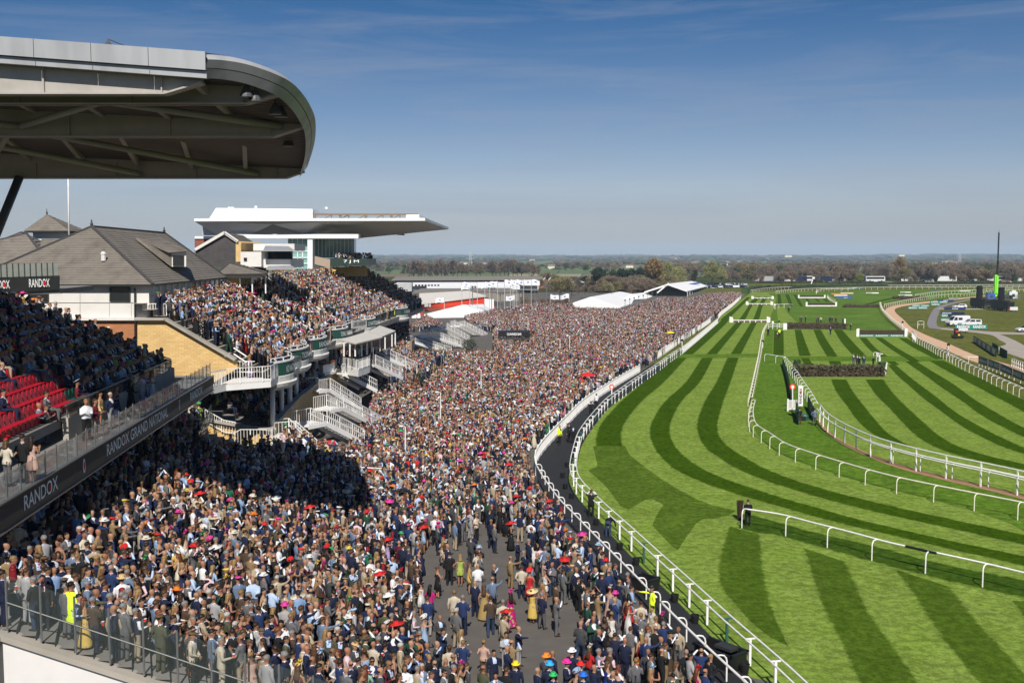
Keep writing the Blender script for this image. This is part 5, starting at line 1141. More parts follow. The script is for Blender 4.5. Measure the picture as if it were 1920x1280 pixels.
# dormer on the track side slope
dz0 = D(322,500,88); dA,dB,dC,dD_ = D(321,500,87),D(349,500,87),D(349,471,87),D(321,471,87)
dm = hs.t
mb = MB(); mb.slab([dA,dB,dC,dD_],(-1.5,4.5,0)); dmr = hs.part('dormer',mb,M_WALLW)
mb = MB(); mb.slab([D(324,498,86.9),D(345,498,86.9),D(345,479,86.9),D(324,479,86.9)],(0,0.1,0)); hs.part('dormer_window',mb,M_WIN,parent=dmr)
hs.part('dormer_roof',courses(D(316,474,86.6),D(353,470,86.6),D(305,446,95),D(243,442,91),n=10),M_SLATE)
hs.part('dormer_cheek',courses(D(256,450,88.5),D(321,500,86.9),D(321,472,86.9),D(245,440,90.5),n=10),M_SLATE)
# verandah on the track side: dark glazing, posts, white railing
mb = MB(); mb.slab([Vector((-27.3,78.2,12.3)),Vector((-28.6,103,12.3)),Vector((-28.6,103,14.8)),Vector((-27.3,78.2,14.8))],(-0.1,0,0)); hs.part('verandah_glazing',mb,M_WIN)
for k in range(14):
 Y = 78.4 + k * 1.85; mb = MB(); mb.box((-27.05 - (Y - 78) * 0.052,Y,13.55),(0.1,0.14,2.5)); hs.part('verandah_post',mb,WHITE)
vr = T('verandah_railing','white slatted railing along the verandah of the slate house','railing',(-25,85,12.3)); railing(vr,[Vector((-27.1,77.3,12.32)),Vector((-25.5,77.3,12.32)),Vector((-25.2,79.5,12.32)),Vector((-26.9,98,12.6))],1.15,0.19)
# clock-tower like lantern, second roof, flagpole
tw = T('lantern_tower','small square white lantern tower with a pyramid slate roof and finial','tower',tuple(D(88,460,120)))
ap = D(88,402,122); e = [D(44,433,119.5),D(131,433,119.5),None,None]; e[2] = e[1] + Vector((0,5.5,0)); e[3] = e[0] + Vector((0,5.5,0))
for a,b in ((0,1),(1,2),(2,3),(3,0)): tw.part('roof_slope',courses(e[a],e[b],ap,ap,n=10),M_SLATE)
mb = MB(); c = (e[0] + e[2]) / 2; mb.box(c - UZ * 0.75,(3.9,3.9,1.5)); tw.part('wall',mb,M_WALLW)
mb = MB(); mb.box(c - UZ * 0.1,(5.2,5.4,0.14)); tw.part('eave',mb,M_GUTTER)
mb = MB(); mb.lathe([(0.12,0),(0.12,0.2),(0.06,0.35),(0.02,0.7)],ap,6); tw.part('finial',mb,M_SLATEV)
h2 = hip_house('pavilion_house','slate hipped house standing beyond the larger slate house, beneath the lantern tower','house',Vector((-75,104,13.2)),Vector((-44,104,13.2)),Vector((-44,124,13.2)),Vector((-75,124,13.2)),D(50,438,113),D(40,436,117),6,M_WALLW,n=20)
h2.part('cross_roof',courses(D(70,500,106),D(190,500,106),D(190,447,113),D(78,447,113),n=16),M_SLATE)
fp = T('flagpole','tall white flagpole rising behind the slate house','flagpole',tuple(D(130,450,118))); mb = MB(); mb.tube([D(130,470,118),D(127,290,118)],[0.11,0.07],8); fp.part('pole',mb,WHITE,smooth=True); mb = MB(); mb.lathe([(0.02,0),(0.14,0.1),(0.02,0.2)],D(127,290,118),8); fp.part('ball',mb,WHITE)
# slate-hung gable house and its lean-tos
gb = T('gable_house','dark slate-hung gable house beside the white roofed stand','house',tuple(D(405,500,112)))
q = [D(367,500,112),D(442,500,112),D(442,452,112),D(421,437,112),D(367,468,112)]; mb = MB(); mb.slab(q,(-1.5,12,0)); gb.part('gable_wall',mb,M_SLATEV)
gb.part('roof_slope',courses(D(446,454,111.6),D(476,455,126),D(455,441,126),D(420,436,111.6),n=10),M_SLATE)
mb = MB(); mb.beam(D(366,468,111.8),D(421,436,111.8),0.2,0.3); mb.beam(D(421,436,111.8),D(446,453,111.8),0.2,0.3); gb.part('bargeboard',mb,M_WALLW)
mb = MB(); mb.slab([D(442,500,111.9),D(452,500,111.9),D(452,455,111.9),D(442,452,111.9)],(0,10,0)); gb.part('end_wall',mb,M_BRY)
wb = T('commentary_box','stepped white boxes with corrugated canopies in front of the glazed tower','building',tuple(D(500,500,112)))
for a,b,c,d,Y,dep in ((451,490,500,472,110,8),(475,552,470,457,114,6),(483,545,502,486,111,7)):
 mb = MB(); mb.slab([D(a,c,Y),D(b,c,Y),D(b,d,Y),D(a,d,Y)],(0,dep,0)); wb.part('wall',mb,M_WALLW)
mb = MB(); mb.slab([D(478,486,113),D(548,486,113),D(548,470,113),D(478,470,113)],(0,0.3,0)); wb.part('opening',mb,M_WIN)
for a,b,c,d in (((493,471,109.5),(553,471,109.5),(541,463,113),(498,462,113)),((499,506,108.5),(557,505,108.5),(541,496,112),(504,497,112))):
 mb = MB(); mb.slab([D(*a),D(*b),D(*c),D(*d)],(0,0,0.08)); wb.part('canopy',mb,M_ROOFW)
mb = MB(); mb.slab([D(457,489,109.9),D(463,489,109.9),D(463,483,109.9),D(457,483,109.9)],(0,0.1,0)); wb.part('window',mb,M_WIN)
pk = hip_house('kiosk','small open kiosk with a low slate hipped roof and white posts','kiosk',D(405,514,106),D(500,513,106),D(502,508,116) ,D(415,508,116),D(430,493,110),D(468,492,111),0.4,M_WALLW,n=10)
for px in (450,473,498):
 mb = MB(); mb.box(D(px,530,107),(0.12,0.12,2.2)); pk.part('post',mb,WHITE)
mb = MB(); mb.slab([D(412,540,108.5),D(446,540,108.5),D(446,514,108.5),D(412,514,108.5)],(0,5,0)); pk.part('wall',mb,M_BRY)
# ---- the white-roofed stand
ls = T('grandstand','far grandstand with a broad white winged roof and teal glazing','grandstand',tuple(D(600,500,160)))
A,B,Tp = D(364,415,150),D(797,414,150),D(841,430,196); Wl,Wm,Wr,Wf = D(405,439,152),D(470,440,152.5),D(572,439,153),D(671,447,168); Am = D(512,420,150.2)
M_SOF = mat('silver_soffit',(0.90,0.87,0.85),0.5,0.0,var=0.05,stretch=(0.2,0.2,3)); ribs(M_SOF,2.0)
M_RW = mat('white_roof',(0.80,0.81,0.82),0.4,var=0.05,dirt=0.1); M_SHEDPX = mat('ribbed_grey_cladding',(0.55,0.57,0.56),0.5,var=0.08)
mb = MB(); mb.add([A,D(600,416,150),B,Tp,Wf,Wr,Wm,Wl,Am],[(0,8,6,7),(8,1,5),(1,4,5),(1,2,4),(2,3,4)]); ls.part('soffit',mb,M_SOF)
mb = MB(); mb.slab([A,B,Tp,D(560,428,205),D(420,425,175)],(0,0,0.4)); ls.part('roof_edge',mb,M_RW)
mb = MB(); q = [D(391,412,155),D(586,412,155),D(586,392,155),D(405,390,155)]; mb.slab(q,(-1,22,0)); ls.part('plant_screen',mb,M_RW)
mb = MB(); mb.slab([D(786,414,151),D(786,402,151),D(838,428,193)],(-2,1,0)); ls.part('roof_fin',mb,M_RW)
mb = MB(); mb.beam(D(587,402,156),D(784,402,153),0.2,0.25); mb.beam(D(587,411,156),D(784,411,153),0.15,0.2)
for k in range(12):
 a = 590 + k * 16; mb.beam(D(a,411,155.5),D(a + 16,402.5,155.3) if k % 2 else D(a,402.5,155.5),0.12,0.12)
 if k % 3 == 0: mb.box(D(a,407,155.4),(0.35,0.35,1.0))
ls.part('roof_truss',mb,mat('bronze_truss',(0.22,0.17,0.12),0.5,0.3))
for px in (430,436,480,612): mb = MB(); mb.tube([D(px,392,158),D(px,386 if px == 480 else 388,158)],0.22,6); ls.part('flue',mb,M_RW)
for y0,y1,x0,x1,Y,m,nm in ((447,439,430,672,151.8,M_RW,'band'),(505,446,576.5,586,152,M_RW,'pier'),(483,447,586,664,158,M_TEAL,'glazing'),(505,447,540,577,153,M_TEAL,'glazing'),(478,446,365,396,156,M_BRR,'brick_wall')):
 mb = MB(); mb.slab([D(x0,y0,Y),D(x1,y0,Y),D(x1,y1,Y),D(x0,y1,Y)],(0,2.0,0)); ls.part(nm,mb,m)
mb = MB(); mb.slab([D(365,447.5,155.8),D(399,447.5,155.8),D(399,443,155.8),D(365,443,155.8)],(0,2.3,0)); ls.part('band',mb,M_RW)
mb = MB()
for x in (548,558,567.5): mb.beam(D(x,503,152.9),D(x,447,152.9),0.1,0.12)
for y in (459,471,483,494): mb.beam(D(541,y,152.9),D(577,y,152.9),0.1,0.14)
for k in range(11): mb.beam(D(590 + k * 7,481,157.9),D(590 + k * 7,448,157.9),0.06,0.12)
ls.part('mullions',mb,M_RW)
mb = MB(); mb.slab([D(380,441,156),D(576,441,156),D(576,418,156),D(380,418,156)],(0,1,0)); ls.part('clerestory',mb,M_SHEDPX)
mb = MB(); mb.slab([D(592,447,152.3),D(668,447,152.3),D(668,441,152.3),D(592,441,152.3)],(0,3,0)); ls.part('upper_fascia',mb,M_ROOFW)
mb = MB(); mb.slab([D(619,500,151),D(692,497,153),D(692,485,153),D(619,484,151)],(0,8,0)); ls.part('balcony_front',mb,mat('dark_green_panel',(0.03,0.05,0.04),0.4))
mb = MB(); mb.slab([D(590,495,150.6),D(619,503,150.6),D(619,487,150.6),D(590,480,150.6)],(0,0.3,0)); ls.part('stair_side',mb,mat('beige_panel',(0.36,0.28,0.21)))
mb = MB(); mb.slab([D(600,518,156),D(688,518,158),D(688,500,158),D(600,502,156)],(0,0.3,0)); ls.part('rear_wall',mb,M_BRY)
for k,px in enumerate((690,697,703,711,717,726,731,737,748,755)):
 mb = MB(); p = D(px,434 + k * 0.5,165 + k * 2); mb.lathe([(0.08,0.5),(0.1,0.2),(0.4,-0.25),(0.02,-0.25)],p,8); ls.part('floodlight',mb,M_LAMP)
put_text('7 J M',ls.t,D(660,490,151.6),UX,2.2,M_TXTW,h=0.5,lift=0.6)
# stair rails in the upper terraces
def slope_rail(st,pts,zoff=1.0):
 mb = MB(); P_ = [Vector((x,Y,upper_z(x,Y))) for x,Y in pts]
 for a,b in zip(P_,P_[1:]):
  mb.beam(a + UZ * zoff,b + UZ * zoff,0.1,0.1); mb.beam(a + UZ * 0.5,b + UZ * 0.5,0.06,0.06)
  n = max(2,int((b - a).length / 0.6))
  for k in range(n + 1): mb.box(a.lerp(b,k / n) + UZ * zoff / 2,(0.06,0.06,zoff))
 st.part('stair_rail',mb,WHITE)
for Y in (104.5,107.0,120,122.5): slope_rail(mid if Y < 118 else far,[(xf(Y) - 0.4,Y),(xf(Y) - 9.8,Y)])
slope_rail(mid,[(xf(92) - 4.5,80),(xf(92) - 4.5,84)])
mb = MB(); mb.slab([Vector((xf(112) - 1,110,8)),Vector((xf(112) - 9,110,8)),Vector((xf(112) - 9,110,12.2)),Vector((xf(112) - 1,110,8.8))],(0,0.3,0)); mid.part('divider_wall',mb,M_BRR)
mb = MB(); mb.slab([Vector((xf(90) - 2.5,88,8.0)),Vector((xf(90) - 9.5,88,11.2)),Vector((xf(90) - 9.5,88,13.6)),Vector((xf(90) - 2.5,88,9.9))],(0,0.35,0)); mid.part('divider_wall',mb,M_BRY)
# white zig-zag stairs on the lawn side of the far terrace
stair('white ramped stair nearest in the zig-zag beside the drinks bar',W(770,640,170),W(838,662,176),2.2,landing=3,name='ramp_stair')
stair('white ramped stair second in the zig-zag, with a shrub at its foot',W(800,628,186),W(866,650,194),2.2,landing=3,name='ramp_stair')
stair('white ramped stair third in the zig-zag above the round bush',W(830,615,202),W(872,638,212),2.2,landing=3,name='ramp_stair')
stair('white ramped stair furthest in the zig-zag, ending at a level platform',W(862,610,214),W(905,632,226),2.2,landing=3,name='ramp_stair')
bx = T('entrance_block','small brown rendered block with a white notice at the stair foot','building',tuple(W(752,660,160))); mb = MB(); mb.slab([D(742,659,160),D(772,657,160),D(772,640,160),D(742,642,160)],(0,5,0)); bx.part('wall',mb,mat('brown_render',(0.27,0.19,0.12))); mb = MB(); mb.slab([D(751,654,159.9),D(765,653,159.9),D(765,646,159.9),D(751,647,159.9)],(0,0.05,0)); bx.part('notice',mb,WHITE)
# ---------------------------------------------------------------- things on and around the courses
M_BRUSHL = mat('spruce_sprigs',(0.085,0.078,0.040),0.9,var=0.5,scale=6); M_BIRCH = mat('birch_brush',(0.050,0.028,0.018),0.9,var=0.4,scale=9); M_BOX = mat('box_hedge_leaves',(0.035,0.075,0.015),0.8,var=0.4,scale=6); M_TEALB = mat('teal_board',(0.015,0.20,0.17),0.5,var=0.05); M_NAVYB = mat('navy_board',(0.012,0.03,0.12),0.5,var=0.05); M_GREYB = mat('slate_board',(0.055,0.07,0.095),0.5,var=0.05); M_BLUEB = mat('blue_board',(0.03,0.10,0.42),0.5,var=0.06); M_ORB = mat('orange_board',(0.75,0.22,0.05),0.5,var=0.05)
M_TYRE = mat('tyre_rubber',(0.015,0.015,0.016),0.8); M_CARW = mat('white_car_paint',(0.62,0.63,0.64),0.25,var=0.02); M_CARG = mat('car_glass',(0.015,0.018,0.02),0.06); M_ORANGE = mat('orange_plastic',(0.80,0.22,0.02),0.5); M_LIME = mat('lime_crane_paint',(0.22,0.75,0.03),0.4,var=0.06); M_YEL = mat('yellow_fabric',(0.80,0.55,0.02),0.7); M_BLUE = mat('blue_fabric',(0.02,0.07,0.30),0.7,var=0.2)
def sprigs(mb,c,size,n,s,seed,yaw=0.0,m=0,shell=0.75):
 """leafy mass: small bent leaf pairs filling a rounded box"""
 q = random.Random(seed); Mx = Matrix.Rotation(yaw,3,'Z'); c = Vector(c)
 for _ in range(n):
  p = Vector((q.uniform(-1,1),q.uniform(-1,1),q.uniform(-1,1))); a = q.randrange(3)
  if q.random() < shell: p[a] = math.copysign(q.uniform(0.8,1.05),p[a])
  p = Vector((p.x * size[0] / 2,p.y * size[1] / 2,p.z * size[2] / 2)); d = Vector((q.gauss(0,1),q.gauss(0,1),q.gauss(0.5,1))).normalized(); x = d.cross(Vector((q.gauss(0,1),q.gauss(0,1),q.gauss(0,1)))).normalized(); k = s * q.uniform(0.6,1.4)
  P = c + Mx @ p; mb.add([P,P + d * k * 0.5 + x * k * 0.3,P + d * k,P + d * k * 0.5 - x * k * 0.3],[(0,1,2,3)],m)
def wing(t,a,hgt,slope,name='wing_post',m=None):
 mb = MB(); mb.box(a + UZ * hgt / 2,(0.35,0.12,hgt)); t.part(name,mb,m or WHITE)
# spruce-dressed fences
def spruce_fence(label,xl,xr,yt,yb,depth,n,s,seed):
 a,b = G(xl,yb),G(xr,yb); h = D(xl,yt,a.y).z; t = T('brush_fence',label,'fence',((a.x + b.x) / 2,a.y,0)); w = b.x - a.x
 h = max(h - 0.15,0.8)
 core = MB(); core.prism([(a.x,a.y),(b.x,a.y),(b.x,a.y + depth),(a.x,a.y + depth)],0,h * 0.9); t.part('core',core,M_BIRCH)
 mb = MB(); sprigs(mb,((a.x + b.x) / 2,a.y + depth / 2,h / 2 + 0.02),(w,depth,h),n,s,seed); t.part('sprigs',mb,M_BRUSHL,kind='stuff'); return t,a,b,h
t,a,b,h = spruce_fence('big spruce dressed brush fence across the steeplechase turf nearest the winning post',1501,1655,687,706,1.6,5200,0.42,11)
for x0,x1,y0,y1 in ((1490,1501,675,697),(1649,1661,679,703)):
 p0,p1 = G(x0,y1),G(x1,y1); hh = D(x0,y0,p0.y).z - 0.1; mb = MB(); mb.box(((p0.x + p1.x) / 2,p0.y + 0.5,hh / 2),(p1.x - p0.x - 0.1,0.9,hh)); sprigs(mb,((p0.x + p1.x) / 2,p0.y + 0.5,hh / 2),(p1.x - p0.x,1.1,hh),700,0.2,3); t.part('end_hedge',mb,M_BOX,kind='stuff')
for (xa,ya,xb,yb) in ((1656,705,1663,679),(1660,703,1663,679),(1488,694,1488,675)):
 pa = G(xa,ya); pb = D(xb,yb,pa.y); mb = MB(); mb.beam(pa,pb,0.16,0.12); t.part('wing_post',mb,WHITE)
spruce_w = rail_run('wing_rail','short white rails behind the right end of the big brush fence',[G(1645,685),G(1642,676),G(1655,680)],1.6,'hoop',1.4,((0,1.4),),0.06)
t,a,b,h = spruce_fence('long low spruce dressed brush fence with attendants standing behind it',1475,1584,606.5,617,1.8,3600,0.42,12)
mb = MB(); p = G(1471.5,618); mb.box(p + UZ * 0.75,(0.85,0.5,1.5)); t.part('wing_box',mb,WHITE); wing(t,G(1584,612),1.9,0)
spruce_fence('distant dark spruce fence at the bend of the sand track',1585,1648,572.3,576.8,2.0,900,0.5,13)
spruce_fence('furthest spruce fence on the infield beyond the advertising boards',1677,1737,556.3,560.8,2.0,900,0.6,14)
# open birch fences with lettered boards
def birch_fence(label,xl,xr,yt,ymid,yb,words,wy0,bm=None):
 a,b = G(xl,yb),G(xr,yb); ht,hm = D(xl,yt,a.y).z,D(xl,ymid,a.y).z; t = T('birch_fence',label,'fence',((a.x + b.x) / 2,a.y,0)); w = b.x - a.x
 mb = MB(); mb.slab([a,b,b + UZ * hm,a + UZ * hm],(0,0.15,0)); t.part('board',mb,bm or M_TEALB)
 mb = MB(); mb.prism([(a.x,a.y + 0.16),(b.x,a.y + 0.16),(b.x,a.y + 1.1),(a.x,a.y + 1.1)],0.02,ht * 0.96); q = random.Random(4)
 for k in range(int(w * 26)):
  x = q.uniform(a.x,b.x); y = q.uniform(a.y + 0.18,a.y + 1.1); mb.tube([(x,y,hm * 0.8),(x + q.uniform(-.08,.08),y + q.uniform(-.08,.08),ht * q.uniform(0.97,1.04))],0.02,3,cap=False)
 t.part('birch',mb,M_BIRCH)
 for p in (a - UX * 0.3,b + UX * 0.3):
  mb = MB(); hh = D(960,wy0,a.y).z; mb.slab([p - UX * 0.3,p + UX * 0.3,p + UX * 0.3 + UZ * hh,p - UX * 0.3 + UZ * (hh * 0.92)],(0,0.12,0)); t.part('wing_panel',mb,WHITE)
 for k in range(words):
  c = a.lerp(b,(k + 0.5) / words) + UZ * hm / 2
  randox(t.t,c,UX,w / words * 0.82,M_TXTW,h=hm * 0.62,lift=0.03)
 return t
birch_fence('open dark birch fence with three white words along its teal base board',1611,1696,619,627.2,631,3,615.5)
birch_fence('distant dark birch fence with a pale base board, nearer of the far pair',1514,1566,568.3,572.2,574.3,2,565.8,WHITE)
birch_fence('furthest dark birch fence, standing beyond its twin',1499,1545,554,557,558.8,2,552.5,WHITE)
# hurdles
def hurdle(label,xl,xr,yt,yb,wy,n):
 a,b = G(xl,yb),G(xr,yb); h = D(xl,yt,a.y).z; t = T('hurdle',label,'hurdle',((a.x + b.x) / 2,a.y,0)); w = b.x - a.x
 for k in range(n):
  p,q = a.lerp(b,k / n),a.lerp(b,(k + 1) / n); mb = MB(); mb.box((p + q) / 2 + UZ * h * 0.46,(w / n - 0.25,0.15,h * 0.78)); t.part('birch_panel',mb,mat('hurdle_birch',(0.13,0.075,0.045),0.9,var=0.4,scale=5) if 'hurdle_birch' not in bpy.data.materials else bpy.data.materials['hurdle_birch'])
  mb = MB(); mb.box(p + UZ * h / 2 - UY * 0.1,(0.2,0.14,h)); mb.box((p + q) / 2 + UZ * (h - 0.08) - UY * 0.1,(w / n,0.16,0.2)); t.part('frame',mb,WHITE)
 for p in (a - UX * 0.4,b + UX * 0.4):
  hh = D(960,wy,a.y).z; mb = MB(); mb.slab([p - UX * 0.45,p + UX * 0.45,p + UX * 0.45 + UZ * hh * 0.8,p - UX * 0.45 + UZ * hh],(0,0.12,0)); t.part('wing_panel',mb,WHITE)
 return t
hurdle('white framed hurdle with six dark panels, nearest across the home straight',1374,1438,599.5,604.5,593,6)
hurdle('white framed hurdle halfway up the far home straight',1403,1445,568.8,571.5,564.5,5)
hurdle('furthest white framed hurdle at the top of the home straight',1413,1447,557.8,560.3,554.5,5)
# winning posts: red ringed discs
def lollipop(label,px,py,r_px,pyb,ring=True,pole=WHITE):
 g = G(px,pyb); c = D(px,py,g.y); r_ = r_px * g.y / _F; t = T('marker_post',label,'marker post',tuple(g)); mb = MB(); mb.tube([g,c - UZ * r_ * 0.6],0.07,6); t.part('pole',mb,pole)
 def dsc(rr,y,m,nm): d = MB(); d.add([c + Vector((rr * math.cos(k * math.pi / 12),y,rr * math.sin(k * math.pi / 12))) for k in range(24)] + [c + Vector((rr * math.cos(k * math.pi / 12),y + 0.05,rr * math.sin(k * math.pi / 12))) for k in range(24)],[tuple(range(24)),tuple(range(47,23,-1))] + [(k,24 + k,24 + (k + 1) % 24,(k + 1) % 24) for k in range(24)]); t.part(nm,d,m)
 if ring: dsc(r_,0,RED if False else mat('signal_red',(0.85,0.06,0.02),0.4,var=0.02) if 'signal_red' not in bpy.data.materials else bpy.data.materials['signal_red'],'ring'); dsc(r_ * 0.55,-0.06,WHITE,'disc')
 else: dsc(r_,0,BLACK,'disc')
 return t
lollipop('red and white ringed disc on a white pole beside the big word board',1486,725,5.4,766); lollipop('red and white ringed disc on a white pole beside the double rail',1147,725,4.8,757)
for px,py,r_,yb,lb in ((1430,640,2.8,652,'black disc marker standing on the middle running rail'),(1461,603,2.2,617,'black disc marker left of the low brush fence'),(1692.5,604,2.2,627,'black disc marker by the rail above the birch fence'),(1778.5,646,3,667,'black disc marker with a spectator by the sand track'),(1279,638,2.8,661,'black disc marker on the double rail up the straight')): lollipop(lb,px,py,r_,yb,False)
for px,py,yb,lb in ((1449,604,616,'small white square marker left of the low brush fence'),(1453,571,580,'small white square marker by the far corner rails')):
 g = G(px,yb); t = T('marker_post',lb,'marker post',tuple(g)); mb = MB(); mb.box(g + UZ * 0.6,(0.12,0.12,1.2)); t.part('pole',mb,WHITE); c = D(px,py,g.y); mb = MB(); mb.box(c,(0.5,0.06,0.5)); t.part('board',mb,WHITE)
wp = T('winning_post','tall white winning post board with a vertical word, on a green drum trailer','winning post',tuple(G(1500,786)))
Yw = G(1500,786).y; mb = MB(); mb.slab([D(1497,761,Yw),D(1505.5,761,Yw),D(1505.5,723,Yw),D(1497,723,Yw)],(0,0.35,0)); wp.part('board',mb,WHITE)
c = D(1501.3,742,Yw); me = text_mesh('RANDOX',1.0,M_TXTK,bold=0.012); xs = [v.co.x for v in me.vertices]; o = link('lettering',me,wp.t); s_ = 1.62 / (max(xs) - min(xs))
o.matrix_local = Matrix.Translation(-wp.l) @ Matrix.Translation(c - UY * 0.03) @ Matrix.Rotation(R(90),4,'X') @ Matrix.Rotation(R(90),4,'Z') @ Matrix.Scale(s_,4)
dd = disc(wp.t,c + UZ * 0.41 - UY * 0.0,UX,0.085,M_TXTR,0.045)
mb = MB(); mb.lathe([(0.42,0.35),(0.46,0.5),(0.46,1.0),(0.38,1.15),(0.30,1.18)],D(1505,792,Yw) - UZ * 0.2 - UY * 0.5,14); wp.part('drum',mb,mat('racing_green',(0.02,0.09,0.06),0.4))
mb = MB(); mb.box(D(1504,790,Yw) - UY * 0.6 + UZ * 0.1,(1.1,0.8,0.25)); wp.part('trailer_bed',mb,WHITE); mb = MB(); mb.box(D(1501,783,Yw) - UY * 0.9,(0.5,0.4,0.6)); wp.part('motor_box',mb,BLACK)
gt = T('gate','white slatted gate at the left of the winning post','gate',tuple(G(1486,771))); Yg = G(1486,771).y
for k in range(12): mb = MB(); mb.box(D(1478 + k * 1.6,759,Yg),(0.06,0.04,1.0)); gt.part('slat',mb,WHITE)
for y in (750.5,767): mb = MB(); mb.beam(D(1476,y,Yg),D(1497,y,Yg),0.06,0.09); gt.part('rail',mb,WHITE)
mb = MB(); mb.box(D(1477,759,Yg),(0.18,0.16,1.35)); gt.part('post',mb,WHITE)
M_SCREEN = mat('dark_green_screen',(0.014,0.062,0.050),0.6,var=0.15)
def screen(label,pts,h,n):
 P_ = [G(*p) for p in pts]; t = T('screen',label,'screen',tuple(P_[0])); Q = resample(P_,n + 1)
 for a,b in zip(Q,Q[1:]): mb = MB(); mb.slab([a,b - (b - a) * 0.01,b - (b - a) * 0.01 + UZ * h,a + UZ * h],(0.05,0.02,0)); t.part('panel',mb,M_SCREEN)
screen('long dark green canvas screen along the grass strip behind the ringed disc',[(1467,684),(1474,706),(1480,733),(1485,764)],1.25,9)
screen('dark green screen panel in front of the drum trailer',[(1491,774),(1497,797)],1.5,2); screen('dark green screen leaning by the hooped rail near the winning post',[(1514,764),(1519,775),(1526,790)],1.4,2)
bb = T('birch_post','bound birch brush post at the end of the single near rail','post',tuple(G(1387,975))); mb = MB(); q_ = random.Random(8)
for k in range(60): x,y = q_.gauss(0,0.06),q_.gauss(0,0.06); mb.tube([(bb.l.x + x,bb.l.y + y,0),(bb.l.x + x * 1.5,bb.l.y + y * 1.5,1.22 + q_.uniform(0,0.12))],0.018,3)
bb.part('birch',mb,M_BIRCH); mb = MB(); mb.box(bb.l + Vector((0.2,0.1,0.5)),(0.07,0.05,1.0)); bb.part('stake',mb,CREAM)
# boards
def ad(label,xl,xr,yt,yb,words,m,tm=None,group='advertising boards on the infield',rnx=False,yr=None):
 a,b = G(xl,yb),G(xr,yr if yr else yb)
 if not yr: b.y = a.y; b.x = D(xr,yb,a.y).x
 h = D(xl,yt,a.y).z; t = T('advertising_board',label,'advertising board',tuple(a),group); d = (b - a); w = d.length
 mb = MB(); mb.slab([a + UZ * 0.1,b + UZ * 0.1,b + UZ * h,a + UZ * h],(0,0.12,0)); t.part('panel',mb,m)
 for k in (0.1,0.5,0.9): p = a.lerp(b,k); mb = MB(); mb.beam(p + UZ * h * 0.8 + UY * 0.1,p + UY * 0.9,0.06,0.06); t.part('brace',mb,DARKST)
 for k,wd in enumerate(words):
  c = a.lerp(b,(k + 0.5) / len(words)) + UZ * (h * 0.52)
  if wd == 'RANDOX': randox(t.t,c,d,w / len(words) * 0.8,tm or M_TXTW,h=h * 0.6,lift=0.05)
  elif wd: put_text(wd,t.t,c,d,w / len(words) * 0.8,tm or M_TXTW,h=h * 0.5,lift=0.05)
 return t
RX2 = ('RANDOX','RANDOX')
ad('teal double word board standing in front of the white van',1791,1851,608.5,617.5,RX2,M_TEALB)
ad('teal board half hidden behind the white van',1763.5,1797,596.5,603,('RANDOX',''),M_TEALB); ad('teal double word board behind the van, below the navy board',1764,1811,589,594.8,RX2,M_TEALB); ad('navy board with two green and white words, above the van',1764,1808,584.6,589.2,('oddschecker','oddschecker'),M_NAVYB)
ad('navy board with pale emblem lettering beside a parked white car',1770.5,1810.5,576,581.3,('','Coral',''),M_NAVYB)
ad('teal double word board lowest in the cluster beside the sand track',1702,1739.5,574.8,579.8,RX2,M_TEALB); ad('teal double word board behind the lowest one beside the sand track',1709,1743,571,575,RX2,M_TEALB); ad('teal single word board midway in the cluster beside the sand track',1745,1763,568.8,573,('RANDOX',),M_TEALB); ad('teal double word board highest in the cluster beside the sand track',1744,1777,564.3,568.6,RX2,M_TEALB)
ad('navy and white board behind the teal cluster',1757.5,1788.5,561.8,565.8,('','BET',''),M_NAVYB); ad('pale board beside the grey road far away',1779.5,1799,558,561.2,('RANDOX',),M_ROOFW,M_TXTG)
ad('white and teal board alone on the far infield',1624,1647.5,548.2,550.5,('RANDOX',''),WHITE,M_TXTG); ad('white board before the far spruce fence',1685,1710.5,552.3,554.6,('RANDOX',''),WHITE,M_TXTG); ad('smaller white board behind the far spruce fence',1688,1708,547,549,('RANDOX',''),WHITE,M_TXTG)
ad('orange and white board in the stack beside the furthest birch fence',1559,1586,550,552.2,('',''),M_ORB); ad('pale pink board topmost in the stack beside the furthest birch fence',1576,1600,548.6,551,('',''),mat('pale_pink_board',(0.75,0.5,0.42),0.5)); ad('white board in the stack beside the furthest birch fence',1564,1589,552.8,555,('',''),WHITE); ad('blue board in the stack beside the furthest birch fence',1568,1595,554.9,557.2,('',''),M_BLUEB); ad('lowest blue board in the stack beside the furthest birch fence',1572,1600,557.4,559.6,('','BET',''),M_BLUEB)
ad('teal and white board on the hedge before the coaches',1588,1616,538.6,541.4,('','RANDOX',''),M_TEALB); ad('low blue and white board on the infield far beyond the teal cluster',1745,1768,545.5,547,('',''),M_BLUEB); ad('white board on tall trestles on the far infield',1799,1820,545,546.6,('',''),WHITE)
# long board along the sand track at the right edge
def track_board(label,pa,pb,h,words,m,leg=True,rn=False):
 a,b = G(*pa),G(*pb); t = T('advertising_board',label,'advertising board',tuple(a),'boards along the sand track'); d = b - a
 mb = MB(); z0 = 0.45; mb.slab([a + UZ * z0,b + UZ * z0,b + UZ * (z0 + h),a + UZ * (z0 + h)],(0.06,0.1,0)); t.part('panel',mb,m)
 for k in range(3): p = a.lerp(b,(k + 0.3) / 3); mb = MB(); mb.box(p + UZ * 0.25 + UY * 0.1,(0.12,0.12,0.5)); t.part('leg',mb,CREAM)
 for k,wd in enumerate(words):
  c = a.lerp(b,(k + 0.5) / len(words)) + UZ * (z0 + h * 0.5)
  (randox if wd == 'RANDOX' else lambda T_,*a_,**k_: put_text(wd,T_,*a_,**k_))(t.t,c,d,d.length / len(words) * 0.84,M_TXTW,h=h * 0.5,lift=0.04)
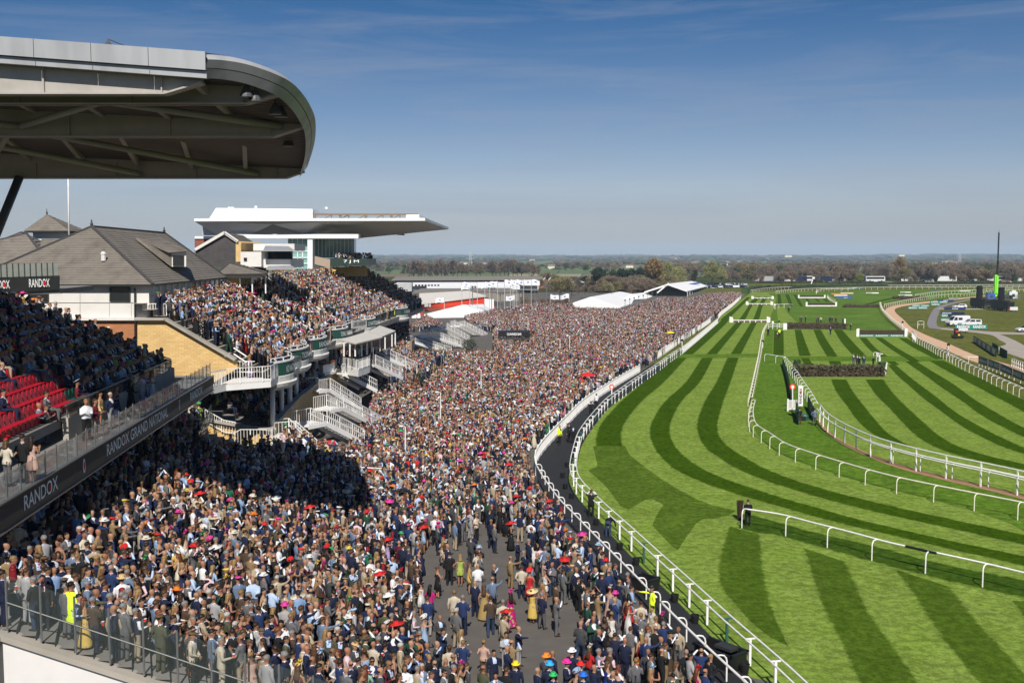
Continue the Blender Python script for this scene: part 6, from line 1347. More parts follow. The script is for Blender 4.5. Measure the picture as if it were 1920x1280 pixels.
track_board('slate blue board with faint lettering at the near corner of the sand track',(1834,686),(1851.5,692),1.15,('oddschecker',),M_GREYB); track_board('dark green double word board beside the slate blue one',(1852,692.2),(1874,700.5),1.15,RX2,M_SIGN); track_board('navy board with a flower emblem and pale lettering',(1874.5,700.7),(1897.5,711.5),1.15,('CloseBrothers',),M_NAVYB); track_board('dark green double word board cut by the frame edge',(1898,711.7),(1935,728),1.15,RX2,M_SIGN)
fb = T('fence','dark boarded fence with pale square panels running down to the gravel','fence',tuple(G(1825,641)))
P_ = resample([G(1825,641),G(1845,654),G(1868,669)],6)
for k,(a,b) in enumerate(zip(P_,P_[1:])):
 mb = MB(); mb.slab([a,b,b + UZ * 1.3,a + UZ * 1.3],(0.08,0.08,0)); fb.part('board',mb,M_SIGN); mb = MB(); c0,c1 = a.lerp(b,0.2) - UY * 0.03 - UX * 0.03,a.lerp(b,0.75) - UY * 0.03 - UX * 0.03; mb.quad(c0 + UZ * 0.2,c1 + UZ * 0.2,c1 + UZ * 1.1,c0 + UZ * 1.1); fb.part('pale_panel',mb,M_ROOFW)
screen('green mesh panels behind the dark boarded fence',[(1860,655),(1871,662)],1.3,2); screen('second pair of green mesh panels behind the dark boarded fence',[(1874,664),(1888,672)],1.3,3)
rail_run('running_rail','white pen rail with dark boards at the gravel corner',gp([(1897,686),(1925,697)]),1.2,'post',1.2,((0,1.2),(0,0.6)),0.05)
rail_run('running_rail','white crossing rail between the steeplechase turf and the sand track',[G(1789,679),G(1812,682),G(1833,683)],3.0,'hoop',1.15,((0,1.15),),0.06)
rail_run('running_rail','white wing rails by the far corner marker',gp([(1451,578),(1475,577),(1486,578)]),2.6,'post',1.3,((0,1.25),),0.08)
rail_run('running_rail','white wing rails left of the low brush fence',[G(1441,618),G(1453,617),G(1470,618)],1.6,'post',1.2,((0,1.2),(0,0.7)),0.06)
rail_run('running_rail','short white rail beside the open birch fence',[G(1710,632),G(1713,636),G(1718,641)],1.5,'post',1.3,((0,1.3),),0.08)
for px in (1720.5,1732):
 g = G(px,616); t = T('goal_frame','small white frame on the infield grass, ' + ('nearer the sand track' if px < 1725 else 'nearer the grey road'),'frame',tuple(g)); mb = MB(); mb.tube([g,g + UZ * 1.7,g + Vector((0.8 if px < 1725 else -0.8,0,1.8))],0.06,5); mb.tube([g + UZ * 1.0,g + Vector((0.6 if px < 1725 else -0.6,0,1.0))],0.05,5); t.part('tube',mb,WHITE)
# vehicles
def wheel(t,c,r_,w,ax):
 mb = MB(); ax = Vector(ax).normalized(); mb.tube([c - ax * w / 2,c + ax * w / 2],r_,14); o = t.part('wheel',mb,M_TYRE); mb = MB(); mb.tube([c - ax * (w / 2 + 0.01),c + ax * (w / 2 + 0.01)],r_ * 0.55,10); t.part('rim',mb,STEEL,parent=o)
def vehicle(name,label,cat,pos,yaw,side,width,mats_,wheels,win=(),ends=(),group=None,wr=0.34):
 """side: closed profile (x forward, z) extruded over the width; win: glazed profiles on both sides; ends: quads across the body"""
 t = T(name,label,cat,tuple(pos),group); M = Matrix.Translation(pos) @ Matrix.Rotation(yaw,4,'Z'); hw = width / 2
 def pl(prof,y0,y1,inset=0.0): return [M @ Vector((x,y0 * (1 - inset * max(0,(z - 0.9))),z)) for x,z in prof] + [M @ Vector((x,y1 * (1 - inset * max(0,(z - 0.9))),z)) for x,z in prof]
 n = len(side); v = pl(side,-hw,hw,0.10); mb = MB(); mb.add(v,[tuple(range(n))[::-1],tuple(range(n,2 * n))] + [(i,(i + 1) % n,n + (i + 1) % n,n + i) for i in range(n)]); t.part('body',mb,mats_)
 for prof in win:
  m_ = len(prof)
  for q in (-1,1): v = [M @ Vector((x,q * (hw * (1 - 0.10 * max(0,z - 0.9)) + 0.012),z)) for x,z in prof]; mb = MB(); mb.add(v,[tuple(range(m_)) if q < 0 else tuple(range(m_))[::-1]]); t.part('window',mb,M_CARG)
 for (x0,z0,x1,z1,m_,nm) in ends:
  k0,k1 = hw * (1 - 0.1 * max(0,z0 - 0.9)) * 0.86,hw * (1 - 0.1 * max(0,z1 - 0.9)) * 0.86; d = Vector((z1 - z0,0,-(x1 - x0))).normalized() * 0.015; d = d if d.x * (x0 + x1) > 0 else -d
  mb = MB(); mb.quad(*[M @ (Vector(p) + d) for p in ((x0,-k0,z0),(x0,k0,z0),(x1,k1,z1),(x1,-k1,z1))]); t.part(nm,mb,m_)
 ax = (M.to_3x3() @ UY)
 for wx in wheels:
  for q in (-1,1): wheel(t,M @ Vector((wx,q * (hw - 0.08),wr)),wr,0.22,ax)
 return t
VAN = [(-2.75,0.45),(-2.75,2.35),(-2.6,2.55),(0.9,2.55),(1.3,2.4),(2.05,1.45),(2.75,1.2),(2.85,0.9),(2.85,0.42)]
vehicle('van','white high roofed van parked behind the double word board','van',G(1796,611),R(192),VAN,1.95,M_CARW,(-1.75,1.95),[[(0.75,1.45),(1.85,1.45),(1.3,2.2),(0.75,2.2)],[(-0.6,1.5),(0.5,1.5),(0.5,2.1),(-0.6,2.1)]],[(2.05,1.45,1.32,2.35,M_CARG,'windscreen'),(2.85,0.5,2.85,0.75,M_TYRE,'bumper')])
PICK = [(-2.6,0.45),(-2.6,1.1),(-2.5,1.75),(-0.9,1.8),(0.1,1.8),(0.85,1.15),(2.3,1.02),(2.55,0.85),(2.55,0.42)]
vehicle('pickup','silver white pickup with a canopy parked beside the white van','pickup',G(1818,612),R(186),PICK,1.8,M_CARW,(-1.6,1.6),[[(-2.3,1.2),(-1.1,1.2),(-1.1,1.65),(-2.25,1.65)],[(-0.85,1.2),(0.6,1.2),(0.05,1.68),(-0.85,1.68)]],[(0.85,1.15,0.12,1.78,M_CARG,'windscreen')])
CARP = [(-2.1,0.4),(-2.1,1.0),(-1.5,1.45),(0.2,1.48),(1.0,1.0),(2.0,0.85),(2.15,0.6),(2.15,0.38)]
CARW_ = [[(-1.4,1.0),(-0.4,1.0),(-0.4,1.38),(-1.25,1.38)],[(-0.3,1.0),(0.8,1.0),(0.2,1.38),(-0.3,1.38)]]
CARE = [(1.0,1.0,0.25,1.46,M_CARG,'windscreen'),(-2.1,1.05,-1.55,1.44,M_CARG,'rear_window')]
vehicle('car','white estate car parked behind the navy emblem board','car',G(1799,578),R(185),CARP,1.75,M_CARW,(-1.3,1.35),CARW_,CARE); vehicle('car','white car cut by the frame edge beside the gravel path','car',G(1924,622.5),R(180),CARP,1.75,M_CARW,(-1.3,1.35),CARW_,CARE); vehicle('car','dark car with an orange light among the teal boards','car',G(1793,595.5),R(180),CARP,1.75,mat('dark_car_paint',(0.02,0.025,0.03),0.3),(-1.3,1.35),CARW_,CARE)
LORRY = [(-4.2,0.7),(-4.2,3.3),(1.3,3.3),(1.3,0.7)]; M_LORRY = mat('dark_lorry_paint',(0.018,0.022,0.02),0.5,var=0.15)
def screen_truck(lab,px,py,spx,sy0,sy1,yaw):
 g = G(px,py); t = T('screen_truck',lab,'lorry',tuple(g)); M = Matrix.Translation(g) @ Matrix.Rotation(R(yaw),4,'Z')
 for nm,c,s_,m in (('cargo_box',(1.2,0,2.1),(5.6,2.5,2.6),M_LORRY),('cab',(-2.7,0,1.75),(1.9,2.4,2.5),M_LORRY),('chassis',(0,0,0.65),(7.6,2.0,0.3),BLACK),('windscreen',(-3.67,0,2.2),(0.04,2.1,0.9),M_CARG),('bumper',(-3.7,0,0.75),(0.08,2.3,0.35),M_TXTR if 'second' in lab else STEEL)):
  mb = MB(); mb.box(M @ Vector(c),s_,R(yaw)); t.part(nm,mb,m)
 for wx in (-2.6,1.6,2.8):
  for q in (-1,1): wheel(t,M @ Vector((wx,q * 1.05,0.5)),0.5,0.3,M.to_3x3() @ UY)
 top = D(spx,sy0,g.y + 0.8); bot = D(spx,sy1,g.y + 0.8); mb = MB(); mb.tube([M @ Vector((1.0,0.6,3.3)),bot],0.3,8); t.part('mast',mb,BLACK)
 w = 10.5 * g.y / _F; c = (top + bot) / 2; mb = MB(); mb.box(c,(w,0.9,top.z - bot.z),R(18)); t.part('screen_back',mb,BLACK); return t
screen_truck('dark lorry carrying a tall big screen seen from its narrow side, nearer the boards',1839,578,1836.5,537,560.5,100); screen_truck('second dark lorry carrying a tall big screen, beside white trailers',1880,583,1877.5,538,563.5,104)
for x0,x1,y0,y1,lb in ((1860,1867,571,579,'white trailer at the left of the second screen lorry'),(1892,1906,575.5,584,'white trailer at the right of the second screen lorry'),(1795.5,1812,615.3,623.5,'white flat trailer box on the gravel path by the mower')):
 g = G((x0 + x1) / 2,y1); t = T('trailer',lb,'trailer',tuple(g)); w = (x1 - x0) * g.y / _F; h = (y1 - y0) * g.y / _F; mb = MB(); mb.box(g + UZ * (h / 2 + 0.25),(w,1.8,h - 0.4),R(-8)); t.part('box',mb,M_CARW)
 for q in (-0.3,0.3): wheel(t,g + Vector((w * q,-0.85,0.25)),0.25,0.2,UY)
mw = T('mower','dark ride-on mower with a red and yellow front by the gravel path','mower',tuple(G(1795,634))); g = mw.l
for nm,c,s_,m in (('deck',(0,-0.6,0.35),(2.0,0.8,0.3),BLACK),('bonnet',(0,0,0.9),(0.9,1.4,0.7),M_LORRY),('seat',(0,0.5,1.3),(0.6,0.5,0.6),M_TXTR),('grille',(0,-0.75,0.75),(0.4,0.1,0.3),M_YEL),('roll_bar',(0,0.8,1.5),(0.9,0.08,0.9),BLACK)):
 mb = MB(); mb.box(g + Vector(c),s_); mw.part(nm,mb,m)
for x in (-0.7,0.7):
 for y in (-0.3,0.8): wheel(mw,g + Vector((x,y,0.35)),0.35,0.3,UX)
cr = T('crane','lime green telescopic crane with a long black jib raised upright','crane',tuple(G(1868,558))); Yc = cr.l.y
mb = MB(); mb.beam(D(1866,556,Yc),D(1867,515,Yc),1.0,1.0); cr.part('boom_base',mb,M_LIME); mb = MB(); mb.beam(D(1868.5,550,Yc - 0.5),D(1870,517,Yc - 0.5),0.75,0.8); cr.part('boom_cylinder',mb,M_LIME)
mb = MB(); mb.beam(D(1869,530,Yc),D(1871,490,Yc),0.62,0.62); mb.beam(D(1871,490,Yc),D(1873,436,Yc),0.45,0.45); mb.tube([D(1873,437,Yc),D(1873.3,431,Yc)],0.06,4); cr.part('jib',mb,BLACK)
mb = MB(); mb.box(cr.l + Vector((0,1,1.3)),(7,2.6,1.4)); cr.part('carrier',mb,mat('grey_carrier',(0.2,0.2,0.2)));
for k in range(4):
 for q in (0,2): wheel(cr,cr.l + Vector((-2.7 + k * 1.8,-0.2 + q,0.6)),0.6,0.4,UY)
cp = T('fence','grey mesh compound fence around blue and white plant beside the crane','fence',tuple(G(1850,565)))
for a,b in (((1848,562),(1862,562)),((1883,562),(1904,563)),((1904,563),(1914,560))):
 pa,pb = G(*a),G(*b); mb = MB(); n = 8
 for k in range(n + 1): p = pa.lerp(pb,k / n); mb.box(p + UZ * 1.0,(0.08,0.08,2.0))
 for z in (0.3,1.9): mb.beam(pa + UZ * z,pb + UZ * z,0.06,0.06)
 cp.part('mesh_panel',mb,STEEL)
for x,y,w,h,m,lb in ((1857,561,3.0,2.2,M_BLUEB,'blue generator inside the mesh compound'),(1898,561,3.2,3.0,M_CARW,'white control cabin inside the mesh compound'),(1888,561,3.6,1.6,DARKST,'dark plant trailer inside the mesh compound')):
 g = G(x,y); t = T('plant_unit',lb,'machinery',tuple(g)); mb = MB(); mb.box(g + UZ * (h * 0.55),(w,1.8,h * 0.9)); mb.box(g + Vector((w * 0.1,0,h * 1.05)),(w * 0.5,1.0,h * 0.25)); t.part('housing',mb,m); mb = MB(); mb.box(g + UZ * 0.1,(w * 1.05,1.9,0.2)); t.part('base',mb,BLACK); mb = MB(); mb.box(g + Vector((0,-0.91,h * 0.5)),(w * 0.35,0.03,h * 0.4)); t.part('vent',mb,M_WIN)
# buckets, troughs and bins
bk = MB(); bk.lathe([(0.15,0.0),(0.20,0.38),(0.215,0.38),(0.215,0.41),(0.185,0.41),(0.14,0.05)],(0,0,0),14); BKM = bk.mesh('bucket',BLACK,False)
hd = MB(); hd.tube([(0.2 * math.cos(R(a)),0.03,0.40 - 0.18 * math.sin(R(a))) for a in range(0,181,30)],0.009,4); HDM = hd.mesh('handle',STEEL)
BK = [(1063,876),(1055,896),(1060,917),(1072,935),(1118,985),(1162,1031),(1193,1059),(1231,1096),(1265,1129),(1303,1168),(1396,1262)]
for i,(px,py) in enumerate(BK):
 o = link('bucket',BKM,None,G(px,py),rnd.uniform(0,6)); link('handle',HDM,o)
 near = ['below the ringed disc end of the path','second from the far end','third from the far end','just behind the standing photographer','between the two photographers','beside the bending man','above the water trough','touching the empty trough','beside the steward in yellow','by the second green rail post','nearest the camera past the long trough'][i]
 tag(o,'black water bucket on the rubber path, ' + near,'bucket','black buckets along the rubber path')
def trough(lab,px,py,L,W_,H,yaw,lid=False):
 g = G(px,py); t = T('trough',lab,'trough',tuple(g)); M = Matrix.Translation(g) @ Matrix.Rotation(R(yaw),4,'Z'); mb = MB()
 for c,s_ in (((0,0,0.06),(L,W_,0.1)),((L / 2,0,H / 2),(0.06,W_,H)),((-L / 2,0,H / 2),(0.06,W_,H)),((0,W_ / 2,H / 2),(L,0.06,H)),((0,-W_ / 2,H / 2),(L,0.06,H))): mb.box(M @ Vector(c),s_,R(yaw))
 t.part('tub',mb,BLACK); mb = MB()
 for c,s_ in (((L / 2 + .03,0,H),(0.12,W_ + 0.18,0.07)),((-L / 2 - .03,0,H),(0.12,W_ + 0.18,0.07)),((0,W_ / 2 + .03,H),(L + .18,0.12,0.07)),((0,-W_ / 2 - .03,H),(L + .18,0.12,0.07))): mb.box(M @ Vector(c),s_,R(yaw))
 t.part('rim',mb,BLACK)
 if lid: mb = MB(); mb.box(M @ Vector((L * 0.12,0.1,H + 0.05)),(L * 0.45,W_ * 0.5,0.12),R(yaw)); t.part('lid',mb,M_FASC)
trough('empty black plastic trough at the opening in the hooped rail',1209,1104,1.05,0.85,0.62,-50); trough('long black trough with folded lids nearest the camera on the path',1350,1243,1.9,1.0,0.7,-50,True)
def bin_(lab,px,py,m,z=0.0,h=1.25):
 g = G(px,py,z); t = T('wheeled_bin',lab,'bin',tuple(g)); mb = MB(); mb.slab([g + Vector((-0.42,-0.3,0.1)),g + Vector((0.42,-0.3,0.1)),g + Vector((0.48,-0.36,h * 0.9)),g + Vector((-0.48,-0.36,h * 0.9))],(0,0.68,0)); t.part('body',mb,m); mb = MB(); mb.slab([g + Vector((-0.52,-0.4,h * 0.9)),g + Vector((0.52,-0.4,h * 0.9)),g + Vector((0.5,0.36,h)),g + Vector((-0.5,0.36,h))],(0,0,0.07)); t.part('lid',mb,m)
 for q in (-0.35,0.35): wheel(t,g + Vector((q,0.25,0.1)),0.1,0.08,UX)
bin_('tall red wheeled bin at the corner of the white pen',774,897,RED); bin_('red bin further up the lawn beside the white steps',800,846,RED); bin_('black wheeled bin standing in the crowd below the bare tarmac',788,1290,BLACK,h=1.1); bin_('red bin at the foot of the nearest white staircase',617,858,RED,z=1.3)
# lawn furniture inside the crowd
gb_ = T('drinks_bar','long black drinks bar kiosk with pale lettering across its top','bar',tuple(G(963,652))); Yb = G(963,652).y
mb = MB(); mb.slab([D(934,641,Yb),D(992,641,Yb),D(992,650,Yb),D(934,650,Yb)],(0,4,0)); gb_.part('counter',mb,BLACK); mb = MB(); mb.slab([D(934,631,Yb),D(994,631,Yb),D(994,622,Yb),D(934,622,Yb)],(0,4.5,0)); gb_.part('fascia',mb,BLACK); mb = MB(); mb.slab([D(936,633,Yb - 1),D(992,633,Yb - 1),D(992,637,Yb - 1.4),D(936,637,Yb - 1.4)],(0,0.1,0)); gb_.part('awning',mb,M_FASC)
for px in (935,964,992): mb = MB(); mb.box(D(px,640,Yb + 0.1),(0.15,0.15,2.4)); gb_.part('post',mb,BLACK)
put_text('GUINNESS BAR',gb_.t,D(964,626.5,Yb - 0.03),UX,2.7,M_TXTW,h=0.45,lift=0.03)
def bush(lab,px,py,w,h,m,seed,n=900,s=0.22):
 g = G(px,py); t = T('bush',lab,'bush',tuple(g)); mb = MB(); q = random.Random(seed)
 for _ in range(n):
  d = Vector((q.gauss(0,1),q.gauss(0,1),q.gauss(0,1))).normalized() * q.uniform(0.55,1.06); P = g + Vector((d.x * w / 2,d.y * w / 2,h * 0.52 + d.z * h / 2)); a = Vector((q.gauss(0,1),q.gauss(0,1),q.gauss(0.4,1))).normalized(); x = a.cross(UZ).normalized(); k = s * q.uniform(0.6,1.4); mb.add([P,P + a * k * 0.5 + x * k * 0.35,P + a * k,P + a * k * 0.5 - x * k * 0.35],[(0,1,2,3)])
 t.part('leaves',mb,m,kind='stuff'); mb = MB(); mb.tube([g,g + UZ * h * 0.5],0.06,5); t.part('stem',mb,M_BIRCH)
M_LEAF = mat('dark_evergreen_leaves',(0.022,0.045,0.012),0.75,var=0.4,scale=3); M_LEAF2 = mat('light_shrub_leaves',(0.075,0.115,0.025),0.75,var=0.4,scale=3)
bush('round clipped dark green bush standing left of the drinks bar',880,662,2.8,2.6,M_LEAF,1); bush('small loose green shrub between the white ramp stairs',828,660,2.2,1.6,M_LEAF2,2,500); bush('small conical green shrub on the lawn below the pavilion stairs',716,712,1.4,1.6,M_LEAF2,3,400)
def parasol(lab,px,pyt,pyb,rpx,m):
 g = G(px,pyb); c = D(px,pyt,g.y); r_ = rpx * g.y / _F; t = T('parasol',lab,'parasol',tuple(g)); mb = MB(); n = 8
 top = c; rim = [c + Vector((r_ * math.cos(2 * math.pi * k / n),r_ * math.sin(2 * math.pi * k / n),-r_ * 0.42)) for k in range(n)]; mid_ = [c + Vector((0.55 * r_ * math.cos(2 * math.pi * k / n),0.55 * r_ * math.sin(2 * math.pi * k / n),-r_ * 0.15)) for k in range(n)]
 mb.add([top] + mid_ + rim,[(0,1 + k,1 + (k + 1) % n) for k in range(n)] + [(1 + k,1 + n + k,1 + n + (k + 1) % n,1 + (k + 1) % n) for k in range(n)] + [(1 + n + k,1 + n + (k + 1) % n,1 + (k + 1) % n) for k in range(0)]); t.part('canopy',mb,m); mb = MB(); mb.tube([g,c],0.04,6); t.part('pole',mb,STEEL)
parasol('red parasol over a red and blue betting pitch by the picket fence',1102,697.5,732,15,RED); parasol('yellow parasol in the packed crowd further up the picket fence',1257,620.5,640,8.5,M_YEL)
pt = T('betting_pitch','red and blue bookmaker stand beneath the red parasol','stall',tuple(G(1098,732))); g = pt.l
for nm,c,s_,m in (('front_board',(-0.6,-0.3,0.8),(0.7,0.1,1.5),RED),('platform',(0.3,0,0.35),(1.4,0.9,0.1),DARKST),('blue_board',(0.7,-0.3,1.1),(0.9,0.08,0.8),M_BLUEB)): mb = MB(); mb.box(g + Vector(c),s_); pt.part(nm,mb,m)
bz = T('barrier','row of dark blue canvas barriers at the edge of the packed crowd','barrier',tuple(G(962,690))); P_ = resample([G(958,696),G(1000,684),G(1022,674)],9)
for a,b in zip(P_,P_[1:]): mb = MB(); mb.slab([a,a.lerp(b,0.93),a.lerp(b,0.93) + UZ * 1.5,a + UZ * 1.7],(0.05,0.25,0)); bz.part('panel',mb,M_BLUE)
for lb,pts in (('white fence crossing the lawn below the blue barriers',[(940,712),(985,697),(1048,672)]),('white fence pen stepping across the middle of the lawn',[(866,748),(905,735),(930,742)]),('white fence near the tall lamp in the crowd',[(806,783),(830,770),(846,766)]),('white pen fence behind the red bin',[(716,888),(735,862),(768,858),(781,872)])): picket(lb,pts,1.2,0.3)
for lb,pts in (('white two bar rail in front of the nearest staircase foot',[(600,889),(650,893),(716,897)]),('white two bar rail below the stairs on the lawn',[(606,862),(640,862),(680,860)])): rail_run('guard_rail',lb,[G(x,y + 10,0.8) for x,y in pts],2.2,'post',1.15,((0,1.12),(0,0.55)),0.045)
def lamp_post(lab,px,pyt,pyb):
 g = G(px,pyb); c = D(px,pyt,g.y); t = T('lamp_post',lab,'lamp post',tuple(g),'white lamp posts in the crowd'); mb = MB(); mb.tube([g,c],[0.065,0.045],8); t.part('pole',mb,WHITE); mb = MB(); mb.tube([c,c + Vector((-0.3,0,0.08))],0.03,5); mb.box(c + Vector((-0.35,0,0.08)),(0.3,0.2,0.1)); t.part('lamp_head',mb,WHITE)
for px,a,b,lb in ((902,693,752,'in the middle of the lawn'),(826,736,812,'nearest the camera, beside the pen'),(975,661,700,'by the blue barriers'),(760,800,880,'beside the pen with the red bin'),(990,595,632,'behind the drinks bar'),(1068,629,668,'right of the blue barriers'),(1050,636,672,'left of the red parasol row')): lamp_post('white lamp post rising from the crowd ' + lb,px,a,b)
# ---------------------------------------------------------------- sheds, marquees, trees, coaches, houses, countryside
M_MARQ = mat('white_marquee_cloth',(0.80,0.80,0.79),0.6,var=0.03,stretch=(0.3,0.3,0.3),dirt=0.08); M_SHEDR = mat('red_cladding',(0.55,0.045,0.015),0.5,var=0.06); M_SHEDG = mat('grey_shed_roof',(0.20,0.18,0.155),0.8,var=0.15,dirt=0.3); M_SHEDC = mat('cream_shed_roof',(0.66,0.62,0.55),0.7,var=0.06,dirt=0.2); M_SHEDB = mat('brown_cladding',(0.15,0.075,0.045),0.7,var=0.15); M_SHEDP = mat('pale_cladding',(0.42,0.43,0.42),0.6,var=0.08,dirt=0.2)
def quadpart(t,nm,m,*pts,th=(0,0.3,0)): mb = MB(); mb.slab([D(*p) for p in pts],th); t.part(nm,mb,m)
rs = T('warehouse','low red clad warehouse with a cream front roof behind the stands','warehouse',tuple(D(850,590,330)))
quadpart(rs,'wall',M_SHEDR,(780,592,318),(930,578,340),(910,556,342),(790,570,318)); quadpart(rs,'base',M_BRR,(790,600,317.5),(910,582,339.5),(910,575,339.5),(790,579,317.5)); quadpart(rs,'front_roof',M_SHEDC,(787,571,316),(912,556.5,341),(878,547,385),(786,552,375),th=(0,0,0.4)); quadpart(rs,'rear_roof',M_SHEDG,(772,550,378),(880,547,386),(976,549,400),(955,541.5,430),(790,542.5,430),th=(0,0,0.4)); quadpart(rs,'side_wall',M_SHEDG,(912,590,342),(978,586,395),(978,550,398),(880,548,386),(912,557,342)); quadpart(rs,'white_end',M_MARQ,(908,588,336),(926,586,337),(926,561,337),(908,560,336)); quadpart(rs,'red_wing',M_SHEDR,(766,596,300),(794,596,300),(790,577,300),(770,580,300))
for a,b in ((796,803),(804,808)): quadpart(rs,'window',M_SHEDP,(a,575.5,316.8),(b,574.8,317.2),(b,569.5,317.2),(a,570,316.8))
bs = T('warehouse','long brown shed with a grey roof and two gabled ends','warehouse',tuple(D(880,530,560)))
quadpart(bs,'wall',M_SHEDB,(740,532,560),(1020,530,560),(1020,524,560),(740,525,560),th=(0,40,0)); quadpart(bs,'roof',M_SHEDG,(734,526,558),(1022,525,558),(1015,518.8,585),(742,520,585),th=(0,0,0.4))
for a,b in ((1018,1027),(1028,1037.5)): quadpart(bs,'gable',M_SHEDB,(a,545,555),(b,545,555),(b,526,555),((a + b) / 2,520.5,555),(a,526,555),th=(0,10,0)); quadpart(bs,'gable_trim',M_MARQ,(a - 0.5,527,554.6),((a + b) / 2,521,554.6),((a + b) / 2,519.5,554.6),(a - 0.5,525,554.6))
quadpart(bs,'annexe',M_BRR,(990,545,550),(1018,545,550),(1018,531,550),(990,532,550),th=(0,10,0))
ws = T('warehouse','row of low pale sheds with white roofs behind the flagpoles','warehouse',tuple(D(860,540,480)))
quadpart(ws,'wall',M_SHEDP,(735,545,470),(1010,543,480),(1010,534,480),(735,536,470),th=(0,30,0)); quadpart(ws,'roof',M_MARQ,(735,536.5,468),(1008,535,478),(985,530,520),(745,531,520),th=(0,0,0.4)); quadpart(ws,'lean_to',M_SHEDP,(740,547,440),(772,546,440),(772,530,440),(740,532,440),th=(0,5,0)); quadpart(ws,'lower_roof',M_MARQ,(800,543.5,440),(975,542,450),(975,537,470),(800,538,465),th=(0,0,0.4))
for k in range(8): quadpart(ws,'window',M_WIN,(778 + k * 6,536.5,467.6),(782 + k * 6,536.5,467.6),(782 + k * 6,533.5,467.6),(778 + k * 6,533.5,467.6),th=(0,0.1,0))
for px in (803,827,877,900): quadpart(rs,'roof_vent',M_SHEDG,(px - 3,543.5,426),(px + 3,543.5,426),(px + 3,540.5,426),(px - 3,540.5,426),th=(0,1,0))
ms = T('shed','pale low shed left of the dark evergreens','shed',tuple(D(1080,535,560))); quadpart(ms,'wall',M_SHEDP,(1048,537,560),(1116,536,560),(1116,529,560),(1048,530,560),th=(0,20,0)); quadpart(ms,'roof',M_SHEDC,(1046,530.5,558),(1118,529.5,558),(1114,526,590),(1052,526.5,590),th=(0,0,0.3))
def marquee(lab,a,b,c,apexL,apexR,eL,eR=None,wall_y=0,group=None):
 """a, b: front eave corners; c: far eave corner; apexes of the gables"""
 t = T('marquee',lab,'marquee',tuple(D(*a))); gz = 0
 A,B,C_,P,Q = D(*a),D(*b),D(*c),D(*apexL),D(*apexR); mb = MB(); mb.add([A,B,P],[(0,1,2)]); mb.add([Vector((A.x,A.y,0)),Vector((B.x,B.y,0)),B,A],[(0,1,2,3)]); t.part('gable_wall',mb,M_MARQ)
 mb = MB(); mb.add([B,C_,Q,P],[(0,1,2,3)]); o = B - A; mb.add([A,P,Q,C_ - o],[(0,1,2,3)]); t.part('roof',mb,M_MARQ); mb = MB(); mb.add([Vector((B.x,B.y,0)),Vector((C_.x,C_.y,0)),C_,B],[(0,1,2,3)]); t.part('side_wall',mb,M_MARQ)
 return t
marquee('long white marquee with a gabled end facing the crowd',(1074,567.5,345),(1163,576,338),(1240,557,470),(1107,556.5,350),(1162,546.5,470),0); mq = marquee('second white marquee running back from the long one',(1166,562,400),(1222,562,420),(1250,553,480),(1182,551.5,410),(1228,545.5,480),0)
mt = T('sign','teal sign hung on the gabled end of the long marquee','sign',tuple(D(1108,578,343))); quadpart(mt,'panel',M_TEALB,(1085,579,344),(1131,580,344),(1131,574.5,344),(1085,573.5,344),th=(0,0.1,0))
for k in range(9): mb = MB(); p = D(1172 + k * 8.5,574 - k * 2.6,348 + k * 12); mb.box(p + UZ * 2.0,(0.5,0.4,0.5)); mb.box(p,(0.12,0.12,4)); mq.part('roof_lamp',mb,M_LAMP)
marquee('wide low white marquee behind the far terrace end',(795,589,285),(905,586,290),(925,580,330),(868,571,300),(905,570,330),0)
for i,px in enumerate((777,785.5,1330,1348)):
 Yt = 285 if i < 2 else 560; yb = 596 if i < 2 else 555; yt = 582.5 if i < 2 else (541 if i == 2 else 545); t = T('tent',['small white pointed tent at the end of the far terrace','smaller white pointed tent beside the first','white tent right of the canopied stand','small white tent beside the coach park'][i],'tent',tuple(D(px,yb,Yt))); w = (9 if i == 0 else 6 if i == 1 else 26 if i == 2 else 16) * Yt / _F; c = D(px,yb,Yt); top = D(px,yt,Yt); h0 = c.z + (top.z - c.z) * 0.3; cs = [Vector((c.x + sx * w / 2,c.y + sy * w / 2,h0)) for sx,sy in ((-1,-1),(1,-1),(1,1),(-1,1))]
 mb = MB(); mb.add(cs + [top],[(0,1,4),(1,2,4),(2,3,4),(3,0,4)]); t.part('roof',mb,M_MARQ); mb = MB(); mb.prism([(p.x,p.y) for p in cs],max(0,c.z),h0); t.part('wall',mb,M_MARQ)
st = T('temporary_stand','temporary grandstand with an arched white roof and dark tiers within','grandstand',tuple(D(1290,560,470)))
pr = [(1212,547,440),(1250,534.5,440),(1288,543,440)]
quadpart(st,'roof',M_MARQ,(1288,547,438),(1327,537,560),(1300,527.5,570),(1250,534,440),th=(0,0,0.3)); quadpart(st,'roof',M_MARQ,(1250,534,440),(1300,527.5,570),(1262,531,570),(1208,548,440),th=(0,0,0.3))
quadpart(st,'tiers',M_WIN,(1236,556,446),(1288,562,446),(1288,547,446),(1250,537,446),(1222,547,446),th=(0,90,0));
for k in range(9): px = 1289 + k * 4.4; Yk = 438 + k * 15; mb = MB(); mb.beam(D(px,564 - k * 1.6,Yk),D(px,547 - k * 1.2,Yk),0.35,0.35); st.part('column',mb,M_SHEDP)
mb = MB(); mb.beam(D(1232,549,438),D(1254,531,438),0.5,0.5); mb.beam(D(1208,548,438),D(1248,535.5,438),0.5,0.5); st.part('truss',mb,M_MARQ)
quadpart(st,'roof_lettering',M_BLUEB,(1284,536.5,500),(1312,531.5,540),(1313,530.3,545),(1285,534.8,505),th=(0,0,0.5))
